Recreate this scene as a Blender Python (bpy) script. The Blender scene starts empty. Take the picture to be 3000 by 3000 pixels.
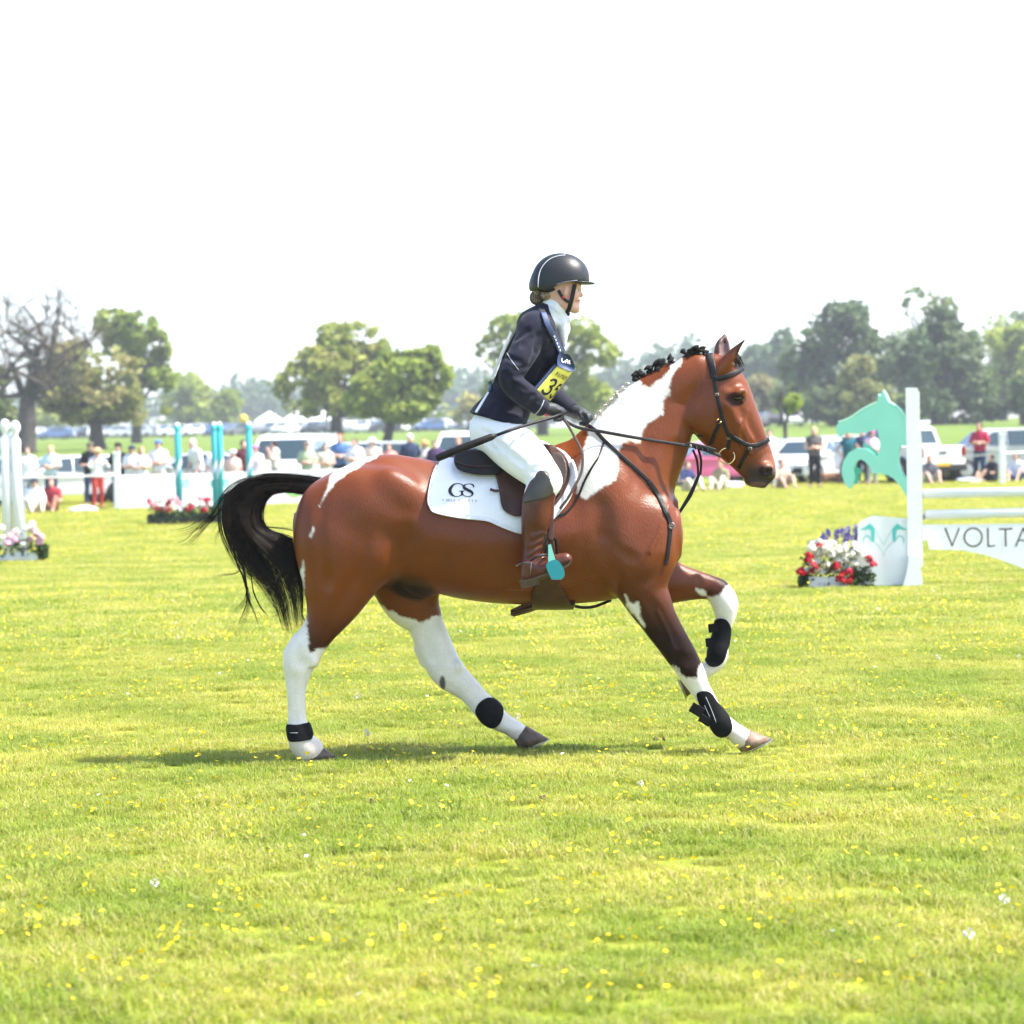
import bpy, math, random
import numpy as np
from mathutils import Matrix, Vector
R = math.radians
scene = bpy.context.scene

# ------------------------------------------------------------------ camera, sky, sun, exposure
CAM_D, CAM_H, FPX = 15.0, 1.63, 8460.0        # metres to the horse, eye height, focal length in photo pixels (3000 wide)
CAM_ROLL, CAM_PITCH = R(-1.2), math.atan(210 / FPX)
cam_data = bpy.data.cameras.new("camera")
cam = bpy.data.objects.new("camera", cam_data)
scene.collection.objects.link(cam)
cam_data.sensor_width = 36.0
cam_data.lens = 36.0 * FPX / 3000.0
cam_data.clip_start, cam_data.clip_end = 0.5, 6000.0
CAM_M = Matrix.Translation((0, -CAM_D, CAM_H)) @ Matrix.Rotation(math.pi / 2 - CAM_PITCH, 4, 'X') @ Matrix.Rotation(CAM_ROLL, 4, 'Z')
cam.matrix_world = CAM_M
cam_data.dof.use_dof = True
cam_data.dof.focus_distance = 14.8
cam_data.dof.aperture_fstop = 4.0
scene.camera = cam

SUN_EL, SUN_AZ = R(58), R(-6)                 # azimuth measured from +X (picture right) towards the far side; minus = camera side
sun_vec = Vector((math.cos(SUN_EL) * math.cos(SUN_AZ), math.cos(SUN_EL) * math.sin(SUN_AZ), math.sin(SUN_EL)))
world = bpy.data.worlds.new("World")
scene.world = world
world.use_nodes = True
wn = world.node_tree.nodes
sky = wn.new("ShaderNodeTexSky")
sky.sky_type = 'NISHITA'
sky.sun_disc = False
sky.sun_elevation = SUN_EL
sky.sun_rotation = math.atan2(sun_vec.x, sun_vec.y)
sky.air_density, sky.dust_density, sky.ozone_density = .75, 1.3, 0.0
wn["Background"].inputs[1].default_value = 0.15
world.node_tree.links.new(sky.outputs[0], wn["Background"].inputs[0])
sun_data = bpy.data.lights.new("sun", 'SUN')
sun_data.energy, sun_data.angle, sun_data.color = 3.9, R(1.2), (1.0, 0.96, 0.89)
sun = bpy.data.objects.new("sun", sun_data)
scene.collection.objects.link(sun)
sun.rotation_euler = sun_vec.to_track_quat('Z', 'Y').to_euler()
sun.location = (30, -20, 60)
vs = scene.view_settings
vs.view_transform, vs.look, vs.exposure, vs.gamma = 'Standard', 'None', 1.75, 1.0
vs.use_curve_mapping = False
scene.render.engine = 'CYCLES'
cy = scene.cycles
cy.use_denoising = True
cy.max_bounces, cy.diffuse_bounces, cy.glossy_bounces, cy.transmission_bounces, cy.transparent_max_bounces = 5, 3, 2, 2, 4
cy.volume_bounces = 0
cy.use_adaptive_sampling, cy.adaptive_threshold = True, 0.025
cy.caustics_reflective = cy.caustics_refractive = False
cy.sample_clamp_indirect = 6.0
scene.render.film_transparent = False

# ------------------------------------------------------------------ pixel -> world
CM3 = np.array(CAM_M.to_3x3()); CO = np.array(CAM_M.translation)
def ray(px, py):
    return CM3 @ np.array([(px - 1500) / FPX, (1500 - py) / FPX, -1.0])
def W(px, py, Y=0.0):                 # where the sight line of a photo pixel meets the upright plane at depth Y
    d = ray(px, py); t = (Y - CO[1]) / d[1]
    return CO + d * t
def G(px, py, z=0.0):                 # ... meets the level ground
    d = ray(px, py); t = (z - CO[2]) / d[2]
    return CO + d * t
def proj(p):
    q = CM3.T @ (np.asarray(p, float) - CO)
    return 1500 + FPX * q[0] / -q[2], 1500 - FPX * q[1] / -q[2]
def hor(px):                          # photo row of the level horizon at a column
    return 1290 + (1500 - px) * math.tan(-CAM_ROLL)

# ------------------------------------------------------------------ materials
def srgb(h):
    h = h.lstrip('#'); v = [int(h[i:i + 2], 16) / 255 for i in (0, 2, 4)]
    return tuple(c / 12.92 if c <= 0.04045 else ((c + 0.055) / 1.055) ** 2.4 for c in v)
MATS = {}
def mat(name, col, rough=0.6, spec=0.4, metal=0.0, var=0.0, vscale=8.0, bump=0.0, bscale=60.0, coat=0.0, attr=None, sheen=0.0, transl=0.0, ior=None, trans=0.0, detail=4.0, var2=None, stretch=None):
    """Principled material: colour (or a painted colour attribute) broken up by noise, with fine relief."""
    if name in MATS: return MATS[name]
    m = bpy.data.materials.new(name); m.use_nodes = True
    nt = m.node_tree; N = nt.nodes; L = nt.links
    b = N["Principled BSDF"]
    b.inputs["Roughness"].default_value = rough
    b.inputs["Specular IOR Level"].default_value = spec
    b.inputs["Metallic"].default_value = metal
    if coat: b.inputs["Coat Weight"].default_value = coat; b.inputs["Coat Roughness"].default_value = 0.05
    if sheen: b.inputs["Sheen Weight"].default_value = sheen; b.inputs["Sheen Roughness"].default_value = 0.4; b.inputs["Sheen Tint"].default_value = (1, .82, .66, 1) if attr else (1, 1, 1, 1)
    if trans: b.inputs["Transmission Weight"].default_value = trans
    if ior: b.inputs["IOR"].default_value = ior
    tc = N.new("ShaderNodeTexCoord")
    src = None
    if attr:
        a = N.new("ShaderNodeAttribute"); a.attribute_name = attr; src = a.outputs["Color"]
    if var > 0:
        no = N.new("ShaderNodeTexNoise"); no.inputs["Scale"].default_value = vscale; no.inputs["Detail"].default_value = detail
        L.new(tc.outputs["Object"], no.inputs["Vector"])
        mr = N.new("ShaderNodeMapRange"); mr.inputs[1].default_value = 0.28; mr.inputs[2].default_value = 0.72
        L.new(no.outputs["Fac"], mr.inputs[0])
        if var2 is not None:
            mx = N.new("ShaderNodeMix"); mx.data_type = 'RGBA'
            L.new(mr.outputs[0], mx.inputs["Factor"])
            mx.inputs["A"].default_value = (*col, 1); mx.inputs["B"].default_value = (*var2, 1)
            src = mx.outputs["Result"]
        else:
            mr.inputs[3].default_value = 1 - var; mr.inputs[4].default_value = 1 + var
            mu = N.new("ShaderNodeVectorMath"); mu.operation = 'SCALE'
            if src is not None: L.new(src, mu.inputs[0])
            else: mu.inputs[0].default_value = col
            L.new(mr.outputs[0], mu.inputs["Scale"]); src = mu.outputs[0]
    if src is not None: L.new(src, b.inputs["Base Color"])
    else: b.inputs["Base Color"].default_value = (*col, 1)
    if bump > 0:
        n2 = N.new("ShaderNodeTexNoise"); n2.inputs["Scale"].default_value = bscale; n2.inputs["Detail"].default_value = 5
        if stretch:
            mp = N.new("ShaderNodeMapping"); mp.inputs["Scale"].default_value = stretch; L.new(tc.outputs["Object"], mp.inputs[0]); L.new(mp.outputs[0], n2.inputs["Vector"])
        else: L.new(tc.outputs["Object"], n2.inputs["Vector"])
        bp = N.new("ShaderNodeBump"); bp.inputs["Strength"].default_value = bump; bp.inputs["Distance"].default_value = 0.02
        L.new(n2.outputs["Fac"], bp.inputs["Height"]); L.new(bp.outputs[0], b.inputs["Normal"])
    if transl > 0:
        out = N["Material Output"]
        t = N.new("ShaderNodeBsdfTranslucent"); mixs = N.new("ShaderNodeMixShader"); mixs.inputs[0].default_value = transl
        if src is not None: L.new(src, t.inputs[0])
        else: t.inputs[0].default_value = (*col, 1)
        L.new(b.outputs[0], mixs.inputs[1]); L.new(t.outputs[0], mixs.inputs[2]); L.new(mixs.outputs[0], out.inputs[0])
    MATS[name] = m
    return m

# ------------------------------------------------------------------ objects
COL = scene.collection
def tag(o, label=None, cat=None, group=None, kind=None):
    if label: o["label"] = label
    if cat: o["category"] = cat
    if group: o["group"] = group
    if kind: o["kind"] = kind
    return o
def empty(name, loc=(0, 0, 0), rz=0.0, label=None, cat=None, group=None):
    o = bpy.data.objects.new(name, None); COL.objects.link(o)
    o.empty_display_size = 0.1
    o.location = loc; o.rotation_euler = (0, 0, rz)
    return tag(o, label, cat, group)
def mesh(name, V, F, m=None, parent=None, origin=None, smooth=True, cols=None, label=None, cat=None, group=None, kind=None):
    """One mesh object. World vertices; they are stored relative to the parent Empty (or to origin)."""
    V = np.asarray(V, np.float32).reshape(-1, 3)
    if parent is not None and origin is None:
        pl = parent
        off = np.array(pl.location, np.float32)
        while pl.parent is not None:
            pl = pl.parent; off = off + np.array(pl.location, np.float32)
        V = V - off
    elif origin is not None:
        V = V - np.asarray(origin, np.float32)
    me = bpy.data.meshes.new(name)
    if isinstance(F, np.ndarray):
        k = F.shape[1]; nf = len(F)
        me.vertices.add(len(V)); me.vertices.foreach_set("co", V.ravel())
        me.loops.add(nf * k); me.loops.foreach_set("vertex_index", np.ascontiguousarray(F, np.int32).ravel())
        me.polygons.add(nf); me.polygons.foreach_set("loop_start", np.arange(0, nf * k, k, dtype=np.int32))
        me.update(calc_edges=True)
    else:
        me.from_pydata(V.tolist(), [], F)
    if cols is not None:
        a = me.color_attributes.new("Col", 'FLOAT_COLOR', 'POINT')
        c = np.ones((len(V), 4), np.float32); c[:, :3] = cols
        a.data.foreach_set("color", c.ravel())
    me.polygons.foreach_set("use_smooth", np.full(len(me.polygons), smooth, dtype=bool))
    me.update()
    if m is not None: me.materials.append(m)
    o = bpy.data.objects.new(name, me); COL.objects.link(o)
    if parent is not None: o.parent = parent
    if origin is not None and parent is None: o.location = origin
    return tag(o, label, cat, group, kind)
def copy_tree(o, parent=None):
    c = o.copy(); COL.objects.link(c); c.parent = parent
    for ch in list(o.children): copy_tree(ch, c)
    return c

class MB:
    """Collects simple shapes that make up ONE part."""
    def __init__(s): s.V = []; s.F = []
    def add(s, V, F):
        n = len(s.V); s.V += [tuple(v) for v in V]; s.F += [tuple(i + n for i in f) for f in F]; return s
    def box(s, c, d, M=None, bev=0.0):
        x, y, z = d[0] / 2, d[1] / 2, d[2] / 2
        if bev <= 0:
            V = [(i * x, j * y, k * z) for i in (-1, 1) for j in (-1, 1) for k in (-1, 1)]
            F = [(0, 1, 3, 2), (4, 6, 7, 5), (0, 4, 5, 1), (2, 3, 7, 6), (0, 2, 6, 4), (1, 5, 7, 3)]
        else:
            b = bev; V = []; idx = {}
            for i in (-1, 1):
                for j in (-1, 1):
                    for k in (-1, 1):
                        for a in range(3):
                            p = [i * (x - b), j * (y - b), k * (z - b)]; p[a] = (i * x, j * y, k * z)[a]
                            idx[i, j, k, a] = len(V); V.append(tuple(p))
            F = []
            for a in range(3):
                u, v = [q for q in range(3) if q != a]
                for sg in (-1, 1):
                    q = []
                    for su, sv in ((-1, -1), (1, -1), (1, 1), (-1, 1)):
                        t = [0, 0, 0]; t[a] = sg; t[u] = su; t[v] = sv; q.append(idx[(*t, a)])
                    F.append(tuple(q if (sg > 0) != (a == 1) else q[::-1]))
            for a in range(3):
                u, v = [q for q in range(3) if q != a]
                for su in (-1, 1):
                    for sv in (-1, 1):
                        t0 = [0, 0, 0]; t0[u] = su; t0[v] = sv; t1 = list(t0); t0[a] = -1; t1[a] = 1
                        F.append((idx[(*t0, u)], idx[(*t0, v)], idx[(*t1, v)], idx[(*t1, u)]))
            for i in (-1, 1):
                for j in (-1, 1):
                    for k in (-1, 1): F.append(tuple(idx[i, j, k, a] for a in range(3)))
        out = []
        for p in V:
            p = Vector(p)
            if M is not None: p = M @ p
            out.append((p[0] + c[0], p[1] + c[1], p[2] + c[2]))
        return s.add(out, F)
    def tube(s, P, r, n=8, cap=True, sy=None):
        """Tube through points P; r is one radius or one for each point."""
        P = [Vector(p) for p in P]; m = len(P)
        rr = [r] * m if not hasattr(r, '__len__') else r
        V = []; up = None
        for i, p in enumerate(P):
            t = (P[min(i + 1, m - 1)] - P[max(i - 1, 0)])
            if t.length < 1e-9: t = Vector((0, 0, 1))
            t.normalize()
            if up is None: up = t.orthogonal().normalized()
            else:
                up = up - t * up.dot(t)
                up = up.normalized() if up.length > 1e-6 else t.orthogonal().normalized()
            w = t.cross(up)
            for k in range(n):
                a = 2 * math.pi * k / n
                V.append(p + (up * math.cos(a) + w * math.sin(a)) * rr[i])
        F = [(i * n + k, i * n + (k + 1) % n, (i + 1) * n + (k + 1) % n, (i + 1) * n + k) for i in range(m - 1) for k in range(n)]
        if cap: F += [tuple(range(n - 1, -1, -1)), tuple(range((m - 1) * n, m * n))]
        return s.add(V, F)
    def strap(s, P, w, th, nrm):
        """Flat band through points P, width w lying across nrm (one normal or one for each point), thickness th."""
        P = [Vector(p) for p in P]; m = len(P); V = []
        for i, p in enumerate(P):
            t = (P[min(i + 1, m - 1)] - P[max(i - 1, 0)]).normalized()
            n = Vector(nrm[i] if hasattr(nrm[0], '__len__') else nrm)
            n = (n - t * n.dot(t)).normalized(); b = t.cross(n)
            ww = w[i] if hasattr(w, '__len__') else w
            for a, c in ((-.5, -.5), (-.5, .35), (-.38, .5), (.38, .5), (.5, .35), (.5, -.5)): V.append(p + b * ww * a + n * th * c)
        k = 6
        F = [(i * k + j, i * k + (j + 1) % k, (i + 1) * k + (j + 1) % k, (i + 1) * k + j) for i in range(m - 1) for j in range(k)]
        F += [tuple(range(k - 1, -1, -1)), tuple(range((m - 1) * k, m * k))]
        return s.add(V, F)
    def ball(s, c, r, n=10, m=6, M=None):
        rx, ry, rz = (r, r, r) if not hasattr(r, '__len__') else r
        V = [(0, 0, rz)]
        for i in range(1, m):
            a = math.pi * i / m
            V += [(rx * math.sin(a) * math.cos(2 * math.pi * k / n), ry * math.sin(a) * math.sin(2 * math.pi * k / n), rz * math.cos(a)) for k in range(n)]
        V.append((0, 0, -rz)); F = []
        for k in range(n):
            F.append((0, 1 + k, 1 + (k + 1) % n)); e = 1 + (m - 2) * n
            F.append((len(V) - 1, e + (k + 1) % n, e + k))
        for i in range(m - 2):
            for k in range(n): F.append((1 + i * n + k, 1 + (i + 1) * n + k, 1 + (i + 1) * n + (k + 1) % n, 1 + i * n + (k + 1) % n))
        out = []
        for p in V:
            p = Vector(p)
            if M is not None: p = M @ p
            out.append((p[0] + c[0], p[1] + c[1], p[2] + c[2]))
        return s.add(out, F)
    def lathe(s, prof, c=(0, 0, 0), n=20, M=None):
        V = []
        for r, z in prof:
            for k in range(n):
                p = Vector((r * math.cos(2 * math.pi * k / n), r * math.sin(2 * math.pi * k / n), z))
                if M is not None: p = M @ p
                V.append((p[0] + c[0], p[1] + c[1], p[2] + c[2]))
        m = len(prof)
        F = [(i * n + k, i * n + (k + 1) % n, (i + 1) * n + (k + 1) % n, (i + 1) * n + k) for i in range(m - 1) for k in range(n)]
        F += [tuple(range(n - 1, -1, -1)), tuple(range((m - 1) * n, m * n))]
        return s.add(V, F)
    def prism(s, poly, fn0, fn1):
        """Closed outline poly (2-D) mapped to two faces by fn0 / fn1 (2-D -> world)."""
        from mathutils.geometry import tessellate_polygon
        n = len(poly); V = [fn0(*p) for p in poly] + [fn1(*p) for p in poly]
        tri = tessellate_polygon([[Vector((p[0], p[1], 0)) for p in poly]])
        F = [tuple(t) for t in tri] + [tuple(i + n for i in reversed(t)) for t in tri]
        F += [(i, (i + 1) % n, (i + 1) % n + n, i + n) for i in range(n)]
        return s.add(V, F)
    def build(s, name, m, parent=None, smooth=True, origin=None, local=False, **k):
        if local: return mesh(name, s.V, s.F, m, None, None, smooth, **k) if parent is None else _local(name, s, m, parent, smooth, **k)
        return mesh(name, s.V, s.F, m, parent, origin, smooth, **k)
def _local(name, s, m, parent, smooth, **k):
    o = mesh(name, s.V, s.F, m, None, None, smooth, **k); o.parent = parent
    return o

def crom(P, n=8, closed=False):
    """Catmull-Rom resampling of points (any dimension)."""
    P = np.asarray(P, float); m = len(P); out = []
    rng = m if closed else m - 1
    for i in range(rng):
        p0, p1, p2, p3 = (P[(i - 1) % m], P[i], P[(i + 1) % m], P[(i + 2) % m]) if closed else (P[max(i - 1, 0)], P[i], P[i + 1], P[min(i + 2, m - 1)])
        for k in range(n):
            t = k / n
            out.append(0.5 * (2 * p1 + (p2 - p0) * t + (2 * p0 - 5 * p1 + 4 * p2 - p3) * t * t + (3 * p1 - p0 - 3 * p2 + p3) * t ** 3))
    if not closed: out.append(P[-1])
    return np.array(out)

# ------------------------------------------------------------------ distance fields -> smooth continuous bodies
class Field:
    def __init__(s, lo, hi, h, margin=0.07):
        s.lo = np.array(lo, float); s.h = h; s.mg = margin
        s.n = np.ceil((np.array(hi) - s.lo) / h).astype(int) + 1
        s.f = np.full(s.n, 1.0, np.float32)
    def _box(s, lo, hi):
        a = np.clip(np.floor((np.asarray(lo) - s.lo) / s.h).astype(int), 0, s.n)
        b = np.clip(np.ceil((np.asarray(hi) - s.lo) / s.h).astype(int) + 1, 0, s.n)
        if np.any(b <= a): return None
        ax = [(s.lo[i] + s.h * np.arange(a[i], b[i])).astype(np.float32) for i in range(3)]
        return (slice(a[0], b[0]), slice(a[1], b[1]), slice(a[2], b[2])), ax[0][:, None, None], ax[1][None, :, None], ax[2][None, None, :]
    def put(s, fn, lo, hi, k=0.02, mode='add'):
        g = s.mg + k
        r = s._box(np.asarray(lo) - g, np.asarray(hi) + g)
        if r is None: return s
        sl, x, y, z = r
        d = fn(x, y, z).astype(np.float32) if mode != 'carve' else -fn(x, y, z).astype(np.float32)
        a = s.f[sl]
        if mode == 'carve':
            if k > 0:
                q = np.maximum(k - np.abs(a - d), 0) / k; s.f[sl] = np.maximum(a, d) + q * q * k * 0.25
            else: s.f[sl] = np.maximum(a, d)
        elif k > 0:
            d = np.broadcast_to(d, a.shape)
            q = np.maximum(k - np.abs(a - d), 0) / k; s.f[sl] = np.minimum(a, d) - q * q * k * 0.25
        else: s.f[sl] = np.minimum(a, d)
        return s
    def cap(s, a, b, ra, rb, sy=1.0, k=0.02, mode='add'):
        a = np.asarray(a, float); b = np.asarray(b, float); ab = b - a; L = max(ab @ ab, 1e-9)
        def fn(x, y, z):
            px, py, pz = x - a[0], y - a[1], z - a[2]
            t = np.clip((px * ab[0] + py * ab[1] + pz * ab[2]) / L, 0, 1)
            return (np.sqrt((px - t * ab[0]) ** 2 + ((py - t * ab[1]) / sy) ** 2 + (pz - t * ab[2]) ** 2) - (ra + (rb - ra) * t)) * min(1, sy * 0.5 + 0.5)
        r = max(ra, rb); e = np.array([r, r * max(sy, .3), r])
        return s.put(fn, np.minimum(a, b) - e, np.maximum(a, b) + e, k, mode)
    def ell(s, c, r, M=None, k=0.03, mode='add'):
        c = np.asarray(c, float); r = np.asarray(r, float) * np.ones(3)
        A = np.eye(3) if M is None else np.array(M)
        def fn(x, y, z):
            p = [x - c[0], y - c[1], z - c[2]]
            q = [(A[0, i] * p[0] + A[1, i] * p[1] + A[2, i] * p[2]) for i in range(3)]
            k0 = np.sqrt(sum((q[i] / r[i]) ** 2 for i in range(3))); k1 = np.sqrt(sum((q[i] / r[i] ** 2) ** 2 for i in range(3)))
            return k0 * (k0 - 1) / np.maximum(k1, 1e-6)
        ext = np.sqrt(((np.abs(A) * r) ** 2).sum(1))
        return s.put(fn, c - ext, c + ext, k, mode)
    def chain(s, P, rad, sy=1.0, k=0.0, n=6, mode='add', kk=0.0):
        """Smooth limb through points P with radii; kk>0 blends the whole limb into what is there already."""
        Q = crom(np.c_[np.asarray(P, float), np.asarray(rad, float), np.ones(len(P)) * np.asarray(sy)], n)
        t = s
        if kk > 0:
            t = Field.__new__(Field); t.lo, t.h, t.mg, t.n = s.lo, s.h, s.mg + kk, s.n
            t.f = np.full(s.n, 1.0, np.float32)
        for i in range(len(Q) - 1):
            t.cap(Q[i, :3], Q[i + 1, :3], max(Q[i, 3], .002), max(Q[i + 1, 3], .002), (Q[i, 4] + Q[i + 1, 4]) / 2, 0.0)
        if kk > 0: s.merge(t, kk, mode)
        return s
    def merge(s, t, k=0.02, mode='add'):
        a, d = s.f, (t.f if mode == 'add' else -t.f)
        q = np.maximum(k - np.abs(a - d), 0) / k
        s.f = (np.minimum(a, d) - q * q * k * .25) if mode == 'add' else (np.maximum(a, d) + q * q * k * .25)
        return s
    def at(s, P):
        P = np.asarray(P, float).reshape(-1, 3); u = (P - s.lo) / s.h
        i = np.clip(np.floor(u).astype(int), 0, s.n - 2); w = np.clip(u - i, 0, 1); v = 0
        for a in (0, 1):
            for b in (0, 1):
                for c in (0, 1):
                    v = v + s.f[i[:, 0] + a, i[:, 1] + b, i[:, 2] + c] * (w[:, 0] if a else 1 - w[:, 0]) * (w[:, 1] if b else 1 - w[:, 1]) * (w[:, 2] if c else 1 - w[:, 2])
        return v
    def sy(s, x, z, off=0.0, side=-1):
        """Depth at which the body's near (side -1) or far (+1) surface, puffed out by off, lies at (x, z)."""
        x = np.atleast_1d(np.asarray(x, float)); z = np.atleast_1d(np.asarray(z, float))
        ys = s.lo[1] + s.h * np.arange(s.n[1])
        if side > 0: ys = ys[::-1]
        P = np.stack([np.repeat(x, len(ys)), np.tile(ys, len(x)), np.repeat(z, len(ys))], 1)
        f = (s.at(P) - off).reshape(len(x), len(ys)); out = np.zeros(len(x))
        for i in range(len(x)):
            w = np.nonzero(f[i] < 0)[0]
            if len(w) == 0 or w[0] == 0: out[i] = ys[int(np.argmin(f[i]))]
            else:
                j = w[0]; a, b = f[i, j - 1], f[i, j]; out[i] = ys[j - 1] + (ys[j] - ys[j - 1]) * a / (a - b)
        return out
    def normal(s, P):
        P = np.asarray(P, float).reshape(-1, 3); e = s.h; g = np.zeros_like(P)
        for a in range(3):
            d = np.zeros(3); d[a] = e; g[:, a] = s.at(P + d) - s.at(P - d)
        return g / np.maximum(np.linalg.norm(g, axis=1, keepdims=True), 1e-9)
    def window(s, lo, hi, h):
        """A finer resampling of this field in a box."""
        t = Field(lo, hi, h)
        X, Y, Z = np.meshgrid(*[t.lo[i] + h * np.arange(t.n[i]) for i in range(3)], indexing='ij')
        t.f = s.at(np.stack([X.ravel(), Y.ravel(), Z.ravel()], 1)).reshape(t.n).astype(np.float32)
        return t
    def axes(s):
        ax = [(s.lo[i] + s.h * np.arange(s.n[i])).astype(np.float32) for i in range(3)]
        return ax[0][:, None, None], ax[1][None, :, None], ax[2][None, None, :]
    def surface(s):
        return surface_nets(s.f, s.lo, s.h)
def surface_nets(f, lo, h):
    f = np.pad(f, 1, constant_values=1.0); lo = np.asarray(lo) - h
    s = f < 0
    n = np.array(f.shape)
    C = [(a, b, c) for a in (0, 1) for b in (0, 1) for c in (0, 1)]
    def cs(a): return tuple(slice(a[i], n[i] - 1 + a[i]) for i in range(3))
    cnt = np.zeros(n - 1, np.int8)
    for a in C: cnt += s[cs(a)]
    act = (cnt > 0) & (cnt < 8)
    idx = np.argwhere(act)
    vid = np.full(n - 1, -1, np.int32); vid[act] = np.arange(len(idx))
    val = {a: f[idx[:, 0] + a[0], idx[:, 1] + a[1], idx[:, 2] + a[2]] for a in C}
    acc = np.zeros((len(idx), 3)); num = np.zeros(len(idx))
    for a in C:
        for ax in range(3):
            if a[ax] == 0:
                b = list(a); b[ax] = 1; b = tuple(b)
                va, vb = val[a], val[b]; m = (va < 0) != (vb < 0)
                t = va[m] / (va[m] - vb[m])
                p = np.tile(np.array(a, float), (m.sum(), 1)); p[:, ax] = t
                acc[m] += p; num[m] += 1
    V = lo + h * (idx + acc / np.maximum(num, 1)[:, None])
    F = []
    for ax in range(3):
        u, v = (ax + 1) % 3, (ax + 2) % 3
        sl0 = [slice(1, n[i] - 1) for i in range(3)]; sl1 = list(sl0); sl0[ax] = slice(0, n[ax] - 1); sl1[ax] = slice(1, n[ax])
        A, B = s[tuple(sl0)], s[tuple(sl1)]
        for flip, m in ((False, A & ~B), (True, ~A & B)):
            e = np.argwhere(m)
            if len(e) == 0: continue
            base = e.copy(); base[:, u] += 1; base[:, v] += 1
            q = []
            for du, dv in ((-1, -1), (0, -1), (0, 0), (-1, 0)):
                c = base.copy(); c[:, u] += du; c[:, v] += dv
                q.append(vid[c[:, 0], c[:, 1], c[:, 2]])
            q = np.stack(q, 1)
            F.append(q[:, ::-1] if flip else q)
    F = np.concatenate(F) if F else np.zeros((0, 4), int)
    F = F[(F >= 0).all(1)]
    return V, F
def smooth_mesh(V, F, it=1, lam=0.5):
    V = V.copy(); E = np.concatenate([F[:, [i, (i + 1) % 4]] for i in range(4)])
    for _ in range(it):
        acc = np.zeros_like(V); num = np.zeros(len(V))
        for i, j in ((0, 1), (1, 0)):
            np.add.at(acc, E[:, i], V[E[:, j]]); np.add.at(num, E[:, i], 1)
        V += lam * (acc / np.maximum(num, 1)[:, None] - V)
    return V
def poly_sdf(poly, x, z):
    """Signed distance to a closed outline in the x-z plane (negative inside)."""
    poly = np.asarray(poly, float); x, z = np.broadcast_arrays(np.asarray(x, float), np.asarray(z, float))
    d = np.full(x.shape, 1e9); inside = np.zeros(x.shape, bool); n = len(poly)
    for i in range(n):
        a, b = poly[i], poly[(i + 1) % n]; e = b - a
        wx, wz = x - a[0], z - a[1]
        t = np.clip((wx * e[0] + wz * e[1]) / max(e @ e, 1e-12), 0, 1)
        d = np.minimum(d, (wx - e[0] * t) ** 2 + (wz - e[1] * t) ** 2)
        c = ((a[1] > z) != (b[1] > z)) & (x < (b[0] - a[0]) * (z - a[1]) / (b[1] - a[1] if abs(b[1] - a[1]) > 1e-12 else 1e-12) + a[0])
        inside ^= c
    d = np.sqrt(d)
    return np.where(inside, -d, d)
def vnoise(P, scale, seed=0):
    """Cheap smooth value noise in -1..1 on points."""
    P = np.asarray(P, float) * scale + seed * 17.31
    i = np.floor(P).astype(np.int64); w = P - i; w = w * w * (3 - 2 * w); v = 0
    for a in (0, 1):
        for b in (0, 1):
            for c in (0, 1):
                hsh = ((i[:, 0] + a) * 73856093) ^ ((i[:, 1] + b) * 19349663) ^ ((i[:, 2] + c) * 83492791) ^ (seed * 2654435)
                hsh = (hsh ^ (hsh >> 13)) * 1274126177 & 0x7fffffff
                hsh = (hsh ^ (hsh >> 16)) & 0xffff
                v = v + (hsh / 32767.5 - 1) * (w[:, 0] if a else 1 - w[:, 0]) * (w[:, 1] if b else 1 - w[:, 1]) * (w[:, 2] if c else 1 - w[:, 2])
    return v
def xz(pts, Y):
    return np.array([W(a, b, Y)[[0, 2]] for a, b in pts])
# ================================================================== THE GROUND
GZ = np.array([(-50, 0), (80, 0), (105, .2), (185, 1.6), (285, 2.6), (470, 3.6), (800, 4.8), (1500, 6), (4000, 7)])
_gz = crom(GZ, 6)
def ground_z(y):
    """Level show field, then the park rising gently behind the parked cars."""
    return np.interp(y, _gz[:, 0], _gz[:, 1])
def GD(px, d, z=None):
    """Point on the ground in the direction of a photo column, d metres from the camera."""
    r = ray(px, 1290); t = d / r[1]; p = CO + r * t
    return np.array([p[0], p[1], ground_z(p[1]) if z is None else z])
rng = np.random.default_rng(11)
def ground_mat(name, cs):
    m = bpy.data.materials.new(name); m.use_nodes = True; nt = m.node_tree; N = nt.nodes; L = nt.links
    b = N["Principled BSDF"]; b.inputs["Roughness"].default_value = .9; b.inputs["Specular IOR Level"].default_value = .1
    g = N.new("ShaderNodeNewGeometry")
    def noise(scale, detail):
        n = N.new("ShaderNodeTexNoise"); n.inputs["Scale"].default_value = scale; n.inputs["Detail"].default_value = detail
        L.new(g.outputs["Position"], n.inputs["Vector"]); return n
    n1, n2 = noise(.35, 6), noise(9, 6)
    r = N.new("ShaderNodeValToRGB"); e = r.color_ramp.elements
    e[0].position, e[0].color = .32, (*cs[0], 1); e[1].position, e[1].color = .70, (*cs[2], 1)
    x = e.new(.5); x.color = (*cs[1], 1)
    mx = N.new("ShaderNodeMath"); mx.operation = 'ADD'; m2 = N.new("ShaderNodeMath"); m2.operation = 'MULTIPLY'; m2.inputs[1].default_value = .5
    L.new(n1.outputs["Fac"], mx.inputs[0]); L.new(n2.outputs["Fac"], mx.inputs[1]); L.new(mx.outputs[0], m2.inputs[0]); L.new(m2.outputs[0], r.inputs[0])
    L.new(r.outputs[0], b.inputs["Base Color"])
    bp = N.new("ShaderNodeBump"); bp.inputs["Strength"].default_value = .6; bp.inputs["Distance"].default_value = .05; n3 = noise(25, 5)
    L.new(n3.outputs["Fac"], bp.inputs["Height"]); L.new(bp.outputs[0], b.inputs["Normal"])
    return m
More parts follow.
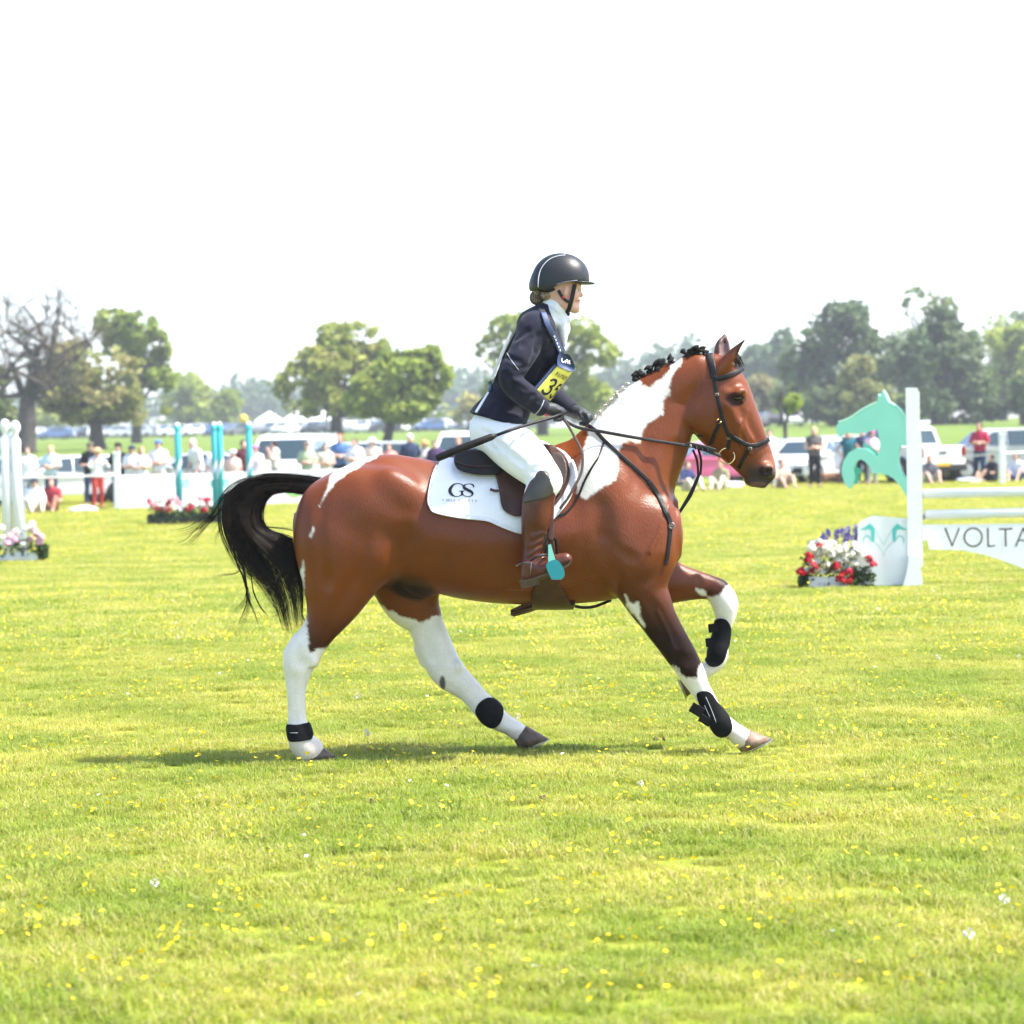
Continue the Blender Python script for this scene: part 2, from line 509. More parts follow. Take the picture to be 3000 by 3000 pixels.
def sheet_ground(name, ys, m):
    xs = np.linspace(-1, 1, 41); xs = np.sign(xs) * np.abs(xs) ** 1.5 * 1300
    X, Y = np.meshgrid(xs, ys); gv = np.stack([X.ravel(), Y.ravel(), ground_z(Y).ravel()], 1); nx = len(xs)
    gf = np.array([(j * nx + i, j * nx + i + 1, (j + 1) * nx + i + 1, (j + 1) * nx + i) for j in range(len(ys) - 1) for i in range(nx - 1)])
    return mesh(name, gv, gf, m, kind="structure")
sheet_ground("field_ground", np.r_[np.linspace(-14, 76, 40), np.linspace(78, 92, 8)], ground_mat("meadow", ((.13, .165, .018), (.19, .215, .024), (.26, .25, .045))))
sheet_ground("park_ground", np.r_[92, np.linspace(95, 700, 66), np.linspace(760, 1500, 10)], ground_mat("park_grass", ((.085, .135, .022), (.115, .170, .026), (.160, .205, .036))))

# ------------------------------------------------------------------ grass and buttercups, scattered as real blades
def plant_mat(name, transl, hue_noise=True):
    m = bpy.data.materials.new(name); m.use_nodes = True; nt = m.node_tree; N = nt.nodes; L = nt.links
    b = N["Principled BSDF"]; b.inputs["Roughness"].default_value = .55; b.inputs["Specular IOR Level"].default_value = .25
    a = N.new("ShaderNodeAttribute"); a.attribute_name = "Col"; src = a.outputs["Color"]
    if hue_noise:
        g = N.new("ShaderNodeNewGeometry"); n = N.new("ShaderNodeTexNoise"); n.inputs["Scale"].default_value = .9; n.inputs["Detail"].default_value = 5
        L.new(g.outputs["Position"], n.inputs["Vector"])
        mr = N.new("ShaderNodeMapRange"); mr.inputs[1].default_value = .38; mr.inputs[2].default_value = .66
        L.new(n.outputs["Fac"], mr.inputs[0])
        mx = N.new("ShaderNodeMix"); mx.data_type = 'RGBA'; mx.blend_type = 'MULTIPLY'; mx.inputs["Factor"].default_value = 1
        rp = N.new("ShaderNodeValToRGB"); e = rp.color_ramp.elements; e[0].color = (.72, .84, .66, 1); e[1].color = (1.24, 1.12, 1.3, 1)
        L.new(mr.outputs[0], rp.inputs[0]); L.new(src, mx.inputs["A"]); L.new(rp.outputs[0], mx.inputs["B"]); src = mx.outputs["Result"]
    L.new(src, b.inputs["Base Color"])
    t = N.new("ShaderNodeBsdfTranslucent"); L.new(src, t.inputs[0]); ms = N.new("ShaderNodeMixShader"); ms.inputs[0].default_value = transl
    L.new(b.outputs[0], ms.inputs[1]); L.new(t.outputs[0], ms.inputs[2]); L.new(ms.outputs[0], N["Material Output"].inputs[0])
    return m
M_grass = plant_mat("grass_blades", .45)
GREENS = np.array([(.332, .388, .042), (.388, .415, .050), (.270, .340, .034), (.460, .435, .105), (.580, .500, .230), (.140, .205, .028)])
GP = [.24, .24, .14, .17, .15, .06]
def clump(radius, n, hmin, hmax, width, seed):
    r_ = np.random.default_rng(seed); V, F, C = [], [], []
    for i in range(n):
        a = r_.uniform(0, 6.283); q = radius * math.sqrt(r_.uniform(0, 1)); x, y = q * math.cos(a), q * math.sin(a)
        h = r_.uniform(hmin, hmax); d = r_.uniform(0, 6.283); lean = h * r_.uniform(.3, 1.6)
        dx, dy = math.cos(d), math.sin(d); wx, wy = -dy * width / 2 * r_.uniform(.7, 1.4), dx * width / 2 * r_.uniform(.7, 1.4)
        b = len(V); c = GREENS[r_.choice(6, p=GP)] * r_.uniform(.85, 1.15)
        for t, ww in ((0, 1), (.5, .85)):
            px_, py_, pz_ = x + dx * lean * t * t, y + dy * lean * t * t, h * t * (1 - .18 * t * lean / h)
            V += [(px_ - wx * ww, py_ - wy * ww, pz_), (px_ + wx * ww, py_ + wy * ww, pz_)]
        V.append((x + dx * lean, y + dy * lean, h * (1 - .3 * lean / h / 1.1)))
        F += [(b, b + 1, b + 3, b + 2), (b + 2, b + 3, b + 4)]; C += [c] * 5
    return V, F, C
def make_proto(name, V, F, C, m):
    me = bpy.data.meshes.new(name); me.from_pydata([tuple(v) for v in V], [], F)
    a = me.color_attributes.new("Col", 'FLOAT_COLOR', 'POINT'); c = np.ones((len(V), 4), np.float32); c[:, :3] = C; a.data.foreach_set("color", c.ravel())
    me.materials.append(m); return bpy.data.objects.new(name, me)
def scatter(name, pts, scl, protos, pick, kindlabel, cat):
    """A point mesh whose points carry plants (geometry nodes); what nobody could count."""
    col = bpy.data.collections.new(name + "_kinds")
    for p in protos: col.objects.link(p)
    me = bpy.data.meshes.new(name); n = len(pts)
    me.vertices.add(n); me.vertices.foreach_set("co", np.asarray(pts, np.float32).ravel())
    for an, vals, ty in (("scl", scl, 'FLOAT'), ("rot", rng.uniform(0, 6.283, n), 'FLOAT'), ("pick", pick, 'INT')):
        a = me.attributes.new(an, ty, 'POINT'); a.data.foreach_set("value", np.asarray(vals, np.float32 if ty == 'FLOAT' else np.int32))
    o = bpy.data.objects.new(name, me); COL.objects.link(o); tag(o, kindlabel, cat, kind="stuff")
    ng = bpy.data.node_groups.new(name, 'GeometryNodeTree')
    ng.interface.new_socket("Geometry", in_out='INPUT', socket_type='NodeSocketGeometry'); ng.interface.new_socket("Geometry", in_out='OUTPUT', socket_type='NodeSocketGeometry')
    N, L = ng.nodes, ng.links; gi, go = N.new("NodeGroupInput"), N.new("NodeGroupOutput")
    ip = N.new("GeometryNodeInstanceOnPoints"); ci = N.new("GeometryNodeCollectionInfo"); ci.inputs["Collection"].default_value = col
    ci.inputs["Separate Children"].default_value = True; ci.inputs["Reset Children"].default_value = True
    ip.inputs["Pick Instance"].default_value = True
    def attr(nm, ty):
        a = N.new("GeometryNodeInputNamedAttribute"); a.data_type = ty; a.inputs["Name"].default_value = nm; return a.outputs["Attribute"]
    cx = N.new("ShaderNodeCombineXYZ"); L.new(attr("rot", 'FLOAT'), cx.inputs[2])
    L.new(gi.outputs[0], ip.inputs["Points"]); L.new(ci.outputs[0], ip.inputs["Instance"]); L.new(attr("pick", 'INT'), ip.inputs["Instance Index"])
    L.new(cx.outputs[0], ip.inputs["Rotation"]); L.new(attr("scl", 'FLOAT'), ip.inputs["Scale"]); L.new(ip.outputs[0], go.inputs[0])
    md = o.modifiers.new("plants", 'NODES'); md.node_group = ng
    return o
def spread(d0, d1, dens, side=1.6):
    """Even random points on the level field between two camera distances, as wide as the view and a bit more."""
    w1 = .235 * d1 + side; n = int(dens * 2 * w1 * (d1 - d0)); d = rng.uniform(d0, d1, n); x = rng.uniform(-w1, w1, n)
    k = np.abs(x) < .235 * d + side
    d, x = d[k], x[k]
    return np.stack([x, d - CAM_D, ground_z(d - CAM_D)], 1)
protos = []
for i in range(5): protos.append(make_proto("near_clump_%d" % i, *clump(.085, 75, .018, .055, .0034, 50 + i), M_grass))
for i in range(3): protos.append(make_proto("wide_clump_%d" % i, *clump(.20, 130, .025, .06, .0075, 60 + i), M_grass))
protos.append(make_proto("zz_tall_tuft", *clump(.05, 26, .05, .11, .0032, 70), M_grass))
A = spread(6.6, 24, 170); B = spread(24, 55, 42, 2.5); Cc = spread(55, 98, 12, 4); D = spread(6.6, 40, 9)
keepD = vnoise(D, .8, 9) > .15; D = D[keepD]
P = np.concatenate([A, B, Cc, D]); 
ht_min = .6
pick = np.concatenate([rng.integers(0, 5, len(A)), rng.integers(5, 8, len(B)), rng.integers(5, 8, len(Cc)), np.full(len(D), 8)])
ht = .72 + .45 * (vnoise(P, .7, 4) * .5 + .5) + .30 * vnoise(P, 2.5, 6) + .22 * vnoise(P, 7, 7)
ht = np.maximum(ht, ht_min); scl = ht * np.concatenate([np.ones(len(A)), np.full(len(B), 1.0), np.full(len(Cc), 1.5), rng.uniform(.7, 1.1, len(D))])
scatter("grass", P, scl, protos, pick, "short yellowish green meadow grass all over the show field", "grass")
M_petal = mat("buttercup_petals", (.80, .62, .012), rough=.4, spec=.4, transl=.25)
def flower_proto(name, r, h, n, seed, col, petals=5, ball=False, spread=.07):
    r_ = np.random.default_rng(seed); V, F, C = [], [], []
    for k in range(n):
        x, y = (0, 0) if n == 1 else r_.normal(0, spread, 2); hh = h * r_.uniform(.7, 1.25); tx, ty = r_.normal(0, .3, 2)
        b = len(V); V += [(x - .001, y, 0), (x + .001, y, 0), (x, y, hh)]; F.append((b, b + 1, b + 2)); C += [(.12, .18, .02)] * 3
        if ball:
            for i in range(28):
                d = r_.normal(0, 1, 3); d /= np.linalg.norm(d); u = np.cross(d, [.3, .5, .8]) * r * .35; b = len(V); c = np.array([x, y, hh])
                V += [tuple(c + d * r * .3), tuple(c + d * r + u), tuple(c + d * r - u)]; F.append((b, b + 1, b + 2)); C += [col] * 3
        else:
            b = len(V); V.append((x, y, hh)); C.append(tuple(np.array(col) * .8))
            for i in range(petals * 2):
                a = math.pi * i / petals; rr = r * (1 if i % 2 == 0 else .72)
                V.append((x + rr * math.cos(a), y + rr * math.sin(a), hh + r * .35 + rr * (tx * math.cos(a) + ty * math.sin(a)))); C.append(tuple(np.array(col) * r_.uniform(.85, 1.1)))
            F += [(b, b + 1 + i, b + 1 + (i + 1) % (petals * 2)) for i in range(petals * 2)]
    return make_proto(name, V, F, C, M_flower)
M_flower = plant_mat("flower_petals", .2, False)
fl = [flower_proto("a_buttercup", .0105, .05, 1, 1, (.80, .60, .01)), flower_proto("b_buttercups", .0105, .055, 4, 2, (.82, .63, .012), spread=.14), flower_proto("c_far_buttercups", .012, .065, 5, 3, (.78, .62, .02), spread=.5),
      flower_proto("d_clock", .020, .075, 1, 4, (.62, .60, .55), ball=True), flower_proto("e_daisy", .010, .04, 1, 5, (.75, .75, .72), 8)]
A = spread(6.8, 22, 17); B = spread(22, 55, 5.5, 2.5); Cc = spread(55, 96, 4.0, 4); D = spread(7, 26, .10); E = spread(7, 30, .35)
thr = .05
A = A[vnoise(A, .9, 14) + .5 * vnoise(A, .3, 15) + .035 * (A[:, 1]) > thr - .30]; B = B[vnoise(B, .5, 16) + .4 * vnoise(B, .15, 19) > -.25]; Cc = Cc[vnoise(Cc, .25, 17) > -.4]
P = np.concatenate([A, B, Cc, D, E]); pick = np.concatenate([(rng.random(len(A)) < .22).astype(int), np.where(rng.random(len(B)) < .55, 1, 2), np.full(len(Cc), 2), np.full(len(D), 3), np.full(len(E), 4)])
scatter("buttercups", P, rng.uniform(.75, 1.25, len(P)), fl, pick, "yellow buttercups and a few white clocks dotted through the grass", "flowers")
# scuffed clods of earth
M_earth = mat("dry_earth", (.10, .065, .035), rough=1, var=.4, vscale=40, bump=.6, bscale=60)
for a, b, lab in ((1232, 2190, "clod of dry earth in the horse's shadow below its belly"), (1600, 2340, "clod of dry earth in the open grass below the horse's belly"), (1634, 2188, "clod of dry earth just ahead of the forward hind hoof"), (1330, 2258, "clod of dry earth just below the horse's shadow"), (600, 2330, "clod of dry earth in the grass at the lower left"),
               (1100, 2352, "clod of dry earth in the grass below the standing hind leg"), (1930, 2168, "clod of dry earth behind the reaching fore hoof"), (2610, 2030, "clod of dry earth in the grass at the right below the jump"), (860, 2260, "clod of dry earth touching the standing hind hoof")):
    c = G(a, b); m_ = MB()
    for k in range(4): m_.ball(c + np.array([*rng.normal(0, .014, 2), .006]), rng.uniform(.006, .016, 3), 7, 5)
    m_.build("earth_clod", M_earth, None, origin=c, label=lab, cat="clod", group="earth clods in the grass")
# ------------------------------------------------------------------ pen strokes for lettering
def stroke(pts, w, n=6):
    """Pen stroke of changing width -> closed outline."""
    Q = crom(np.c_[np.asarray(pts, float), np.asarray(w, float) * np.ones(len(pts))], n)
    t = np.gradient(Q[:, :2], axis=0); t /= np.maximum(np.linalg.norm(t, axis=1, keepdims=True), 1e-9)
    nn = np.c_[-t[:, 1], t[:, 0]] * Q[:, 2:3] / 2
    return np.r_[Q[:, :2] + nn, (Q[:, :2] - nn)[::-1]]
def stroke_strip(mb, pts, w, fn, n=6):
    S = stroke(pts, w, n); m = len(S) // 2
    V = [fn(*p) for p in S]; F = [(i, i + 1, 2 * m - 2 - i, 2 * m - 1 - i) for i in range(m - 1)]
    mb.add(V, F)

def on(F, pts, off, Y=-.15, side=-1, n=6):
    """Photo outline points laid onto the near (or far) surface of a body."""
    B = crom(pts, n) if n > 1 else np.asarray(pts, float)
    y = np.full(len(B), Y * 1.0)
    for _ in range(3):
        P = np.array([W(b[0], b[1], yy) for b, yy in zip(B, y)])
        y = F.sy(P[:, 0], P[:, 2], off, side)
    return np.array([W(b[0], b[1], yy) for b, yy in zip(B, y)])
def crease(F, a, b, ya, yb, r, dep):
    """A pulled fold in cloth: a soft groove sunk into the near surface."""
    P = on(F, [a, ((a[0] + b[0]) / 2, (a[1] + b[1]) / 2), b], r - dep, (ya + yb) / 2, -1, 3)
    for p, q in zip(P[:-1], P[1:]): F.cap(p, q, r, r, k=.012, mode='carve')
# ================================================================== THE HORSE
def pairs(L, Y):
    """Limb cross-sections given as two outline pixels each -> centres and radii at depth Y."""
    P, r = [], []
    for i, (a, b, c, d) in enumerate(L):
        y = Y[i] if hasattr(Y, '__len__') else Y
        p, q = W(a, b, y), W(c, d, y)
        P.append((p + q) / 2); r.append(np.linalg.norm(p - q) / 2)
    return P, r
def roty(a):
    c, s = math.cos(a), math.sin(a)
    return np.array([[c, 0, s], [0, 1, 0], [-s, 0, c]])
PXM = FPX / CAM_D
HF = Field((-1.27, -0.44, 0.0), (1.43, 0.44, 2.26), 0.0075)
# trunk: x, top, bottom, half width, how much it narrows towards the top
TR = np.array([(872, 1500, 1590, .06, .1), (890, 1462, 1640, .13, .1), (920, 1424, 1690, .20, .12), (960, 1394, 1725, .245, .15), (1010, 1368, 1735, .27, .18), (1071, 1341, 1730, .285, .2),
               (1146, 1331, 1712, .285, .22), (1212, 1339, 1722, .285, .25), (1274, 1350, 1738, .297, .25), (1339, 1356, 1753, .307, .25),
               (1432, 1352, 1766, .31, .28), (1525, 1338, 1771, .30, .35), (1600, 1314, 1771, .285, .45), (1680, 1287, 1768, .265, .62),
               (1740, 1276, 1763, .25, .62), (1800, 1300, 1754, .24, .5), (1860, 1340, 1735, .225, .35), (1920, 1395, 1700, .205, .2),
               (1955, 1440, 1668, .18, .1), (1972, 1470, 1645, .155, .1)])
_tx = np.array([W(a, 1500)[0] for a in TR[:, 0]])
_tt = np.array([W(a, b)[2] for a, b in TR[:, :2]]); _tb = np.array([W(a, b)[2] for a, b in TR[:, [0, 2]]])
_fine = crom(np.c_[_tx, _tt, _tb, TR[:, 3], TR[:, 4]], 8)
def trunk(x, y, z):
    xs = x[:, 0, 0]
    t, b, w, k = (np.interp(xs, _fine[:, 0], _fine[:, i])[:, None, None] for i in (1, 2, 3, 4))
    end = np.maximum(_fine[0, 0] - xs, xs - _fine[-1, 0]).clip(0)[:, None, None]
    c, h = (t + b) / 2, (t - b) / 2
    v = (z - c) / h
    ww = w * (1 - k * np.clip(v + .15, 0, 1.2) ** 1.6) * (1 - .10 * np.clip(-v, 0, 1) ** 2)
    f = (np.abs(v) ** 2.25 + np.abs(y / ww) ** 2.25) ** (1 / 2.25)
    return np.maximum((f - 1) * np.minimum(h, ww) * 0.9, end - .02)
HF.put(trunk, (_tx[0] - .05, -.36, W(1500, 1775)[2]), (_tx[-1] + .1, .36, W(1500, 1120)[2]), 0.0)
# neck
P, r = pairs([(1690, 1318, 1948, 1500), (1740, 1258, 1978, 1415), (1778, 1200, 2000, 1352), (1813, 1155, 2014, 1290), (1870, 1118, 2022, 1226), (1940, 1079, 2055, 1165), (2000, 1055, 2088, 1128)], 0)
HF.chain(P, r, [.60, .50, .44, .43, .48, .60, .70], k=.03, kk=.06)
# head
P, r = pairs([(2130, 1050, 2052, 1150), (2178, 1100, 2030, 1205), (2203, 1160, 2030, 1262), (2220, 1205, 2062, 1290), (2236, 1250, 2100, 1325), (2249, 1290, 2132, 1352), (2260, 1322, 2156, 1376), (2268, 1352, 2176, 1392), (2266, 1376, 2196, 1400)], 0)
HF.chain(P, r, [.62, .60, .55, .55, .56, .55, .55, .60, .72], k=.015, kk=.018)
for s in (-1, 1):
    a, b = W(2024, 1268), W(2006, 1180); HF.cap((a[0], s * .105, a[2]), (b[0], s * .118, b[2]), .022, .016, k=.04, mode='carve')   # behind the jaw
    c = W(2064, 1215); HF.ell((c[0], s * .062, c[2]), (.095, .030, .098), k=.04)             # cheek
    a, b = W(2128, 1188), W(2196, 1292); HF.cap((a[0], s * .088, a[2]), (b[0], s * .060, b[2]), .020, .014, k=.035)   # facial crest
    a = W(2152, 1150); HF.ell((a[0], s * .082, a[2]), (.055, .030, .024), roty(-.15), k=.03)      # brow
    a = W(2170, 1215); b = W(2205, 1290); HF.cap((a[0] + .02, s * .110, a[2]), (b[0] + .02, s * .085, b[2]), .02, .02, k=.05, mode='carve')
    a = W(2138, 1128); HF.ell((a[0], s * .118, a[2]), (.028, .024, .03), k=.03, mode='carve')    # hollow above the eye
    a = W(2157, 1168); HF.ell((a[0], s * .112, a[2]), (.030, .022, .017), roty(.25), k=.02, mode='carve')     # socket
    a, b, c = W(2138, 1168), W(2156, 1158), W(2175, 1164); HF.cap((a[0], s * .094, a[2]), (b[0], s * .104, b[2]), .007, .008, k=.012); HF.cap((b[0], s * .104, b[2]), (c[0], s * .088, c[2]), .008, .006, k=.012)   # upper lid
    a, b = W(2142, 1176), W(2172, 1176); HF.cap((a[0], s * .092, a[2]), (b[0], s * .086, b[2]), .005, .005, k=.012)
    a = W(2242, 1376); HF.ell((a[0], s * .060, a[2]), (.035, .026, .036), roty(.4), k=.03)       # nostril wing
    a = W(2247, 1381); HF.ell((a[0], s * .078, a[2]), (.024, .020, .017), roty(-.7), k=.008, mode='carve')
a = W(2252, 1388); HF.ell((a[0], 0, a[2]), (.034, .050, .030), roty(.5), k=.02)      # upper lip
a = W(2208, 1412); HF.ell((a[0], 0, a[2]), (.046, .040, .026), roty(.1), k=.02)      # chin
a = W(2232, 1420); HF.ell((a[0], 0, a[2]), (.026, .038, .017), roty(.25), k=.015)    # lower lip
for s in (-1, 1):
    a, b, c = W(2160, 1376), W(2205, 1398), W(2256, 1408); HF.cap((a[0], s * .064, a[2]), (b[0], s * .062, b[2]), .006, .007, k=.012, mode='carve'); HF.cap((b[0], s * .062, b[2]), (c[0], s * .036, c[2]), .007, .008, k=.010, mode='carve')
    a = W(2256, 1366); HF.cap((a[0], s * .052, a[2]), (a[0] - .030, s * .062, a[2] + .006), .006, .005, k=.015)   # nostril rim
# ears
def ear(pts, carve):
    HF.chain([W(a, b, y) for a, b, y, _ in pts], [q / PXM for *_, q in pts], [.9] * len(pts), k=.006, kk=.018)
    HF.chain([W(a, b, y) for a, b, y, _ in carve], [q / PXM for *_, q in carve], [.8] * len(carve), k=.004, kk=.006, mode='carve')
ear([(2114, 1085, -.055, 25), (2134, 1055, -.065, 20), (2155, 1028, -.072, 13), (2173, 1006, -.075, 6), (2186, 991, -.076, 2)],
    [(2146, 1056, -.070, 9), (2162, 1030, -.078, 7), (2178, 1007, -.079, 3)])
ear([(2118, 1075, .055, 26), (2116, 1045, .062, 27), (2117, 1015, .066, 22), (2121, 995, .068, 12), (2125, 978, .068, 3)],
    [(2124, 1045, .030, 13), (2123, 1018, .042, 13), (2124, 998, .054, 7)])
# shoulder, upper arm, chest
for s in (-1, 1):
    c = W(1795, 1500); HF.ell((c[0], s * .165, c[2]), (.13, .075, .32), roty(-.42), k=.10)
    c = W(1850, 1630); HF.ell((c[0], s * .165, c[2]), (.21, .085, .14), roty(.25), k=.09)
    c = W(1915, 1560); HF.ell((c[0], s * .12, c[2]), (.12, .10, .16), k=.08)
c = W(1950, 1555); HF.ell((c[0], 0, c[2]), (.070, .150, .155), k=.05)
c = W(1962, 1575); HF.ell((c[0], .075, c[2]), (.068, .085, .115), k=.04)
c = W(1935, 1610); HF.ell((c[0], -.10, c[2]), (.07, .085, .11), k=.05)
# near fore
P, r = pairs([(1790, 1655, 1950, 1630), (1812, 1738, 1952, 1705), (1838, 1778, 1966, 1752), (1866, 1812, 1978, 1792), (1888, 1842, 1992, 1824), (1917, 1880, 2012, 1862), (1945, 1918, 2034, 1902), (1969, 1950, 2050, 1934),
              (1992, 1985, 2066, 1968), (2016, 2018, 2076, 2000), (2040, 2052, 2092, 2033), (2066, 2098, 2114, 2072), (2086, 2138, 2140, 2102), (2126, 2160, 2168, 2124), (2152, 2184, 2198, 2142)], -.15)
HF.chain(P, r, [.7, .74, .78, .78, .78, .8, .88, .92, .86, .8, .8, .85, .95, .95, 1.0], k=.01, kk=.06)
# far fore, folded
P, r = pairs([(1925, 1632, 1900, 1775), (1985, 1650, 1962, 1765), (2030, 1667, 2022, 1758), (2080, 1684, 2070, 1756), (2126, 1703, 2084, 1768), (2156, 1745, 2090, 1788), (2156, 1788, 2096, 1808),
              (2142, 1840, 2098, 1836), (2134, 1885, 2088, 1878), (2134, 1915, 2078, 1912), (2122, 1950, 2080, 1928), (2098, 1972, 2066, 1938), (2066, 1990, 2040, 1960)], .15)
HF.chain(P, r, [.7, .72, .75, .8, .9, .95, .9, .85, .85, .95, 1, 1, 1], k=.01, kk=.06)
# near hind
P, r = pairs([(905, 1520, 1130, 1500), (880, 1585, 1135, 1575), (880, 1645, 1125, 1650), (888, 1700, 1095, 1712), (897, 1750, 1062, 1760), (899, 1795, 1026, 1803), (890, 1832, 992, 1844), (868, 1866, 964, 1880), (842, 1902, 946, 1905),
              (829, 1934, 926, 1940), (832, 1970, 911, 1970), (838, 2010, 898, 2012), (842, 2060, 896, 2060), (843, 2108, 898, 2106), (843, 2150, 910, 2144), (848, 2186, 925, 2172), (866, 2206, 948, 2190)],
             [-.12, -.15, -.165, -.17, -.17, -.17, -.165, -.16, -.16, -.16, -.16, -.16, -.16, -.16, -.16, -.16, -.16])
HF.chain(P, r, [.62, .60, .58, .60, .62, .65, .7, .72, .72, .78, .8, .85, .85, .85, .95, .95, 1], k=.015, kk=.09)
a, b = W(870, 1868, -.16), W(838, 1914, -.16); HF.cap(a, b, .020, .016, k=.012)      # point of hock
a, b = W(908, 1838, -.17), W(872, 1894, -.165); HF.cap(a + [0, -.105, 0], b + [0, -.088, 0], .026, .020, k=.045, mode='carve')   # hollow before the tendon
a, b = W(905, 1838, .0), W(868, 1892, .0); HF.cap(a, b, .030, .022, k=.045, mode='carve')
a = W(925, 1938, -.16); HF.ell(a + [-.014, -.03, 0], (.024, .036, .034), k=.025)
a = W(903, 1962, -.16); HF.cap(a + [.02, -.03, 0], a + [.024, -.03, -.12], .012, .012, k=.03, mode='carve')
# far hind, reaching forward
P, r = pairs([(1075, 1640, 1262, 1600), (1082, 1700, 1278, 1665), (1120, 1768, 1282, 1740), (1181, 1816, 1294, 1800), (1205, 1860, 1308, 1846), (1222, 1904, 1326, 1888), (1242, 1946, 1346, 1934), (1268, 1980, 1366, 1968),
              (1304, 2006, 1386, 1990), (1338, 2032, 1408, 2010), (1370, 2068, 1434, 2040), (1398, 2098, 1464, 2066), (1436, 2128, 1486, 2090), (1476, 2148, 1512, 2108), (1502, 2166, 1536, 2124)], .15)
HF.chain(P, r, [.62, .62, .66, .7, .74, .76, .8, .8, .8, .8, .85, .95, .95, 1, 1], k=.015, kk=.07)
a, b = W(1222, 1900, .15), W(1240, 1944, .15); HF.cap(a, b, .020, .016, k=.012)
a, b = W(1262, 1880, .15), W(1282, 1926, .15); HF.cap(a + [-.02, -.102, 0], b + [-.02, -.092, 0], .024, .02, k=.045, mode='carve')
a, b = W(1318, 2008, .15), W(1378, 2070, .15); HF.cap(a + [-.004, -.068, 0], b + [-.004, -.06, 0], .008, .008, k=.028, mode='carve')
a = W(1345, 1952, .15); HF.ell(a + [-.01, -.04, 0], (.03, .035, .036), k=.02)
# rump, stifle, flank, belly, tendons
for s in (-1, 1):
    c = W(960, 1560); HF.ell((c[0], s * .16, c[2]), (.15, .11, .24), roty(-.1), k=.09)
    c = W(1085, 1470); HF.ell((c[0], s * .19, c[2]), (.22, .10, .16), roty(.3), k=.08)
    c = W(1180, 1425); HF.ell((c[0], s * .222, c[2]), (.10, .045, .05), roty(.7), k=.10)          # point of hip
c = W(1105, 1625); HF.ell((c[0], -.205, c[2]), (.10, .07, .11), k=.08)                              # stifle
a, b = W(1188, 1650), W(1196, 1570); HF.cap((a[0], -.335, a[2]), (b[0], -.345, b[2]), .05, .04, k=.09, mode='carve')
a, b = W(1768, 1640), W(1752, 1480); HF.cap((a[0], -.315, a[2]), (b[0], -.30, b[2]), .035, .03, k=.08, mode='carve')
a, b = W(1985, 1310), W(1935, 1440); HF.cap((a[0], -.128, a[2]), (b[0], -.178, b[2]), .02, .02, k=.07, mode='carve')  # jugular groove
a, b = W(1840, 1760, -.15), W(1925, 1890, -.15); HF.cap(a + [.015, -.092, 0], b + [.01, -.066, 0], .012, .010, k=.03, mode='carve')
a, b = W(955, 1690, -.17), W(935, 1830, -.17); HF.cap(a + [0, -.155, 0], b + [0, -.10, 0], .02, .015, k=.05, mode='carve')
a, b = W(862, 1985, -.16), W(864, 2110, -.16); HF.cap(a + [0, -.060, 0], b + [0, -.054, 0], .008, .008, k=.026, mode='carve')
a, b = W(2030, 2012, -.15), W(2090, 2090, -.15); HF.cap(a + [-.006, -.058, 0], b + [-.006, -.05, 0], .006, .006, k=.02, mode='carve')
a = W(1225, 1722); HF.ell((a[0], 0, a[2]), (.085, .055, .045), roty(.35), k=.04)
a, b = W(1978, 1480), W(1972, 1650); HF.cap((a[0], -.075, a[2]), (b[0], -.07, b[2]), .016, .020, k=.03, mode='carve')    # between the point of the shoulder and the chest
a, b = W(1992, 1500), W(1990, 1640); HF.cap((a[0], .0, a[2]), (b[0], .0, b[2]), .012, .016, k=.03, mode='carve')
for s_, pts in ((.012, [(938, 1470), (925, 1560), (942, 1660), (950, 1720)]), (.012, [(1075, 1590), (1050, 1680), (1010, 1760)]), (.010, [(1765, 1690), (1790, 1722), (1800, 1750)]), (.010, [(1782, 1676), (1806, 1710), (1815, 1742)]),
                (.012, [(1955, 1640), (1925, 1690), (1880, 1715)]), (.012, [(1760, 1560), (1800, 1610), (1860, 1640)]), (.012, [(1905, 1300), (1880, 1380), (1860, 1440)]), (.010, [(1160, 1640), (1185, 1610), (1200, 1570)]),
                (.010, [(1905, 1760), (1950, 1840), (1985, 1900)]), (.008, [(1985, 1935), (2020, 1940), (2045, 1925)]), (.008, [(860, 1920), (885, 1950), (905, 1955)])):
    P_ = on(HF, pts, .053, -.2, -1, 4)                       # lines between the muscles, skin folds
    for p_, q_ in zip(P_[:-1], P_[1:]): HF.cap(p_, q_, .028 + s_ * .3, .028 + s_ * .3, k=.045, mode='carve')
for pts in ([(1740, 1690), (1660, 1712), (1570, 1722), (1480, 1722)], [(2170, 1232), (2160, 1262), (2172, 1300), (2200, 1330)], [(2190, 1200), (2180, 1240), (2205, 1290)], [(1925, 1790), (1955, 1850), (1975, 1905)], [(1960, 1480), (1930, 1560), (1900, 1620)]):
    P_ = on(HF, pts, -.001, -.2, -1, 5)                       # veins
    for p_, q_ in zip(P_[:-1], P_[1:]): HF.cap(p_, q_, .0045, .0045, k=.014)
HV, HQ = HF.surface()
HV = smooth_mesh(HV, HQ, 2, .5)

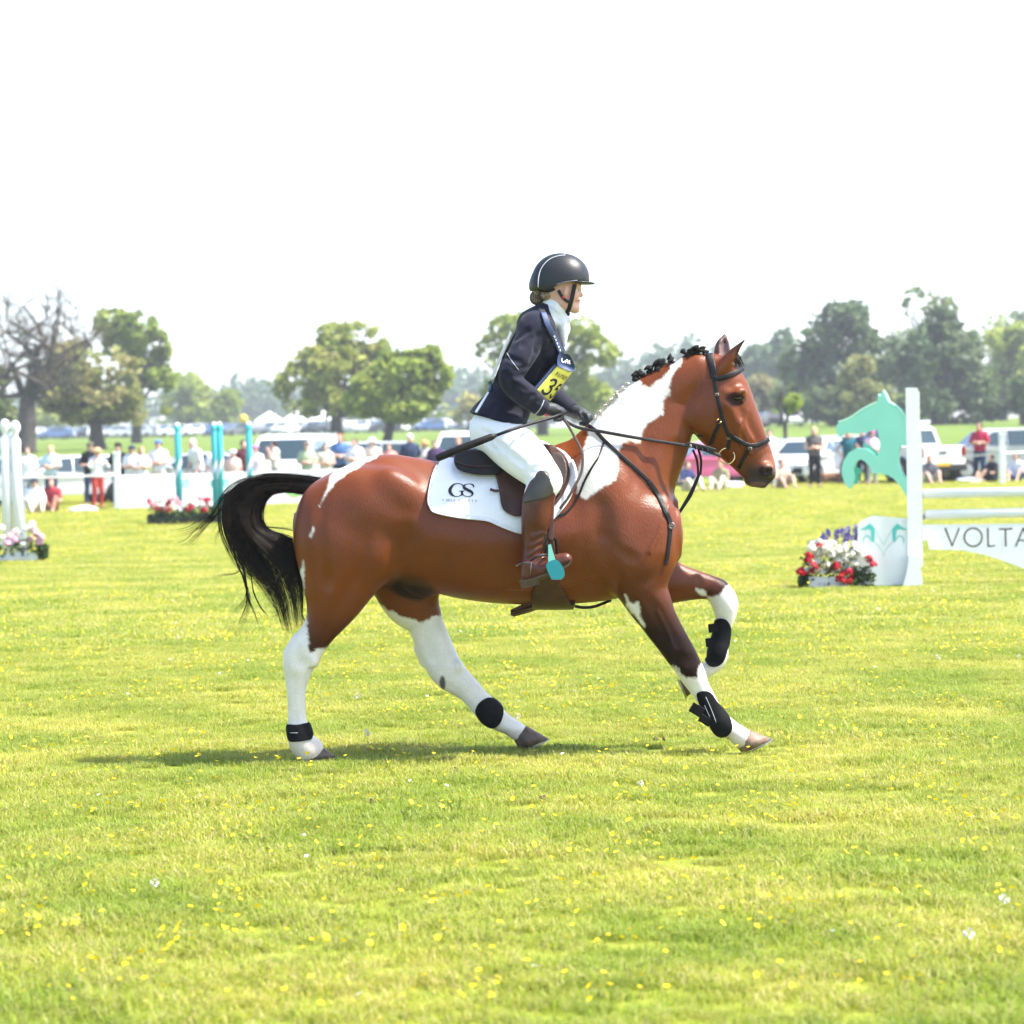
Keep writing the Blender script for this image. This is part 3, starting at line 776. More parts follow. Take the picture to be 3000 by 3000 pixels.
# coat pattern: bay with white patches, black points
def patch(poly, Y, P, soft=.013, amp=.008):
    if len(poly) < 8: amp = .005
    d = poly_sdf(xz(poly, Y), P[:, 0], P[:, 2])
    d = d + amp * 1.2 * vnoise(P * [1, .3, 1], 24, 13) + amp * .6 * vnoise(P * [1, .3, 1], 70, 3) + amp * .6 * vnoise(P * [1, .3, 1], 160, 4)
    return np.clip(.5 - d / soft, 0, 1)
def region(px, py, rx, ry, P, Y=-.2, p=2.0):
    c = W(px, py, Y); d = np.sqrt(((P[:, 0] - c[0]) / (rx / PXM)) ** 2 + ((P[:, 2] - c[2]) / (ry / PXM)) ** 2)
    return np.clip(1.15 - d, 0, .3) / .3
near, far = HV[:, 1] < 0.02, HV[:, 1] >= 0.02
bay, black, white = np.array([.143, .0335, .0066]), np.array([.010, .007, .006]), np.array([.74, .70, .63])
n1 = vnoise(HV, 4, 1)[:, None]; n2 = vnoise(HV, 17, 2)[:, None]
hc = bay * (1 + .13 * n1 + .07 * n2)
def mixc(c, col, w):
    w = np.clip(w, 0, 1)[:, None]; return c * (1 - w) + np.asarray(col) * w
zz = HV[:, 2]; ln = vnoise(HV, 9, 5) * .03
pxn = np.array([1, 0, 0])
# black points on the legs, dark muzzle, dark sheath, ear rims
def leg_dark(w0, w1, strength, sel):
    global hc
    t = np.clip((w0 - zz + ln) / (w0 - w1), 0, 1) * strength
    hc = mixc(hc, black, np.where(sel, t, 0))
xr = HV[:, 0]
leg_dark(W(1900, 1640)[2], W(1900, 1850)[2], .95, (xr > W(1770, 1)[0]) & near)
hc = mixc(hc, black, np.where(near & (xr < W(1000, 1)[0]), np.clip((W(900, 1780)[2] - zz + ln) / .2, 0, 1) * .75, 0))
hc = mixc(hc, black, np.where(far & (xr > W(1960, 1)[0]) & (zz < W(2000, 1600)[2]), np.clip((xr - W(1990, 1, .15)[0]) / .2 + ln * 2, 0, .9), 0))
ml = xz([(2150, 1352), (2285, 1392)], -.05); nv = np.array([ml[1][1] - ml[0][1], -(ml[1][0] - ml[0][0])]); nv /= np.linalg.norm(nv)
below = (xr - ml[0][0]) * nv[0] + (zz - ml[0][1]) * nv[1] + .012 * vnoise(HV, 22, 12)
hc = mixc(hc, [.040, .034, .032], np.clip(below / .05 + .75, 0, .95) * (xr > W(2120, 1)[0]) * np.clip((xr - W(2130, 1)[0]) / .08, 0, 1) * (zz > W(2200, 1460)[2]))
hc = mixc(hc, [.16, .075, .06], region(2218, 1420, 26, 9, HV, -.04) * .6)
hc = mixc(hc, [.02, .016, .016], region(2246, 1380, 24, 17, HV, -.05) * .85 * (np.abs(HV[:, 1]) > .02))
hc = mixc(hc, [.30, .14, .09], region(2252, 1350, 22, 22, HV, -.04) * .35)
hc = mixc(hc, black, region(2156, 1169, 30, 20, HV, -.1) * .85 * (np.abs(HV[:, 1]) > .06))
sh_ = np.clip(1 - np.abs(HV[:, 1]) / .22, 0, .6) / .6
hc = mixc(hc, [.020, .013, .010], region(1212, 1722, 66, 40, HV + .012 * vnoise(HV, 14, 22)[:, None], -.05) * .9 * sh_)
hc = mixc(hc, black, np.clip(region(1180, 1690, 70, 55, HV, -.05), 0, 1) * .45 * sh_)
hc = mixc(hc, [.03, .018, .014], np.clip((zz - W(2130, 1062)[2]) / .08, 0, 1) * .9 * (xr > W(2085, 1)[0]))
fe = region(2124, 1020, 20, 36, HV, .05) * (HV[:, 1] > 0) * (HV[:, 1] < .062); hc = mixc(hc, [.20, .13, .12], fe * .9)
NECK_WHITE = [(1725, 1215), (1813, 1130), (1867, 1098), (1882, 1128), (1908, 1137), (1962, 1088), (1972, 1040), (2002, 1036), (1998, 1062), (1969, 1098), (1960, 1131), (1962, 1153), (1945, 1175), (1940, 1211), (1896, 1247), (1882, 1272),
              (1878, 1301), (1845, 1293), (1824, 1300), (1813, 1327), (1809, 1367), (1802, 1403), (1770, 1425), (1715, 1457), (1686, 1446), (1703, 1340), (1722, 1280)]
w = patch(NECK_WHITE, -.12, HV) * (HV[:, 1] < .05); hc = mixc(hc, white, w)
for poly, Y, sel in (
    ([(1110, 1315), (997, 1362), (972, 1390), (964, 1424), (942, 1482), (966, 1440), (992, 1410), (1040, 1372), (1100, 1342)], -.12, HV[:, 1] < .12),
    ([(920, 1545), (912, 1570), (915, 1574), (922, 1556)], -.2, near), ([(893, 1640), (880, 1677), (888, 1698), (894, 1733), (893, 1692), (897, 1662)], -.15, near),
    ([(898, 1796), (903, 1867), (905, 1888), (910, 1910), (930, 1902), (955, 1900), (1000, 1960), (1000, 2300), (780, 2300), (780, 1880), (855, 1850)], -.2, near & (xr < W(1100, 1)[0])),
    ([(1065, 1735), (1120, 1778), (1185, 1806), (1215, 1812), (1238, 1822), (1268, 1810), (1320, 1800), (1700, 2300), (1100, 2300), (1100, 1800)], .12, far & (xr < W(1700, 1)[0])),
    ([(1830, 1742), (1852, 1768), (1872, 1758), (1877, 1800), (1888, 1836), (1858, 1806), (1834, 1772)], -.2, near),
    ([(1940, 1936), (1985, 1960), (2012, 1984), (2043, 1982), (2047, 1950), (2080, 1925), (2400, 2300), (1950, 2300)], -.2, near & (xr > W(1800, 1)[0])),
    ([(2165, 1695), (2122, 1722), (2105, 1742), (2078, 1750), (2060, 1790), (1950, 1950), (1950, 2100), (2250, 2100), (2250, 1700)], .11, far & (xr > W(1950, 1)[0])),
    ([(2040, 1726), (2062, 1730), (2068, 1742), (2050, 1742)], .11, far)):
    hc = mixc(hc, white, patch(poly, Y, HV) * sel)
hc = mixc(hc, [.05, .04, .035], region(1297, 2000, 9, 22, HV, .12) * far * .9)
hc = mixc(hc, [.45, .34, .26], np.clip((.13 - zz) / .06 + ln * 8, 0, .45))         # soiled hair near the ground
iswhite = np.clip((hc[:, 0] - .45) / .2, 0, 1)[:, None]
hc = hc * (1 - iswhite * .12 * (.5 + .5 * vnoise(HV, 26, 8)[:, None]))
M_coat = mat("horse_coat", (1, 1, 1), rough=.34, spec=.27, attr="Col", var=.08, vscale=120, bump=.17, bscale=58, stretch=(3.4, 3, .8))
_nt = M_coat.node_tree; _a = next(n for n in _nt.nodes if n.type == 'ATTRIBUTE'); _sp = _nt.nodes.new("ShaderNodeSeparateColor"); _mr = _nt.nodes.new("ShaderNodeMapRange")   # dark hair shines less
_mr.inputs[1].default_value, _mr.inputs[2].default_value, _mr.inputs[3].default_value, _mr.inputs[4].default_value = .01, .12, .07, .27
_nt.links.new(_a.outputs["Color"], _sp.inputs[0]); _nt.links.new(_sp.outputs[0], _mr.inputs[0]); _nt.links.new(_mr.outputs[0], _nt.nodes["Principled BSDF"].inputs["Specular IOR Level"])
horse = empty("horse", G(1430, 2200), label="bay and white horse cantering over the grass with a black tail", cat="horse")
mesh("body", HV, HQ, M_coat, horse, cols=hc)
# hooves
M_hoof = mat("hoof_horn", (.085, .055, .04), rough=.5, var=.35, vscale=30, bump=.25, bscale=50)
M_steel = mat("steel", (.22, .22, .22), rough=.45, metal=1.0)
def hoof(cf, cr, st, sh, Y, wc=.050, ws=.062, shoe=True, m=None):
    a, b, c, d = (W(*p, Y) for p in (cf, cr, st, sh))
    n = 22; V = []; rings = [(a, b, wc * .88, .0), (a, b, wc, .06), (a, b, .5 * (wc + ws), .55), (a, b, ws, 1.0)]
    for (p, q, w, t) in rings:
        f, g = a + (c - a) * t, b + (d - b) * t
        ctr, ax = (f + g) / 2, (f - g) / 2
        for k in range(n):
            t2 = 2 * math.pi * k / n; cc = math.cos(t2)
            V.append(ctr + ax * cc * (1 if cc > 0 else .92) + np.array([0, w * math.sin(t2) * (1 if cc > -.3 else .9), 0]))
    F = [(i * n + k, i * n + (k + 1) % n, (i + 1) * n + (k + 1) % n, (i + 1) * n + k) for i in range(3) for k in range(n)]
    F += [tuple(range(n - 1, -1, -1)), tuple(range(3 * n, 4 * n))]
    h = mesh("hoof", V, F, m or M_hoof, horse)
    if shoe:
        ctr, ax = (c + d) / 2, (c - d) / 2; dn = (c - a); dn = dn - ax * (dn @ ax) / (ax @ ax); dn = dn / np.linalg.norm(dn) * .006
        P = [ctr + dn + ax * math.cos(t) * .95 + np.array([0, ws * .95 * math.sin(t), 0]) for t in np.linspace(-2.6, 2.6, 24)]
        MB().strap(P, .006, .020, (0, 1, 0)).build("horseshoe", M_steel, h, smooth=False)
hoof((2199, 2140), (2152, 2184), (2258, 2163), (2170, 2208), -.15, m=mat("tan_hoof_horn", (.20, .125, .085), rough=.55, var=.35, vscale=30, bump=.25, bscale=50))
hoof((2062, 2000), (2036, 1956), (2012, 2042), (1990, 1990), .15, .045, .055)
hoof((950, 2192), (872, 2208), (984, 2217), (858, 2226), -.16)
hoof((1542, 2126), (1504, 2168), (1606, 2163), (1518, 2200), .15)
# eyes
M_eye = mat("horse_eye", (.010, .006, .004), rough=.12, spec=.4, coat=.15)
for s in (-1, 1):
    a = W(2157, 1167); MB().ball((a[0], s * .088, a[2]), (.024, .016, .015), 16, 10).build("eye", M_eye, horse)
# hair: tail, forelock, plaited mane
M_hair = mat("black_hair", (.014, .010, .008), rough=.5, spec=.12, var=.6, vscale=30)
M_plait = mat("black_plaits", (.014, .012, .011), rough=.7, spec=.25, var=.5, vscale=60, bump=.8, bscale=130)
rnd = np.random.default_rng(5)
def strands(name, lines, radii, m, parent, n=3):
    """Many hairs as thin three-sided tubes in one mesh."""
    V, F = [], []; base = 0
    for P, rr in zip(lines, radii):
        P = np.asarray(P); k = len(P); t = np.gradient(P, axis=0); t /= np.maximum(np.linalg.norm(t, axis=1, keepdims=True), 1e-9)
        u = np.cross(t, [0.1, 1, .05]); u /= np.maximum(np.linalg.norm(u, axis=1, keepdims=True), 1e-9); v = np.cross(t, u)
        taper = rr * np.interp(np.linspace(0, 1, k), [0, .1, .7, 1], [1, 1, .9, .15])[:, None]
        ring = [P + taper * (u * math.cos(a) + v * math.sin(a)) for a in (0, 2.094, 4.189)]
        V.append(np.stack(ring, 1).reshape(-1, 3))
        i = np.arange(k - 1)[:, None] * 3 + base
        for a in range(3): F.append(np.concatenate([i + a, i + (a + 1) % 3, i + 3 + (a + 1) % 3, i + 3 + a], 1))
        base += 3 * k
    return mesh(name, np.concatenate(V), np.concatenate(F), m, parent)
outer = [(940, 1404), (880, 1396), (806, 1393), (744, 1402), (700, 1420), (664, 1460), (657, 1510), (665, 1560), (684, 1602), (712, 1652), (760, 1704), (800, 1770), (822, 1835), (836, 1862)]
inner = [(925, 1452), (880, 1446), (840, 1441), (800, 1445), (775, 1470), (766, 1505), (772, 1535), (792, 1556), (826, 1568), (866, 1590), (884, 1650), (892, 1710), (892, 1775), (888, 1842)]
O = crom(outer, 5); I = crom(inner, 5); T = len(O)
lines, rad = [], []
for lock in range(88):
    lu, ly, l1 = rnd.beta(.85, .85), rnd.normal(0, .026), (rnd.uniform(.62, .9) if rnd.random() < .35 else rnd.uniform(.88, 1.03)); ldu = rnd.normal(0, .10); lph = rnd.uniform(0, 6.28); lw = rnd.uniform(.04, .09)
    for i in range(26):
        eu, ey = rnd.normal(0, lw), rnd.normal(0, .010); t0 = 0 if rnd.random() < .8 else rnd.uniform(0, .3); t1 = l1 * rnd.uniform(.86, 1.0)
        idx = np.linspace(t0 * (T - 1), min(t1, 1.02) * (T - 1), 30); ph = rnd.uniform(0, 6.28); P = []
        for q in idx:
            a = int(min(q, T - 2)); w_ = q - a; tt = q / (T - 1); conv = 1 - .55 * min(tt / l1, 1) ** 2
            uu = lu + ldu * tt + .05 * math.sin(lph + 6 * tt) * tt + eu * conv + .012 * math.sin(ph + 9 * tt) * tt
            p = (O[a] * (1 - w_) + O[a + 1] * w_) * (1 - uu) + (I[a] * (1 - w_) + I[a + 1] * w_) * uu
            spread = .35 + 1.4 * min(tt * 2.2, 1)
            P.append(W(p[0], p[1], 0) + np.array([0, (ly + ey * conv) * spread + .02 * math.sin(lph * 2 + 5 * tt) * tt, 0]))
        lines.append(P); rad.append(rnd.uniform(.0007, .0015))
def wisp(pts, n, spread, r0=.0010):
    B = crom(pts, 6)
    for i in range(n):
        e = rnd.normal(0, spread); f = rnd.uniform(.75, 1); m = int(len(B) * f)
        P = [W(b[0] + e * (j / len(B)) * rnd.normal(1, .08), b[1] + e * .8 * (j / len(B)), 0) + np.array([0, rnd.normal(0, .003) + e * .001, 0]) for j, b in enumerate(B[:m])]
        lines.append(crom(P, 2)); rad.append(r0 * rnd.uniform(.7, 1.3))
for pts, n, sp in (([(715, 1415), (655, 1455), (610, 1515), (560, 1552), (500, 1566)], 22, 9), ([(700, 1425), (650, 1490), (600, 1540), (555, 1590), (525, 1605)], 16, 9), ([(690, 1460), (660, 1520), (640, 1565), (628, 1600)], 8, 8),
                   ([(680, 1560), (690, 1640), (715, 1700), (726, 1760), (708, 1820), (688, 1872)], 16, 6), ([(700, 1600), (718, 1680), (728, 1750), (748, 1800), (768, 1862)], 12, 6), ([(705, 1640), (722, 1740), (690, 1790), (655, 1822)], 8, 5),
                   ([(735, 1680), (745, 1740), (772, 1790), (800, 1815)], 8, 6), ([(800, 1770), (815, 1800), (795, 1812)], 6, 5), ([(690, 1600), (700, 1670), (650, 1684), (610, 1688)], 5, 5), ([(885, 1800), (895, 1830), (880, 1845)], 10, 6),
                   ([(760, 1540), (800, 1546), (850, 1552), (880, 1570)], 8, 5)):
    wisp(pts, n, sp)
tail = strands("tail", lines, rad, M_hair, horse)
dock = MB(); B = crom([((a[0] + b[0]) / 2, (a[1] + b[1]) / 2) for a, b in zip(outer[:4], inner[:4])], 3)
dock.tube([W(p[0], p[1]) for p in B], np.interp(np.linspace(0, 1, len(B)), [0, .35, 1], [.034, .034, .012]), 12).build("tail_core", M_hair, tail)
M_mane_w = mat("white_mane", (.62, .55, .44), rough=.6, var=.25, vscale=60, bump=.4, bscale=120)
crest = crom([(1742, 1232), (1780, 1188), (1813, 1150), (1867, 1114), (1940, 1074), (1994, 1050), (2041, 1038), (2072, 1036)], 10)
L_ = np.r_[0, np.cumsum(np.linalg.norm(np.diff(crest, axis=0), axis=1))]
def crest_at(t): return np.array([np.interp(t * L_[-1], L_, crest[:, k]) for k in (0, 1)])
rows = []
for i in range(17):
    t = .02 + .95 * i / 16; p = crest_at(t); q = crest_at(min(t + .02, 1)) - crest_at(t - .02); ang = math.atan2(q[1], q[0])
    dark = p[0] > 1862 and not (1975 < p[0] < 2002)
    c = W(p[0], p[1] - (0 if dark else -3), .0); M = Matrix.Rotation(ang, 3, 'Y')
    rr = .027 * rnd.uniform(.85, 1.2) if dark else .013
    b = MB()
    for j in range(7):                                  # a plait folded up and tied: turns of hair round a knot
        a = j * .9 + rnd.uniform(0, .5); o = Vector((rnd.normal(0, .35) * rr, -.012 + rnd.normal(0, .008), rr * (-.5 + .28 * j)))
        b.ball(c + np.array(M @ o), (rr * rnd.uniform(.55, .85), rr * rnd.uniform(.6, .8), rr * rnd.uniform(.3, .45)), 9, 6, Matrix.Rotation(ang + rnd.normal(0, .35), 3, 'Y'))
    b.build("mane_plait", M_plait if dark else M_mane_w, horse)
lines, rad = [], []
for i in range(420):
    t = rnd.uniform(0, 1); p = crest_at(t)
    white_here = p[0] < 1860
    if not white_here: continue
    n_ = np.array([-.75, -.65]) + rnd.normal(0, .35, 2); l = rnd.uniform(6, 20)
    y = rnd.normal(0, .012)
    P = [W(*(p + np.array([0, 4]) + n_ * l * s + np.array([3 * s * s, 4 * s * s])), y) for s in np.linspace(0, 1, 5)]
    lines.append(P); rad.append(rnd.uniform(.0008, .0016))
strands("mane_stubble", lines, rad, M_mane_w, horse)
lines, rad = [], []
for i in range(160):
    a = np.array([2140, 1062]) + rnd.normal(0, 5, 2); e = np.array([2166, 1066]) + rnd.normal(0, 8, 2) + [0, 6]
    y = rnd.normal(0, .025)
    P = [W(*(a + (e - a) * s + np.array([0, -22 * math.sin(s * 3.14)])), y) for s in np.linspace(0, 1, 7)]
    lines.append(P); rad.append(rnd.uniform(.0012, .0022))
strands("forelock", lines, rad, M_hair, horse)
# ================================================================== SADDLERY
M_blackleather = mat("black_leather", (.010, .008, .008), rough=.45, spec=.22, var=.3, vscale=14, bump=.12, bscale=160)
M_brownleather = mat("dark_brown_leather", (.055, .022, .013), rough=.42, spec=.3, var=.3, vscale=10, bump=.12, bscale=140)
M_rollleather = mat("worn_leather", (.052, .038, .032), rough=.45, spec=.3, var=.2, vscale=9, bump=.1, bscale=120)
M_pad = mat("white_cotton", (.83, .83, .84), rough=.9, spec=.1, bump=.25, bscale=170, var=.02, vscale=20)
M_print = mat("black_embroidery", (.015, .016, .02), rough=.7)
M_greyprint = mat("grey_embroidery", (.45, .45, .46), rough=.8)
M_brass = mat("brass", (.75, .55, .25), rough=.25, metal=1.0)
M_neoprene = mat("black_neoprene", (.006, .006, .007), rough=.65, spec=.08, var=.3, vscale=40, bump=.3, bscale=260)
def shell(F, poly, Y, o0, o1, lo, hi, h=.005, ymax=None, ymin=None, rim=.0, box=None):
    """A skin lying on a body: between two offsets of its surface, inside an outline seen from the side."""
    t = F.window(lo, hi, h); x, y, z = t.axes()
    mid, half = (o0 + o1) / 2, (o1 - o0) / 2
    pd = poly_sdf(xz(poly, Y), x[:, 0, 0][:, None], z[0, 0, :][None, :])[:, None, :]
    f = np.maximum(np.abs(t.f - mid) - half, pd.astype(np.float32))
    q = np.maximum(.006 - np.abs(np.abs(t.f - mid) - half - pd), 0) / .006
    f = f + q * q * .0015
    if ymax is not None: f = np.maximum(f, y - ymax)
    if ymin is not None: f = np.maximum(f, ymin - y)
    V, Q = surface_nets(f.astype(np.float32), t.lo, h)
    return smooth_mesh(V, Q, 2, .5), Q
def strap_on(F, pts, w, th, name, m, parent, off=None, side=-1, n=6, Y=-.15, **k):
    P = on(F, pts, (th * .5 + .002) if off is None else off, Y, side, n)
    if len(P) > 4: P[1:-1, 1] = (P[:-2, 1] + 2 * P[1:-1, 1] + P[2:, 1]) / 4
    N = F.normal(P); N[:, 1] -= .5 * (1 if side < 0 else -1); N /= np.linalg.norm(N, axis=1, keepdims=True)
    return MB().strap(P, w, th, [tuple(q) for q in N]).build(name, m, parent, **k)
PAD = [(1292, 1335), (1267, 1392), (1254, 1460), (1260, 1486), (1276, 1502), (1348, 1517), (1425, 1525), (1472, 1544), (1526, 1562), (1575, 1556), (1614, 1527), (1661, 1473), (1684, 1419), (1688, 1379), (1671, 1338), (1648, 1318), (1622, 1306), (1598, 1294), (1575, 1284), (1540, 1284), (1300, 1284)]
PAD = crom(PAD, 4, True)
lo, hi = W(1235, 1580, 0) - [0, .40, 0], W(1705, 1225, 0) + [0, .40, 0]
pad = empty("saddle_pad", W(1440, 1520), label="white saddle cloth with black letters GS, lying under the saddle on the horse", cat="saddle pad")
V, Q = shell(HF, PAD, -.27, .002, .014, (lo[0], -.40, lo[2]), (hi[0], .40, hi[2]), .0055)
mesh("cloth", V, Q, M_pad, pad)
def onpad(off):
    def fn(a, b):
        return on(HF, [(a, b)], off, -.27, -1, 1)[0]
    return fn
M_piping = mat("pale_piping", (.68, .70, .74), rough=.7)
low = [p for p in PAD if p[1] > 1336]
bind = MB(); P = on(HF, low[1:-1], .0155, -.27, -1, 1); bind.tube(P, .0042, 6).build("binding", M_piping, pad)
seam = MB(); Cn = np.mean(low, 0); P = on(HF, [(p[0] + (Cn[0] - p[0]) * .035, p[1] - 9) for p in low if p[1] > 1490 and p[0] < 1560], .0145, -.27, -1, 1); seam.tube(P, .0012, 5).build("stitching", M_piping, pad)
gs = MB(); f = onpad(.0165)
stroke_strip(gs, [(1357.5, 1424), (1352, 1418.5), (1341, 1416.2), (1328, 1420.5), (1318.5, 1434), (1321, 1446), (1332, 1453.8), (1342, 1454), (1350, 1451), (1354, 1447)], [4, 2.5, 2, 5, 9.5, 8.5, 3, 2, 2.6, 4], f, 5)
stroke_strip(gs, [(1353.5, 1439), (1353.5, 1444), (1353.6, 1451)], [7, 6.5, 5], f, 3)
stroke_strip(gs, [(1345, 1438.2), (1353, 1438.6), (1361.5, 1438.2)], [1.4, 3, 1.4], f, 3)
gs.build("letter_g", M_print, pad, smooth=False)
gs = MB()
stroke_strip(gs, [(1388, 1427.5), (1386, 1421), (1377, 1417.6), (1367, 1418.5), (1359, 1423.5), (1361, 1430), (1371, 1435.5), (1381, 1441), (1384.5, 1447), (1380, 1452.5), (1369, 1454.6), (1360, 1452), (1355, 1446)], [3, 4.5, 2, 2, 6, 8.5, 8.5, 8, 5.5, 3, 2, 2.2, 3], f, 5)
gs.build("letter_s", M_print, pad, smooth=False)
sm = MB(); f = onpad(.0165)
for i, a in enumerate((1298, 1309, 1315.5, 1322, 1331, 1345, 1354.5, 1365.5, 1374, 1384, 1395)):
    stroke_strip(sm, [(a, 1461.2 + i * .25), (a + (.8 if i % 2 else -.6), 1467.5 + i * .25)], [3 + i % 3, 2 + (i * 2) % 3], f, 2)
sm.build("small_lettering", M_greyprint, pad, smooth=False)

saddle = empty("saddle", W(1520, 1400), label="black and dark brown jumping saddle on the white saddle cloth", cat="saddle")
V, Q = shell(HF, crom([(1329, 1342), (1333, 1364), (1345, 1377), (1375, 1387), (1448, 1393), (1480, 1360), (1470, 1330), (1400, 1318), (1345, 1318)], 3, True), -.2, .014, .052, (lo[0], -.36, W(1, 1420)[2]), (W(1520, 1)[0], .36, W(1, 1290)[2]), .006)
mesh("panel", V, Q, M_blackleather, saddle)
FLAP = crom([(1436, 1340), (1452, 1399), (1462, 1439), (1466, 1473), (1480, 1500), (1523, 1517), (1580, 1515), (1630, 1477), (1660, 1432), (1672, 1390), (1666, 1350), (1642, 1318), (1600, 1300), (1500, 1320)], 3, True)
V, Q = shell(HF, FLAP, -.28, .022, .034, (W(1415, 1)[0], -.38, W(1, 1540)[2]), (W(1690, 1)[0], .38, W(1, 1290)[2]), .0055)
mesh("flap", V, Q, M_brownleather, saddle)
V, Q = shell(HF, crom([(1618, 1330), (1606, 1380), (1600, 1430), (1615, 1460), (1640, 1447), (1658, 1410), (1663, 1375), (1656, 1345), (1640, 1326)], 4, True), -.3, .030, .066, (W(1580, 1)[0], -.38, W(1, 1480)[2]), (W(1690, 1)[0], 0, W(1, 1300)[2]), .006, ymax=-.05)
V = smooth_mesh(V, Q, 5, .5); mesh("knee_roll", V, Q, M_rollleather, saddle)
# seat
SF = Field((W(1320, 1)[0], -.24, W(1, 1400)[2]), (W(1660, 1)[0], .24, W(1, 1255)[2]), .006)
ST = np.array([(1330, 1345, .10), (1340, 1322, .150), (1360, 1314, .165), (1390, 1322, .165), (1430, 1334, .155), (1480, 1335, .13), (1540, 1322, .105), (1590, 1300, .085), (1622, 1284, .07), (1640, 1290, .05)])
_sx = np.array([W(a, 1)[0] for a in ST[:, 0]]); _sz = np.array([W(a, b)[2] for a, b in ST[:, :2]])
def seat(x, y, z):
    xs_ = x[:, 0, 0]; t = np.interp(xs_, _sx, _sz)[:, None, None]; w = np.interp(xs_, _sx, ST[:, 2])[:, None, None]
    hh = .075; return ((np.abs((z - t + hh) / hh) ** 2.6 + np.abs(y / w) ** 2.6) ** (1 / 2.6) - 1) * .06 + 2 * np.maximum(_sx[0] - xs_, xs_ - _sx[-1]).clip(0)[:, None, None]
SF.put(seat, SF.lo, SF.lo + SF.h * SF.n, 0)
SF.merge(type('t', (), {'f': HF.window(SF.lo, SF.lo + SF.h * (SF.n - 1), SF.h).f[:SF.n[0], :SF.n[1], :SF.n[2]] - .014})(), .006, 'carve')
V, Q = SF.surface(); mesh("seat", smooth_mesh(V, Q, 3, .5), Q, M_blackleather, saddle)
strap_on(HF, [(1332, 1350), (1360, 1362), (1400, 1367), (1440, 1366)], .007, .006, "welt", M_brownleather, saddle, off=.054)
strap_on(HF, [(1470, 1436), (1452, 1438), (1436, 1433)], .014, .004, "keeper_tab", M_brownleather, saddle, off=.038)
strap_on(HF, [(1440, 1362), (1458, 1400), (1474, 1440), (1484, 1480), (1490, 1496)], .013, .006, "billet_strap", M_brownleather, saddle, off=.037)
# girth with its stud guard
V, Q = shell(HF, [(1570, 1500), (1624, 1500), (1628, 1690), (1650, 1730), (1690, 1800), (1535, 1800), (1562, 1740), (1576, 1690)], -.28, .003, .016, (W(1520, 1)[0], -.38, W(1, 1830)[2]), (W(1705, 1)[0], .38, W(1, 1490)[2]), .006)
girth = empty("girth", W(1600, 1770), label="dark brown leather girth with a stud guard under the horse's belly", cat="girth")
mesh("strap", V, Q, M_brownleather, girth)
g = MB(); gp = [(1540, 1766), (1530, 1788), (1496, 1803), (1506, 1807), (1550, 1795), (1590, 1781), (1640, 1780), (1680, 1786), (1688, 1762)]
zt = lambda y: .028 * (abs(y) / .09) ** 2
yw = lambda a, y: y * (np.interp(a, [1496, 1545, 1600], [.25, .8, 1]))
for k in range(6):
    ya, yb = -.09 + .03 * k, -.06 + .03 * k
    g.prism(gp, lambda a, b, y=ya: W(a, b) + [0, yw(a, y), zt(y)], lambda a, b, y=yb: W(a, b) + [0, yw(a, y), zt(y)])
g.build("stud_guard", M_brownleather, girth)
# stirrup
M_mint = mat("mint_alloy", (.22, .62, .50), rough=.35, spec=.5)
M_teal = mat("teal_plastic", (.006, .24, .27), rough=.35, spec=.5)
ys_ = -.445
stir = empty("stirrup", W(1625, 1690, ys_), label="teal safety stirrup with mint green arm on the rider's boot", cat="stirrup")
b = MB(); b.prism([(1606, 1596), (1614, 1594), (1619, 1612), (1629, 1646), (1606, 1648)], lambda a, c: W(a, c, ys_ - .012), lambda a, c: W(a, c, ys_ + .006)); b.build("arm", M_mint, stir, smooth=False)
b = MB(); tp = crom([(1600, 1657), (1610, 1645), (1628, 1640), (1641, 1649), (1652, 1669), (1654, 1684), (1647, 1695), (1620, 1697), (1610, 1686)], 4, True)
b.prism(tp, lambda a, c: W(a, c, ys_ - .016), lambda a, c: W(a, c, ys_ + .012)); b.build("tread_cover", M_teal, stir, smooth=False)
b = MB(); b.prism([(1612, 1690), (1648, 1692), (1646, 1699), (1616, 1699)], lambda a, c: W(a, c, ys_ + .008), lambda a, c: W(a, c, ys_ + .13)); b.build("tread", M_steel, stir, smooth=False)
b = MB(); b.tube([W(*p) for p in crom([(1601, 1600, ys_ + .03), (1603, 1584, ys_ + .04), (1614, 1577, ys_ + .06), (1626, 1580, ys_ + .09), (1631, 1600, ys_ + .11), (1634, 1640, ys_ + .12), (1640, 1690, ys_ + .12)], 5)], .007, 8); b.build("frame", M_blackleather, stir)
b = MB(); P = [W(*p) for p in crom([(1618, 1440, -.36), (1616, 1505, -.385), (1614, 1550, -.40), (1613, 1584, -.41)], 5)]
b.strap(P, .024, .006, (0, -1, 0)); b.build("leather", M_brownleather, stir)
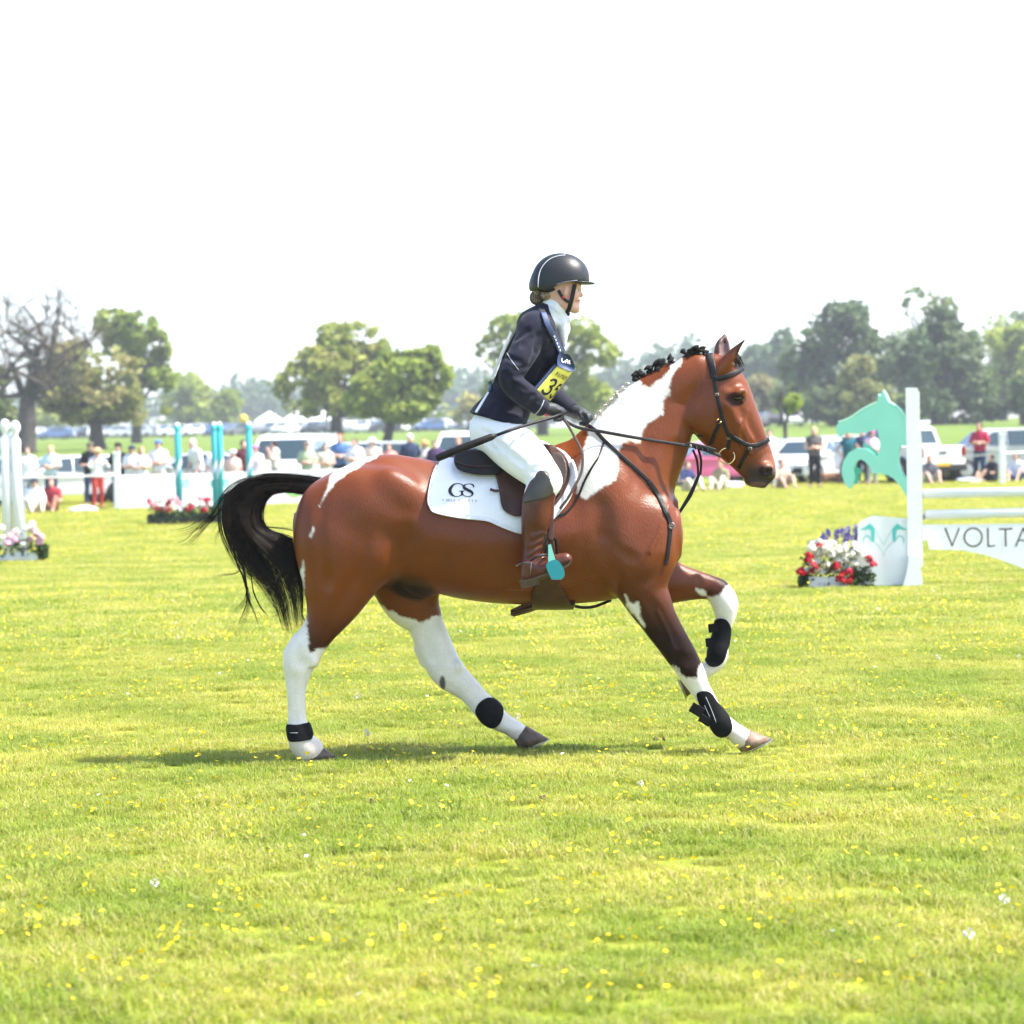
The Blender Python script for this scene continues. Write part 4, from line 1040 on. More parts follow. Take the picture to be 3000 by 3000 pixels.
# breastplate and running martingale
bp = empty("breastplate", W(1960, 1560), label="black leather breastplate with running martingale across the horse's chest", cat="breastplate")
strap_on(HF, [(1722, 1246), (1745, 1262), (1770, 1290), (1820, 1335), (1870, 1380), (1905, 1414)], .020, .006, "neck_strap", M_blackleather, bp)
strap_on(HF, [(1900, 1409), (1925, 1445), (1945, 1485), (1960, 1520), (1966, 1536)], .026, .007, "lower_neck_strap", M_blackleather, bp)
strap_on(HF, [(1770, 1292), (1756, 1335), (1735, 1368), (1712, 1410), (1690, 1462), (1660, 1500), (1634, 1512)], .011, .005, "girth_strap", M_blackleather, bp)
strap_on(HF, [(1966, 1538), (1963, 1570), (1960, 1600), (1956, 1630), (1950, 1656)], .020, .006, "chest_strap", M_blackleather, bp)
strap_on(HF, [(1722, 1246), (1770, 1290), (1840, 1352), (1905, 1414), (1945, 1470), (1972, 1530)], .020, .006, 'far_neck_strap', M_blackleather, bp, side=1, Y=.15)
c = on(HF, [(1968, 1540)], .012, -.1, -1, 1)[0]
b = MB(); b.tube([c + np.array([.014 * math.cos(t), -.004, .014 * math.sin(t)]) for t in np.linspace(0, 6.283, 17)], .0035, 6, False); b.build("ring", M_steel, bp)
b = MB(); P = [W(*p) for p in crom([(1972, 1520, -.06), (1986, 1507, -.05), (2005, 1478, -.05), (2022, 1450, -.05), (2040, 1410, -.05), (2050, 1385, -.05)], 5)]
b.strap(P, np.interp(np.linspace(0, 1, len(P)), [0, .3, .6, 1], [.016, .016, .022, .014]), .006, (0, -1, .3)); b.build("martingale_strap", M_blackleather, bp)
for (q0, q1, q2, y0) in (((2046, 1396), (2042, 1350), (2030, 1318), -.05), ((2052, 1390), (2054, 1350), (2046, 1316), .05)):
    b = MB(); P = [W(*p) for p in crom([(*q0, -.03), (*q1, y0 * .8), (*q2, y0 * 1.5)], 6)]; b.strap(P, .012, .005, (0, -1, .2)); b.build("martingale_fork", M_blackleather, bp)
b = MB(); b.tube([W(*p) for p in crom([(1684, 1776, -.02), (1710, 1780, -.02), (1745, 1776, -.02), (1790, 1758, 0)], 6)], .008, 8); b.build("belly_strap", M_blackleather, bp)
# bridle
br = empty("bridle", W(2110, 1320), label="black leather bridle with a loose-ring bit and long reins on the horse", cat="bridle")
strap_on(HF, [(2078, 1036), (2084, 1060), (2088, 1085), (2092, 1108)], .036, .008, "headpiece", M_blackleather, br, Y=-.05)
strap_on(HF, [(2094, 1110), (2120, 1106), (2148, 1094), (2176, 1079)], .026, .010, "browband", M_blackleather, br, Y=-.05)
strap_on(HF, [(2092, 1100), (2096, 1130), (2101, 1160)], .022, .008, "cheek_upper", M_blackleather, br)
strap_on(HF, [(2100, 1152), (2107, 1185), (2117, 1225), (2128, 1258), (2140, 1284)], .020, .009, "cheekpiece", M_blackleather, br)
strap_on(HF, [(2140, 1276), (2165, 1292), (2190, 1304), (2205, 1306), (2228, 1300), (2252, 1288)], .024, .012, "noseband", M_blackleather, br)
strap_on(HF, [(2196, 1312), (2184, 1334), (2172, 1354), (2164, 1372)], .018, .008, "flash_strap", M_blackleather, br)
strap_on(HF, [(2109, 1236), (2100, 1258), (2090, 1280), (2081, 1303)], .020, .008, "jowl_strap", M_blackleather, br)
strap_on(HF, [(2138, 1284), (2134, 1302), (2131, 1318)], .018, .009, "bit_strap", M_blackleather, br)
strap_on(HF, [(2060, 1278), (2052, 1276), (2045, 1276)], .010, .006, "throat_lash_end", M_blackleather, br)
def ring(c, r, t, name, m, par, n=28):
    MB().tube([np.asarray(c) + np.array([r * math.cos(a), .008 * math.sin(a * 2), r * math.sin(a)]) for a in np.linspace(0, 2 * math.pi, n)], t, 8, False).build(name, m, par)
bit = on(HF, [(2129, 1336)], .02, -.08, -1, 1)[0]
ring(bit, .041, .0042, "bit_ring", M_brass, br)
c = on(HF, [(2106, 1234)], .010, -.08, -1, 1)[0]; ring(c, .011, .0025, "buckle_ring", M_brass, br)
for (a, b_) in ((2100, 1156), (2197, 1314), (2134, 1284)):
    c = on(HF, [(a, b_)], .013, -.08, -1, 1)[0]; MB().box(c, (.020, .006, .016), bev=.002).build("buckle", M_steel, br)
b = MB(); P = [W(*p) for p in crom([(2008, 1300, -.125), (2030, 1301, -.122), (2062, 1308, -.115), (2098, 1318, -.105)], 5)]; b.strap(P, .013, .005, (0, -1, .3)); b.build('curb_strap', M_blackleather, br)
reins = [(1645, 1222, -.10), (1664, 1238, -.105), (1700, 1254, -.11), (1760, 1264, -.12), (1850, 1280, -.14), (1950, 1296, -.135), (2040, 1310, -.12), (2085, 1326, -.105), (2112, 1336, -.10)]
b = MB(); P = [W(*p) for p in crom(reins, 6)]; b.strap(P, .016, .006, (0, -1, .4)); rr_ = b.build("rein", M_blackleather, br)
b = MB(); P = [W(*p) for p in crom([(1722, 1232, .06), (1800, 1262, .10), (1900, 1286, .12), (2010, 1303, .11), (2090, 1325, .09), (2125, 1336, .085)], 6)]; b.strap(P, .016, .006, (0, 1, .4)); b.build("rein", M_blackleather, br)
b = MB(); P = [W(*p) for p in crom([(1648, 1224, -.11), (1668, 1252, -.15), (1688, 1290, -.19), (1706, 1330, -.225), (1704, 1380, -.26), (1686, 1420, -.285), (1662, 1462, -.30), (1640, 1490, -.31)], 6)]
P2 = [np.array([p[0], min(p[1], HF.sy(p[0], p[2], .020)[0]), p[2]]) for p in P]
b.strap(P2, .014, .005, (0, -1, .2)); b.build("rein_loop", M_rollleather, br)
for k in range(4):
    t = .50 + k * .012
    P = [W(2030 + k * 14, 1304 + k * 4, -.122), W(2034 + k * 14, 1312 + k * 4, -.122)]
    MB().box(W(2022 + 16 * k, 1307 + 4 * k, -.122), (.012, .020, .020), bev=.003).build("rein_stop" if k in (0, 3) else "keeper", M_blackleather if k else M_steel, br)
# leg boots
legs = "black boots on the horse's legs"
def legboot(label, poly, Y, o1, ylim, tabs=(), prints=()):
    e = empty("leg_boot", W(*np.mean(poly, 0), Y), label=label, cat="horse boot", group=legs)
    Pz = xz(poly, Y); lo_ = (Pz[:, 0].min() - .03, -.30 if Y < 0 else .03, Pz[:, 1].min() - .03); hi_ = (Pz[:, 0].max() + .03, -.03 if Y < 0 else .30, Pz[:, 1].max() + .03)
    V, Q = shell(HF, crom(poly, 3, True), Y, -.002, o1, lo_, hi_, .0045)
    mesh("shell", V, Q, M_neoprene, e)
    for (a, b_, c, d, ang) in tabs:
        p = W(a, b_, Y * 1.05); MB().box(p, (c / PXM, .011, d / PXM), Matrix.Rotation(ang, 3, 'Y'), .003).build("strap_tab", M_neoprene, e, smooth=False)
    for pts in prints:
        P = on(HF, pts, o1 + .001, Y * 1.3, -1, 3); MB().strap(P, .0022, .001, (0, -1, 0)).build("print", M_piping, e)
    return e
legboot("black tendon boot on the near foreleg reaching for the ground", [(2040, 2036), (2050, 2026), (2068, 2024), (2086, 2032), (2104, 2058), (2128, 2084), (2142, 2108), (2145, 2136), (2132, 2156), (2112, 2163), (2092, 2152), (2072, 2116), (2052, 2074)], -.19, .013, -1,
        [(2042, 2080, 40, 30, .55), (2066, 2110, 36, 24, .55)], [[(2068, 2042), (2084, 2078), (2098, 2116)], [(2064, 2066), (2072, 2084), (2080, 2100)]])
legboot("black tendon boot on the raised folded foreleg", [(2096, 1818), (2118, 1812), (2134, 1822), (2144, 1846), (2140, 1886), (2132, 1906), (2122, 1936), (2104, 1952), (2082, 1953), (2068, 1940), (2066, 1916), (2078, 1868)], .11, .014, 1,
        [(2088, 1840, 26, 26, -.1), (2080, 1882, 26, 26, -.1)])
legboot("short black fetlock boot on the hind leg standing on the ground", [(838, 2124), (870, 2122), (905, 2118), (914, 2130), (916, 2162), (900, 2168), (870, 2172), (846, 2172), (838, 2150)], -.20, .013, -1, (), [[(850, 2147), (872, 2147)]])
legboot("rounded black fetlock boot on the hind leg reaching forward", [(1392, 2080), (1406, 2056), (1434, 2043), (1462, 2058), (1476, 2082), (1470, 2110), (1456, 2130), (1436, 2136), (1412, 2122), (1396, 2100)], .10, .014, 1)
# ================================================================== THE RIDER
RF_LO, RF_HI = (W(1350, 1)[0] - .03, -.54, W(1, 1745)[2]), (W(1770, 1)[0], .54, W(1, 735)[2])
def yz(a, b, y): return W(a, b, y)
kn = -.375; ft = -.385
spine = [(1458, 1262, 0), (1502, 1155, 0), (1553, 1050, 0), (1578, 972, 0)]
J = dict(hip=(1462, 1272), sh=(1568, 960))
def near_leg():
    return [yz(1458, 1268, -.085), yz(1500, 1306, -.17), yz(1545, 1348, -.27), yz(1585, 1386, -.345), yz(1602, 1410, kn)], [.125, .125, .112, .090, .074]
def far_leg():
    return [yz(1458, 1268, .085), yz(1500, 1306, .17), yz(1545, 1348, .27), yz(1585, 1386, .345), yz(1602, 1410, -kn)], [.125, .125, .112, .090, .074]
def calf(s=-1, g=0):
    k = abs(kn); f = abs(ft)
    return [yz(1602, 1405, s * k), yz(1580, 1450, s * .378), yz(1573, 1510, s * .375), yz(1565, 1570, s * .375), yz(1560, 1622, s * .38), yz(1556, 1652, s * f)], [.072 + g, .078 + g, .076 + g, .060 + g, .050 + g, .050 + g]
def foot(s=-1, g=0):
    f = abs(ft); return [yz(1548, 1684, s * f), yz(1585, 1668, s * (f + .005)), yz(1622, 1652, s * (f + .012)), yz(1656, 1640, s * (f + .016))], [.044 + g, .048 + g, .042 + g, .032 + g]
ARM_N = ([yz(1570, 962, -.155), yz(1532, 1035, -.225), yz(1496, 1108, -.275), yz(1540, 1158, -.235), yz(1592, 1196, -.165)], [.072, .068, .058, .055, .040])
ARM_F = ([yz(1585, 965, .155), yz(1580, 1050, .225), yz(1582, 1125, .265), yz(1630, 1170, .21), yz(1676, 1204, .14)], [.072, .066, .058, .052, .038])
def torso(F, g=0.0, k=.05):
    F.chain([yz(*p) for p in spine], [.128 + g, .112 + g, .124 + g, .098 + g], [1.30, 1.18, 1.22, 1.55], k=.02, n=5)
    c = yz(1615, 1035, 0); F.ell(c, (.058 + g, .115 + g, .085 + g), roty(.3), k=.06)         # bust
    c = yz(1425, 1262, 0); F.ell(c, (.085 + g, .165 + g, .10 + g), k=.06)
    for s in (-1, 1): F.ell(yz(1570, 960, s * .15), (.078 + g, .075 + g, .068 + g), k=.06)
def arms(F, g=0.0, kk=.035):
    for P, r in (ARM_N, ARM_F): F.chain(P, np.array(r) + g, 1.0, k=.02, n=5, kk=kk)
def head(F, kk=.02):
    H = lambda a, b, y=0: yz(a, b, y)
    F.ell(H(1636, 832), (.108, .076, .112), k=.02)
    F.ell(H(1660, 862), (.062, .060, .085), roty(.05), k=.03)
    for s in (-1, 1):
        F.cap(H(1650, 888, s * .048), H(1684, 904, s * .014), .022, .018, k=.03)
        F.ell(H(1676, 868, s * .034), (.028, .022, .022), k=.02)                    # cheek
        F.ell(H(1656, 854, s * .074), (.014, .010, .030), roty(.15), k=.006)          # ear
        F.ell(H(1694, 851, s * .030), (.014, .016, .008), k=.008, mode='carve')
    F.ell(H(1690, 838), (.022, .050, .018), k=.02)                                   # brow
    F.cap(H(1695, 846), H(1703, 864), .008, .0095, k=.012); F.ell(H(1703, 866), (.011, .013, .009), k=.008)
    F.ell(H(1692, 880), (.017, .026, .007), k=.006); F.ell(H(1691, 888), (.015, .023, .007), k=.006)
    F.ell(H(1685, 904), (.022, .026, .020), k=.02)
    F.chain([H(1632, 875), H(1618, 905), H(1600, 935)], [.056, .056, .066], 1.0, kk=.03)
# one continuous body under the clothes
BF = Field(RF_LO, RF_HI, .0075)
torso(BF, -.016); arms(BF, -.020)
for fn in (near_leg, far_leg):
    P, r = fn(); BF.chain(P, np.array(r) - .016, 1.0, n=4, k=.02, kk=.05)
for s in (-1, 1):
    P, r = calf(s, -.010); BF.chain(P, r, 1.0, n=3, kk=.03)
    P, r = foot(s, -.012); BF.chain(P, r, 1.0, n=3, kk=.03)
head(BF)
HANDS = [dict(w=(1592, 1196, -.165), k=(1642, 1203, -.112), d=(1634, 1228, -.095), s=-1), dict(w=(1676, 1204, .14), k=(1722, 1218, .085), d=(1716, 1242, .07), s=1)]
def hand(F, h, g=0.0):
    w, k, d = (yz(*h[q]) for q in 'wkd')
    F.chain([w, w + (k - w) * .5, k - [0, 0, .008]], [.030 + g, .034 + g, .026 + g], 1.0, n=4, kk=.02)
    out = np.array([0, 1.0, 0]); fw = (k - w) / np.linalg.norm(k - w)
    dn = np.array([fw[2], 0, -fw[0]]); dn = dn / np.linalg.norm(dn)
    for i in range(4):
        o = (i - 1.5) * .0185
        base = k + out * o - fw * abs(i - 1.4) * .004
        p1 = base + fw * .014 + dn * .016; p2 = base + fw * .008 + dn * .044; p3 = base - fw * .020 + dn * .050
        F.chain([base - fw * .02, base, p1, p2, p3], np.array([.011, .0115, .0108, .010, .0088]) + g, 1.0, n=3, kk=.004)
    t0 = w + (k - w) * .45 - out * h['s'] * .030; F.chain([t0, t0 + fw * .026 + dn * .020 - out * h['s'] * .004, k - out * h['s'] * .018 + dn * .030 + fw * .012], np.array([.013, .0125, .010]) + g, 1.0, n=4, kk=.008)
GF = {}
for h in HANDS: hand(BF, h, -.003)
BV, BQ = BF.surface()
M_skin = mat("skin", (.62, .30, .20), rough=.5, spec=.4, var=.10, vscale=40, bump=.04, bscale=200)
rider = empty("person", W(1500, 1330), label="rider in navy jacket, white breeches, brown boots and black helmet, seated on the horse", cat="person")
skinc = np.tile(np.array([.66, .38, .29]), (len(BV), 1)); lipc = W(1695, 884)
dl = np.sqrt(((BV[:, 0] - lipc[0]) / .020) ** 2 + ((BV[:, 2] - lipc[2]) / .011) ** 2); skinc = mixc(skinc, [.42, .13, .12], np.clip(1.3 - dl, 0, .6))
ck = W(1672, 872); dk = np.sqrt(((BV[:, 0] - ck[0]) / .035) ** 2 + ((BV[:, 2] - ck[2]) / .03) ** 2); skinc = mixc(skinc, [.66, .28, .21], np.clip(1.1 - dk, 0, .45))
M_skin2 = mat("rider_skin", (1, 1, 1), rough=.5, spec=.4, attr="Col", var=.06, vscale=50, bump=.03, bscale=220)
mesh("body", BV, BQ, M_skin2, rider, cols=skinc)
M_eyewhite = mat("eye_white", (.75, .72, .70), rough=.2); M_iris = mat("iris", (.06, .05, .04), rough=.1)
for s in (-1, 1):
    e = yz(1688, 851, s * .030); o = MB().ball(e, (.012, .012, .0105), 12, 8).build("eye", M_eyewhite, rider)
    MB().ball(e + [.0085, s * .002, 0], (.005, .0055, .0055), 10, 6).build("iris", M_iris, o)
    MB().tube([W(1692, 846.5, s * .018), W(1691, 845.5, s * .030), W(1686, 847.5, s * .043)], .0022, 6).build("eyelashes", M_hair, o)

# jacket, shaped with folds and cut at the hem
def folds(V, amp, seed, dirs=(1, 1, 1)):
    n = vnoise(V * np.asarray(dirs), 11, seed) * .6 + vnoise(V * np.asarray(dirs), 24, seed + 1) * .4
    return n * amp
def inflate(V, Q, amp, seed, mask=None, dirs=(1, 1, 1)):
    a, b, c, d = (V[Q[:, i]] for i in range(4)); fnv = np.cross(c - a, d - b); N = np.zeros_like(V)
    for i in range(4): np.add.at(N, Q[:, i], fnv)
    N /= np.maximum(np.linalg.norm(N, axis=1, keepdims=True), 1e-9)
    n = folds(V, amp, seed, dirs)
    if mask is not None: n = n * mask
    return V + N * n[:, None]
JF = Field(RF_LO, RF_HI, .0065)
torso(JF, .008); arms(JF, .006)
for fn in (near_leg, far_leg):
    P, r = fn(); JF.chain(P[:2], np.array(r[:2]) + .006, 1.0, n=4, k=.02, kk=.05)
JF.chain([W(1612, 908), W(1594, 922), W(1562, 948)], [.052, .064, .082], 1.35, n=4, kk=.03)
c = yz(1440, 1225, 0); JF.ell(c, (.115, .190, .10), roty(-.15), k=.05)
for a, b in (((1530, 1062), (1482, 1042)), ((1540, 1100), (1488, 1100)), ((1508, 1130), (1476, 1092)), ((1542, 1142), (1500, 1128)), ((1572, 1160), (1536, 1172)), ((1592, 1176), (1560, 1186)), ((1588, 1010), (1560, 1060)), ((1600, 1000), (1592, 1050)), ((1508, 990), (1545, 965)), ((1560, 985), (1530, 1010)), ((1580, 980), (1572, 1030)), ((1556, 1075), (1510, 1085)), ((1500, 1140), (1530, 1160)), ((1548, 1186), (1576, 1198)), ((1610, 1060), (1580, 1110)), ((1450, 1180), (1440, 1215))):
    crease(JF, a, b, -.25, -.25, .017, .006)
t = JF; x, y, z = t.axes()
hem = xz([(1340, 1180), (1383, 1213), (1430, 1226), (1480, 1240), (1530, 1243), (1556, 1252), (1575, 1276), (1592, 1268), (1700, 1180), (1800, 700), (1300, 700)], 0)
pd = poly_sdf(hem, x[:, 0, 0][:, None], z[0, 0, :][None, :])[:, None, :]
t.f = np.maximum(t.f, pd.astype(np.float32))
# open front (V) and neck hole, sleeve ends, hollow inside
nk = xz([(1606, 872), (1606, 892), (1612, 920), (1622, 948), (1640, 985), (1652, 1020), (1662, 1010), (1720, 940), (1700, 860)], 0)
pd = poly_sdf(nk, x[:, 0, 0][:, None], z[0, 0, :][None, :])[:, None, :]
t.f = np.maximum(t.f, -(np.maximum(pd, np.abs(y) - .075)).astype(np.float32))
for P, r in (ARM_N, ARM_F):
    d = (P[-1] - P[-2]); d = d / np.linalg.norm(d); e = P[-1] + d * .004
    pl = (x - e[0]) * d[0] + (y - e[1]) * d[1] + (z - e[2]) * d[2]
    dist = np.sqrt((x - e[0]) ** 2 + (y - e[1]) ** 2 + (z - e[2]) ** 2)
    t.f = np.where(dist < .10, np.maximum(t.f, pl), t.f).astype(np.float32)
JV, JQ = JF.surface(); JV = smooth_mesh(JV, JQ, 1, .4)
JV = inflate(JV, JQ, .0045, 21)
M_jacket = mat("navy_softshell", (.014, .014, .026), rough=.8, spec=.14, sheen=.10, var=.15, vscale=12, bump=.22, bscale=160)
jacket = mesh("jacket", JV, JQ, M_jacket, rider)
JS = JF
M_silver = mat("silver_piping", (.55, .56, .58), rough=.5)
def line_on(F, pts, r, name, m, par, off=.001, Y=-.15):
    MB().tube(on(F, pts, off, Y, -1, 5), r, 6).build(name, m, par)
line_on(JS, [(1582, 905), (1592, 922), (1602, 945), (1612, 962), (1620, 958)], .0018, "collar_piping", M_silver, jacket)
line_on(JS, [(1484, 1032), (1500, 1058), (1520, 1084)], .0013, "sleeve_piping", M_silver, jacket, Y=-.27)
line_on(JS, [(1594, 1172), (1588, 1188), (1578, 1204), (1566, 1216)], .0020, "cuff_stitching", M_silver, jacket, Y=-.2)
strap_on(JS, [(1584, 903), (1598, 930), (1616, 960), (1632, 1000), (1644, 1038)], .034, .006, "lapel", mat("black_lapel", (.012, .013, .018), rough=.6), jacket, Y=-.1)
for P, r in (ARM_F,):
    pass
# breeches
PF = Field((RF_LO[0], -.50, W(1, 1540)[2]), (RF_HI[0], .50, W(1, 1140)[2]), .0065)
torso(PF, -.004)
for fn in (near_leg, far_leg):
    P, r = fn(); PF.chain(P, np.array(r) - .001, 1.0, n=5, k=.02, kk=.05)
for s in (-1, 1):
    P, r = calf(s, .0); PF.chain(P[:2], r[:2], 1.0, n=3, kk=.03)
for a, b in (((1470, 1262), (1520, 1250)), ((1440, 1290), (1480, 1318)), ((1560, 1372), (1590, 1362)), ((1580, 1400), (1606, 1380)), ((1425, 1302), (1450, 1322)), ((1500, 1262), (1545, 1290)), ((1520, 1272), (1560, 1310)), ((1408, 1262), (1440, 1275)), ((1404, 1280), (1430, 1296)), ((1572, 1392), (1612, 1392)), ((1550, 1380), (1580, 1384)), ((1490, 1330), (1530, 1360))):
    crease(PF, a, b, -.2, -.25, .018, .0055)
x, y, z = PF.axes(); PF.f = np.maximum(PF.f, z - W(1, 1226)[2]).astype(np.float32)
V, Q = PF.surface(); V = inflate(smooth_mesh(V, Q, 1, .4), Q, .002, 31)
M_breech = mat("white_breeches", (.81, .81, .82), rough=.75, spec=.2, sheen=.2, bump=.10, bscale=220)
breeches = mesh("breeches", V, Q, M_breech, rider)
# boots
M_boot = mat("brown_boot_leather", (.085, .022, .011), rough=.30, spec=.35, var=.3, vscale=12, bump=.10, bscale=70)
M_boottop = mat("dark_boot_top", (.035, .031, .026), rough=.36, spec=.5, var=.2, vscale=20)
M_sole = mat("boot_sole", (.075, .048, .026), rough=.7, var=.3, vscale=30)
for s in (-1, 1):
    F = Field((W(1490, 1)[0], s * .47 if s < 0 else .30, W(1, 1740)[2]), (W(1700, 1)[0], -.30 if s < 0 else .47, W(1, 1365)[2]), .0055)
    P, r = calf(s, .004); F.chain(P, r, 1.0, n=5, kk=.0)
    P, r = foot(s, .004); F.chain(P, r, .95, n=5, kk=.025)
    if s < 0:
        for a, b in (((1592, 1552), (1560, 1560)), ((1592, 1574), (1556, 1590)), ((1590, 1596), (1548, 1614)), ((1588, 1616), (1545, 1640)), ((1600, 1634), (1575, 1648))):
            crease(F, a, b, -.42, -.42, .014, .0028)
    x, y, z = F.axes()
    top = xz([(1583, 1378), (1560, 1398), (1548, 1420), (1500, 1520), (1480, 1760), (1720, 1760), (1720, 1500), (1640, 1440), (1618, 1412), (1602, 1384)], s * .42)
    pd = poly_sdf(top, x[:, 0, 0][:, None], z[0, 0, :][None, :])[:, None, :]
    F.f = np.maximum(F.f, pd.astype(np.float32))
    V, Q = F.surface(); V = inflate(smooth_mesh(V, Q, 1, .4), Q, .0022, 41)
    boot = mesh("boot", V, Q, M_boot, rider)
    Y = s * .42
    if s < 0:
        tp = crom([(1583, 1376), (1560, 1400), (1550, 1430), (1530, 1474), (1548, 1472), (1580, 1465), (1606, 1458), (1622, 1442), (1618, 1415), (1602, 1386)], 3, True)
        t = F; V, Q = shell(F, tp, -.44, -.006, .004, F.lo, F.lo + F.h * (F.n - 1), .004)
        mesh("boot_top", V, Q, M_boottop, boot)
    # welted sole and heel block
    so = MB(); fo = abs(ft) + .01
    sole = crom([(1524, 1708), (1560, 1702), (1590, 1692), (1625, 1678), (1660, 1662), (1674, 1646), (1671, 1638), (1660, 1654), (1620, 1670), (1580, 1686), (1545, 1698), (1526, 1698)], 3, True)
    so.prism(sole, lambda a, c: W(a, c, s * (fo - .046)), lambda a, c: W(a, c, s * (fo + .046)))
    so.build("sole", M_sole, boot, smooth=False)
    so = MB(); so.prism([(1522, 1704), (1578, 1698), (1581, 1712), (1545, 1722), (1528, 1724)], lambda a, c: W(a, c, s * (fo - .036)), lambda a, c: W(a, c, s * (fo + .036))); so.build("heel", M_sole, boot, smooth=False)
    if s < 0:
        sp = MB(); sp.tube([W(*p) for p in crom([(1514, 1658, -.40), (1524, 1652, -.41), (1540, 1648, -.435), (1556, 1648, -.442)], 4)], .0038, 6)
        sp.ball(W(1514, 1658, -.40), .006, 8, 5); sp.tube([W(1557, 1642, -.444), W(1555, 1668, -.446), W(1553, 1686, -.44)], .003, 6)
        sp.build("spur", M_steel, boot)
        MB().strap([W(*p) for p in crom([(1554, 1644, -.444), (1570, 1632, -.446), (1590, 1626, -.436), (1602, 1624, -.41)], 4)], .012, .004, (0, -1, .4)).build("spur_strap", M_blackleather, boot)
        line_on(F, [(1600, 1560), (1594, 1590), (1590, 1612)], .004, "laces", M_boottop, boot, off=.0, Y=-.43)
# gloves
M_glove = mat("black_glove", (.020, .021, .024), rough=.48, spec=.4, var=.3, vscale=40, bump=.15, bscale=180)
for h in HANDS:
    w, k = yz(*h['w']), yz(*h['k'])
    F = Field(np.minimum(w, k) - .09, np.maximum(w, k) + .09, .0035)
    hand(F, h, .001)
    d = (k - w) / np.linalg.norm(k - w); F.cap(w - d * .02, w + d * .02, .034, .032, k=.012)
    V, Q = F.surface(); mesh("glove", smooth_mesh(V, Q, 1, .4), Q, M_glove, rider)
MB().box(W(1600, 1217, -.197), (.016, .003, .010), Matrix.Rotation(.6, 3, 'Y')).build("glove_logo", mat("red_patch", (.6, .05, .06), rough=.6), rider, smooth=False)
# stock and shirt collar
CF = Field(W(1560, 1060, 0) - [0, .14, 0], W(1720, 850, 0) + [0, .14, 0], .005)
CF.chain([W(1628, 893), W(1620, 908), W(1610, 928)], [.066, .069, .076], 1.0, n=4)
CF.ell(W(1648, 950), (.030, .045, .055), roty(-.5), k=.02); CF.chain([W(1648, 940), W(1648, 975), W(1652, 1010)], [.03, .03, .012], 1.6, n=4, kk=.02)
CF.cap(W(1652, 922, -.02), W(1668, 938, -.03), .012, .006, k=.012); CF.cap(W(1668, 938, -.03), W(1658, 962, -.02), .010, .006, k=.012)
for a, b in (((1605, 900), (1652, 935)), ((1604, 912), (1645, 942))): crease(CF, a, b, -.06, -.06, .010, .004)
x, y, z = CF.axes(); tilt = (z - W(1632, 886)[2]) + (x - W(1632, 886)[0]) * .55
CF.f = np.maximum(CF.f, tilt).astype(np.float32)
V, Q = CF.surface(); mesh("stock", smooth_mesh(V, Q, 1, .4), Q, mat("white_stock", (.76, .77, .76), rough=.8, bump=.2, bscale=60), rider)
# hair
M_brownhair = mat("fair_hair", (.30, .22, .13), rough=.5, var=.5, vscale=60, bump=.6, bscale=110)
M_net = mat("hair_net", (.03, .028, .03), rough=.6)
hr = MB(); hr.ball(W(1572, 872, 0), (.034, .036, .036), 14, 10); hr.ball(W(1600, 866, -.02), (.036, .052, .028), 12, 8); hr.ball(W(1576, 857, 0), (.028, .045, .024), 12, 8)
hb = hr.build("hair", M_brownhair, rider)
net = MB()
for i in range(9):
    a0 = i * math.pi / 9
    net.tube([W(1572, 872, 0) + np.array([.036 * math.cos(t) * math.cos(a0), .038 * math.cos(t) * math.sin(a0), .038 * math.sin(t)]) for t in np.linspace(0, 6.283, 18)], .0016, 4, False)
for i in range(3):
    net.tube([W(1590, 862, 0) + np.array([.045 * math.cos(t), .058 * math.sin(t), -.012 * i + .006 * math.sin(5 * t)]) for t in np.linspace(0, 6.283, 24)], .0022, 4, False)
net.build("hair_net", M_net, hb)
# helmet
EF = Field(W(1540, 870, 0) - [0, .16, 0], W(1760, 735, 0) + [0, .16, 0], .005)
EF.ell(W(1636, 830), (.144, .116, .155), roty(.05), k=.0); EF.ell(W(1668, 812), (.098, .098, .10), k=.05); EF.ell(W(1596, 838), (.074, .088, .055), k=.04)
x, y, z = EF.axes()
cut = xz([(1530, 852), (1566, 851), (1606, 853), (1628, 840), (1642, 832), (1690, 825), (1760, 826), (1760, 700), (1530, 700)], -.05)
pd = poly_sdf(cut, x[:, 0, 0][:, None], z[0, 0, :][None, :])[:, None, :]
EF.f = np.maximum(EF.f, pd.astype(np.float32))
HSURF = EF
hol = Field(EF.lo, EF.lo + EF.h * (EF.n - 1), EF.h); hol.ell(W(1636, 836), (.128, .100, .140), k=0)
m_ = min(hol.f.shape[0], EF.f.shape[0]); 
keep = EF.f.copy(); EF.f = np.maximum(EF.f, -hol.f[:EF.n[0], :EF.n[1], :EF.n[2]])
V, Q = EF.surface(); EF.f = keep
M_helmet = mat("matt_black_helmet", (.016, .017, .019), rough=.42, spec=.36, bump=.05, bscale=400)
helmet = mesh("helmet", smooth_mesh(V, Q, 1, .4), Q, M_helmet, rider)
VF = Field(W(1650, 850, 0) - [0, .16, 0], W(1770, 800, 0) + [0, .16, 0], .004)
VF.ell(W(1688, 827), (.100, .098, .011), roty(.09), k=0)
x, y, z = VF.axes(); VF.f = np.maximum(VF.f, W(1668, 1)[0] - x).astype(np.float32)
V, Q = VF.surface(); mesh("visor", smooth_mesh(V, Q, 2, .5), Q, M_helmet, helmet)
P = on(HSURF, [(1577, 842), (1577, 820), (1582, 795), (1594, 774), (1612, 758), (1634, 750), (1656, 747)], .001, -.10, -1, 5)
MB().tube(P, .0024, 6).build("helmet_piping", M_silver, helmet)
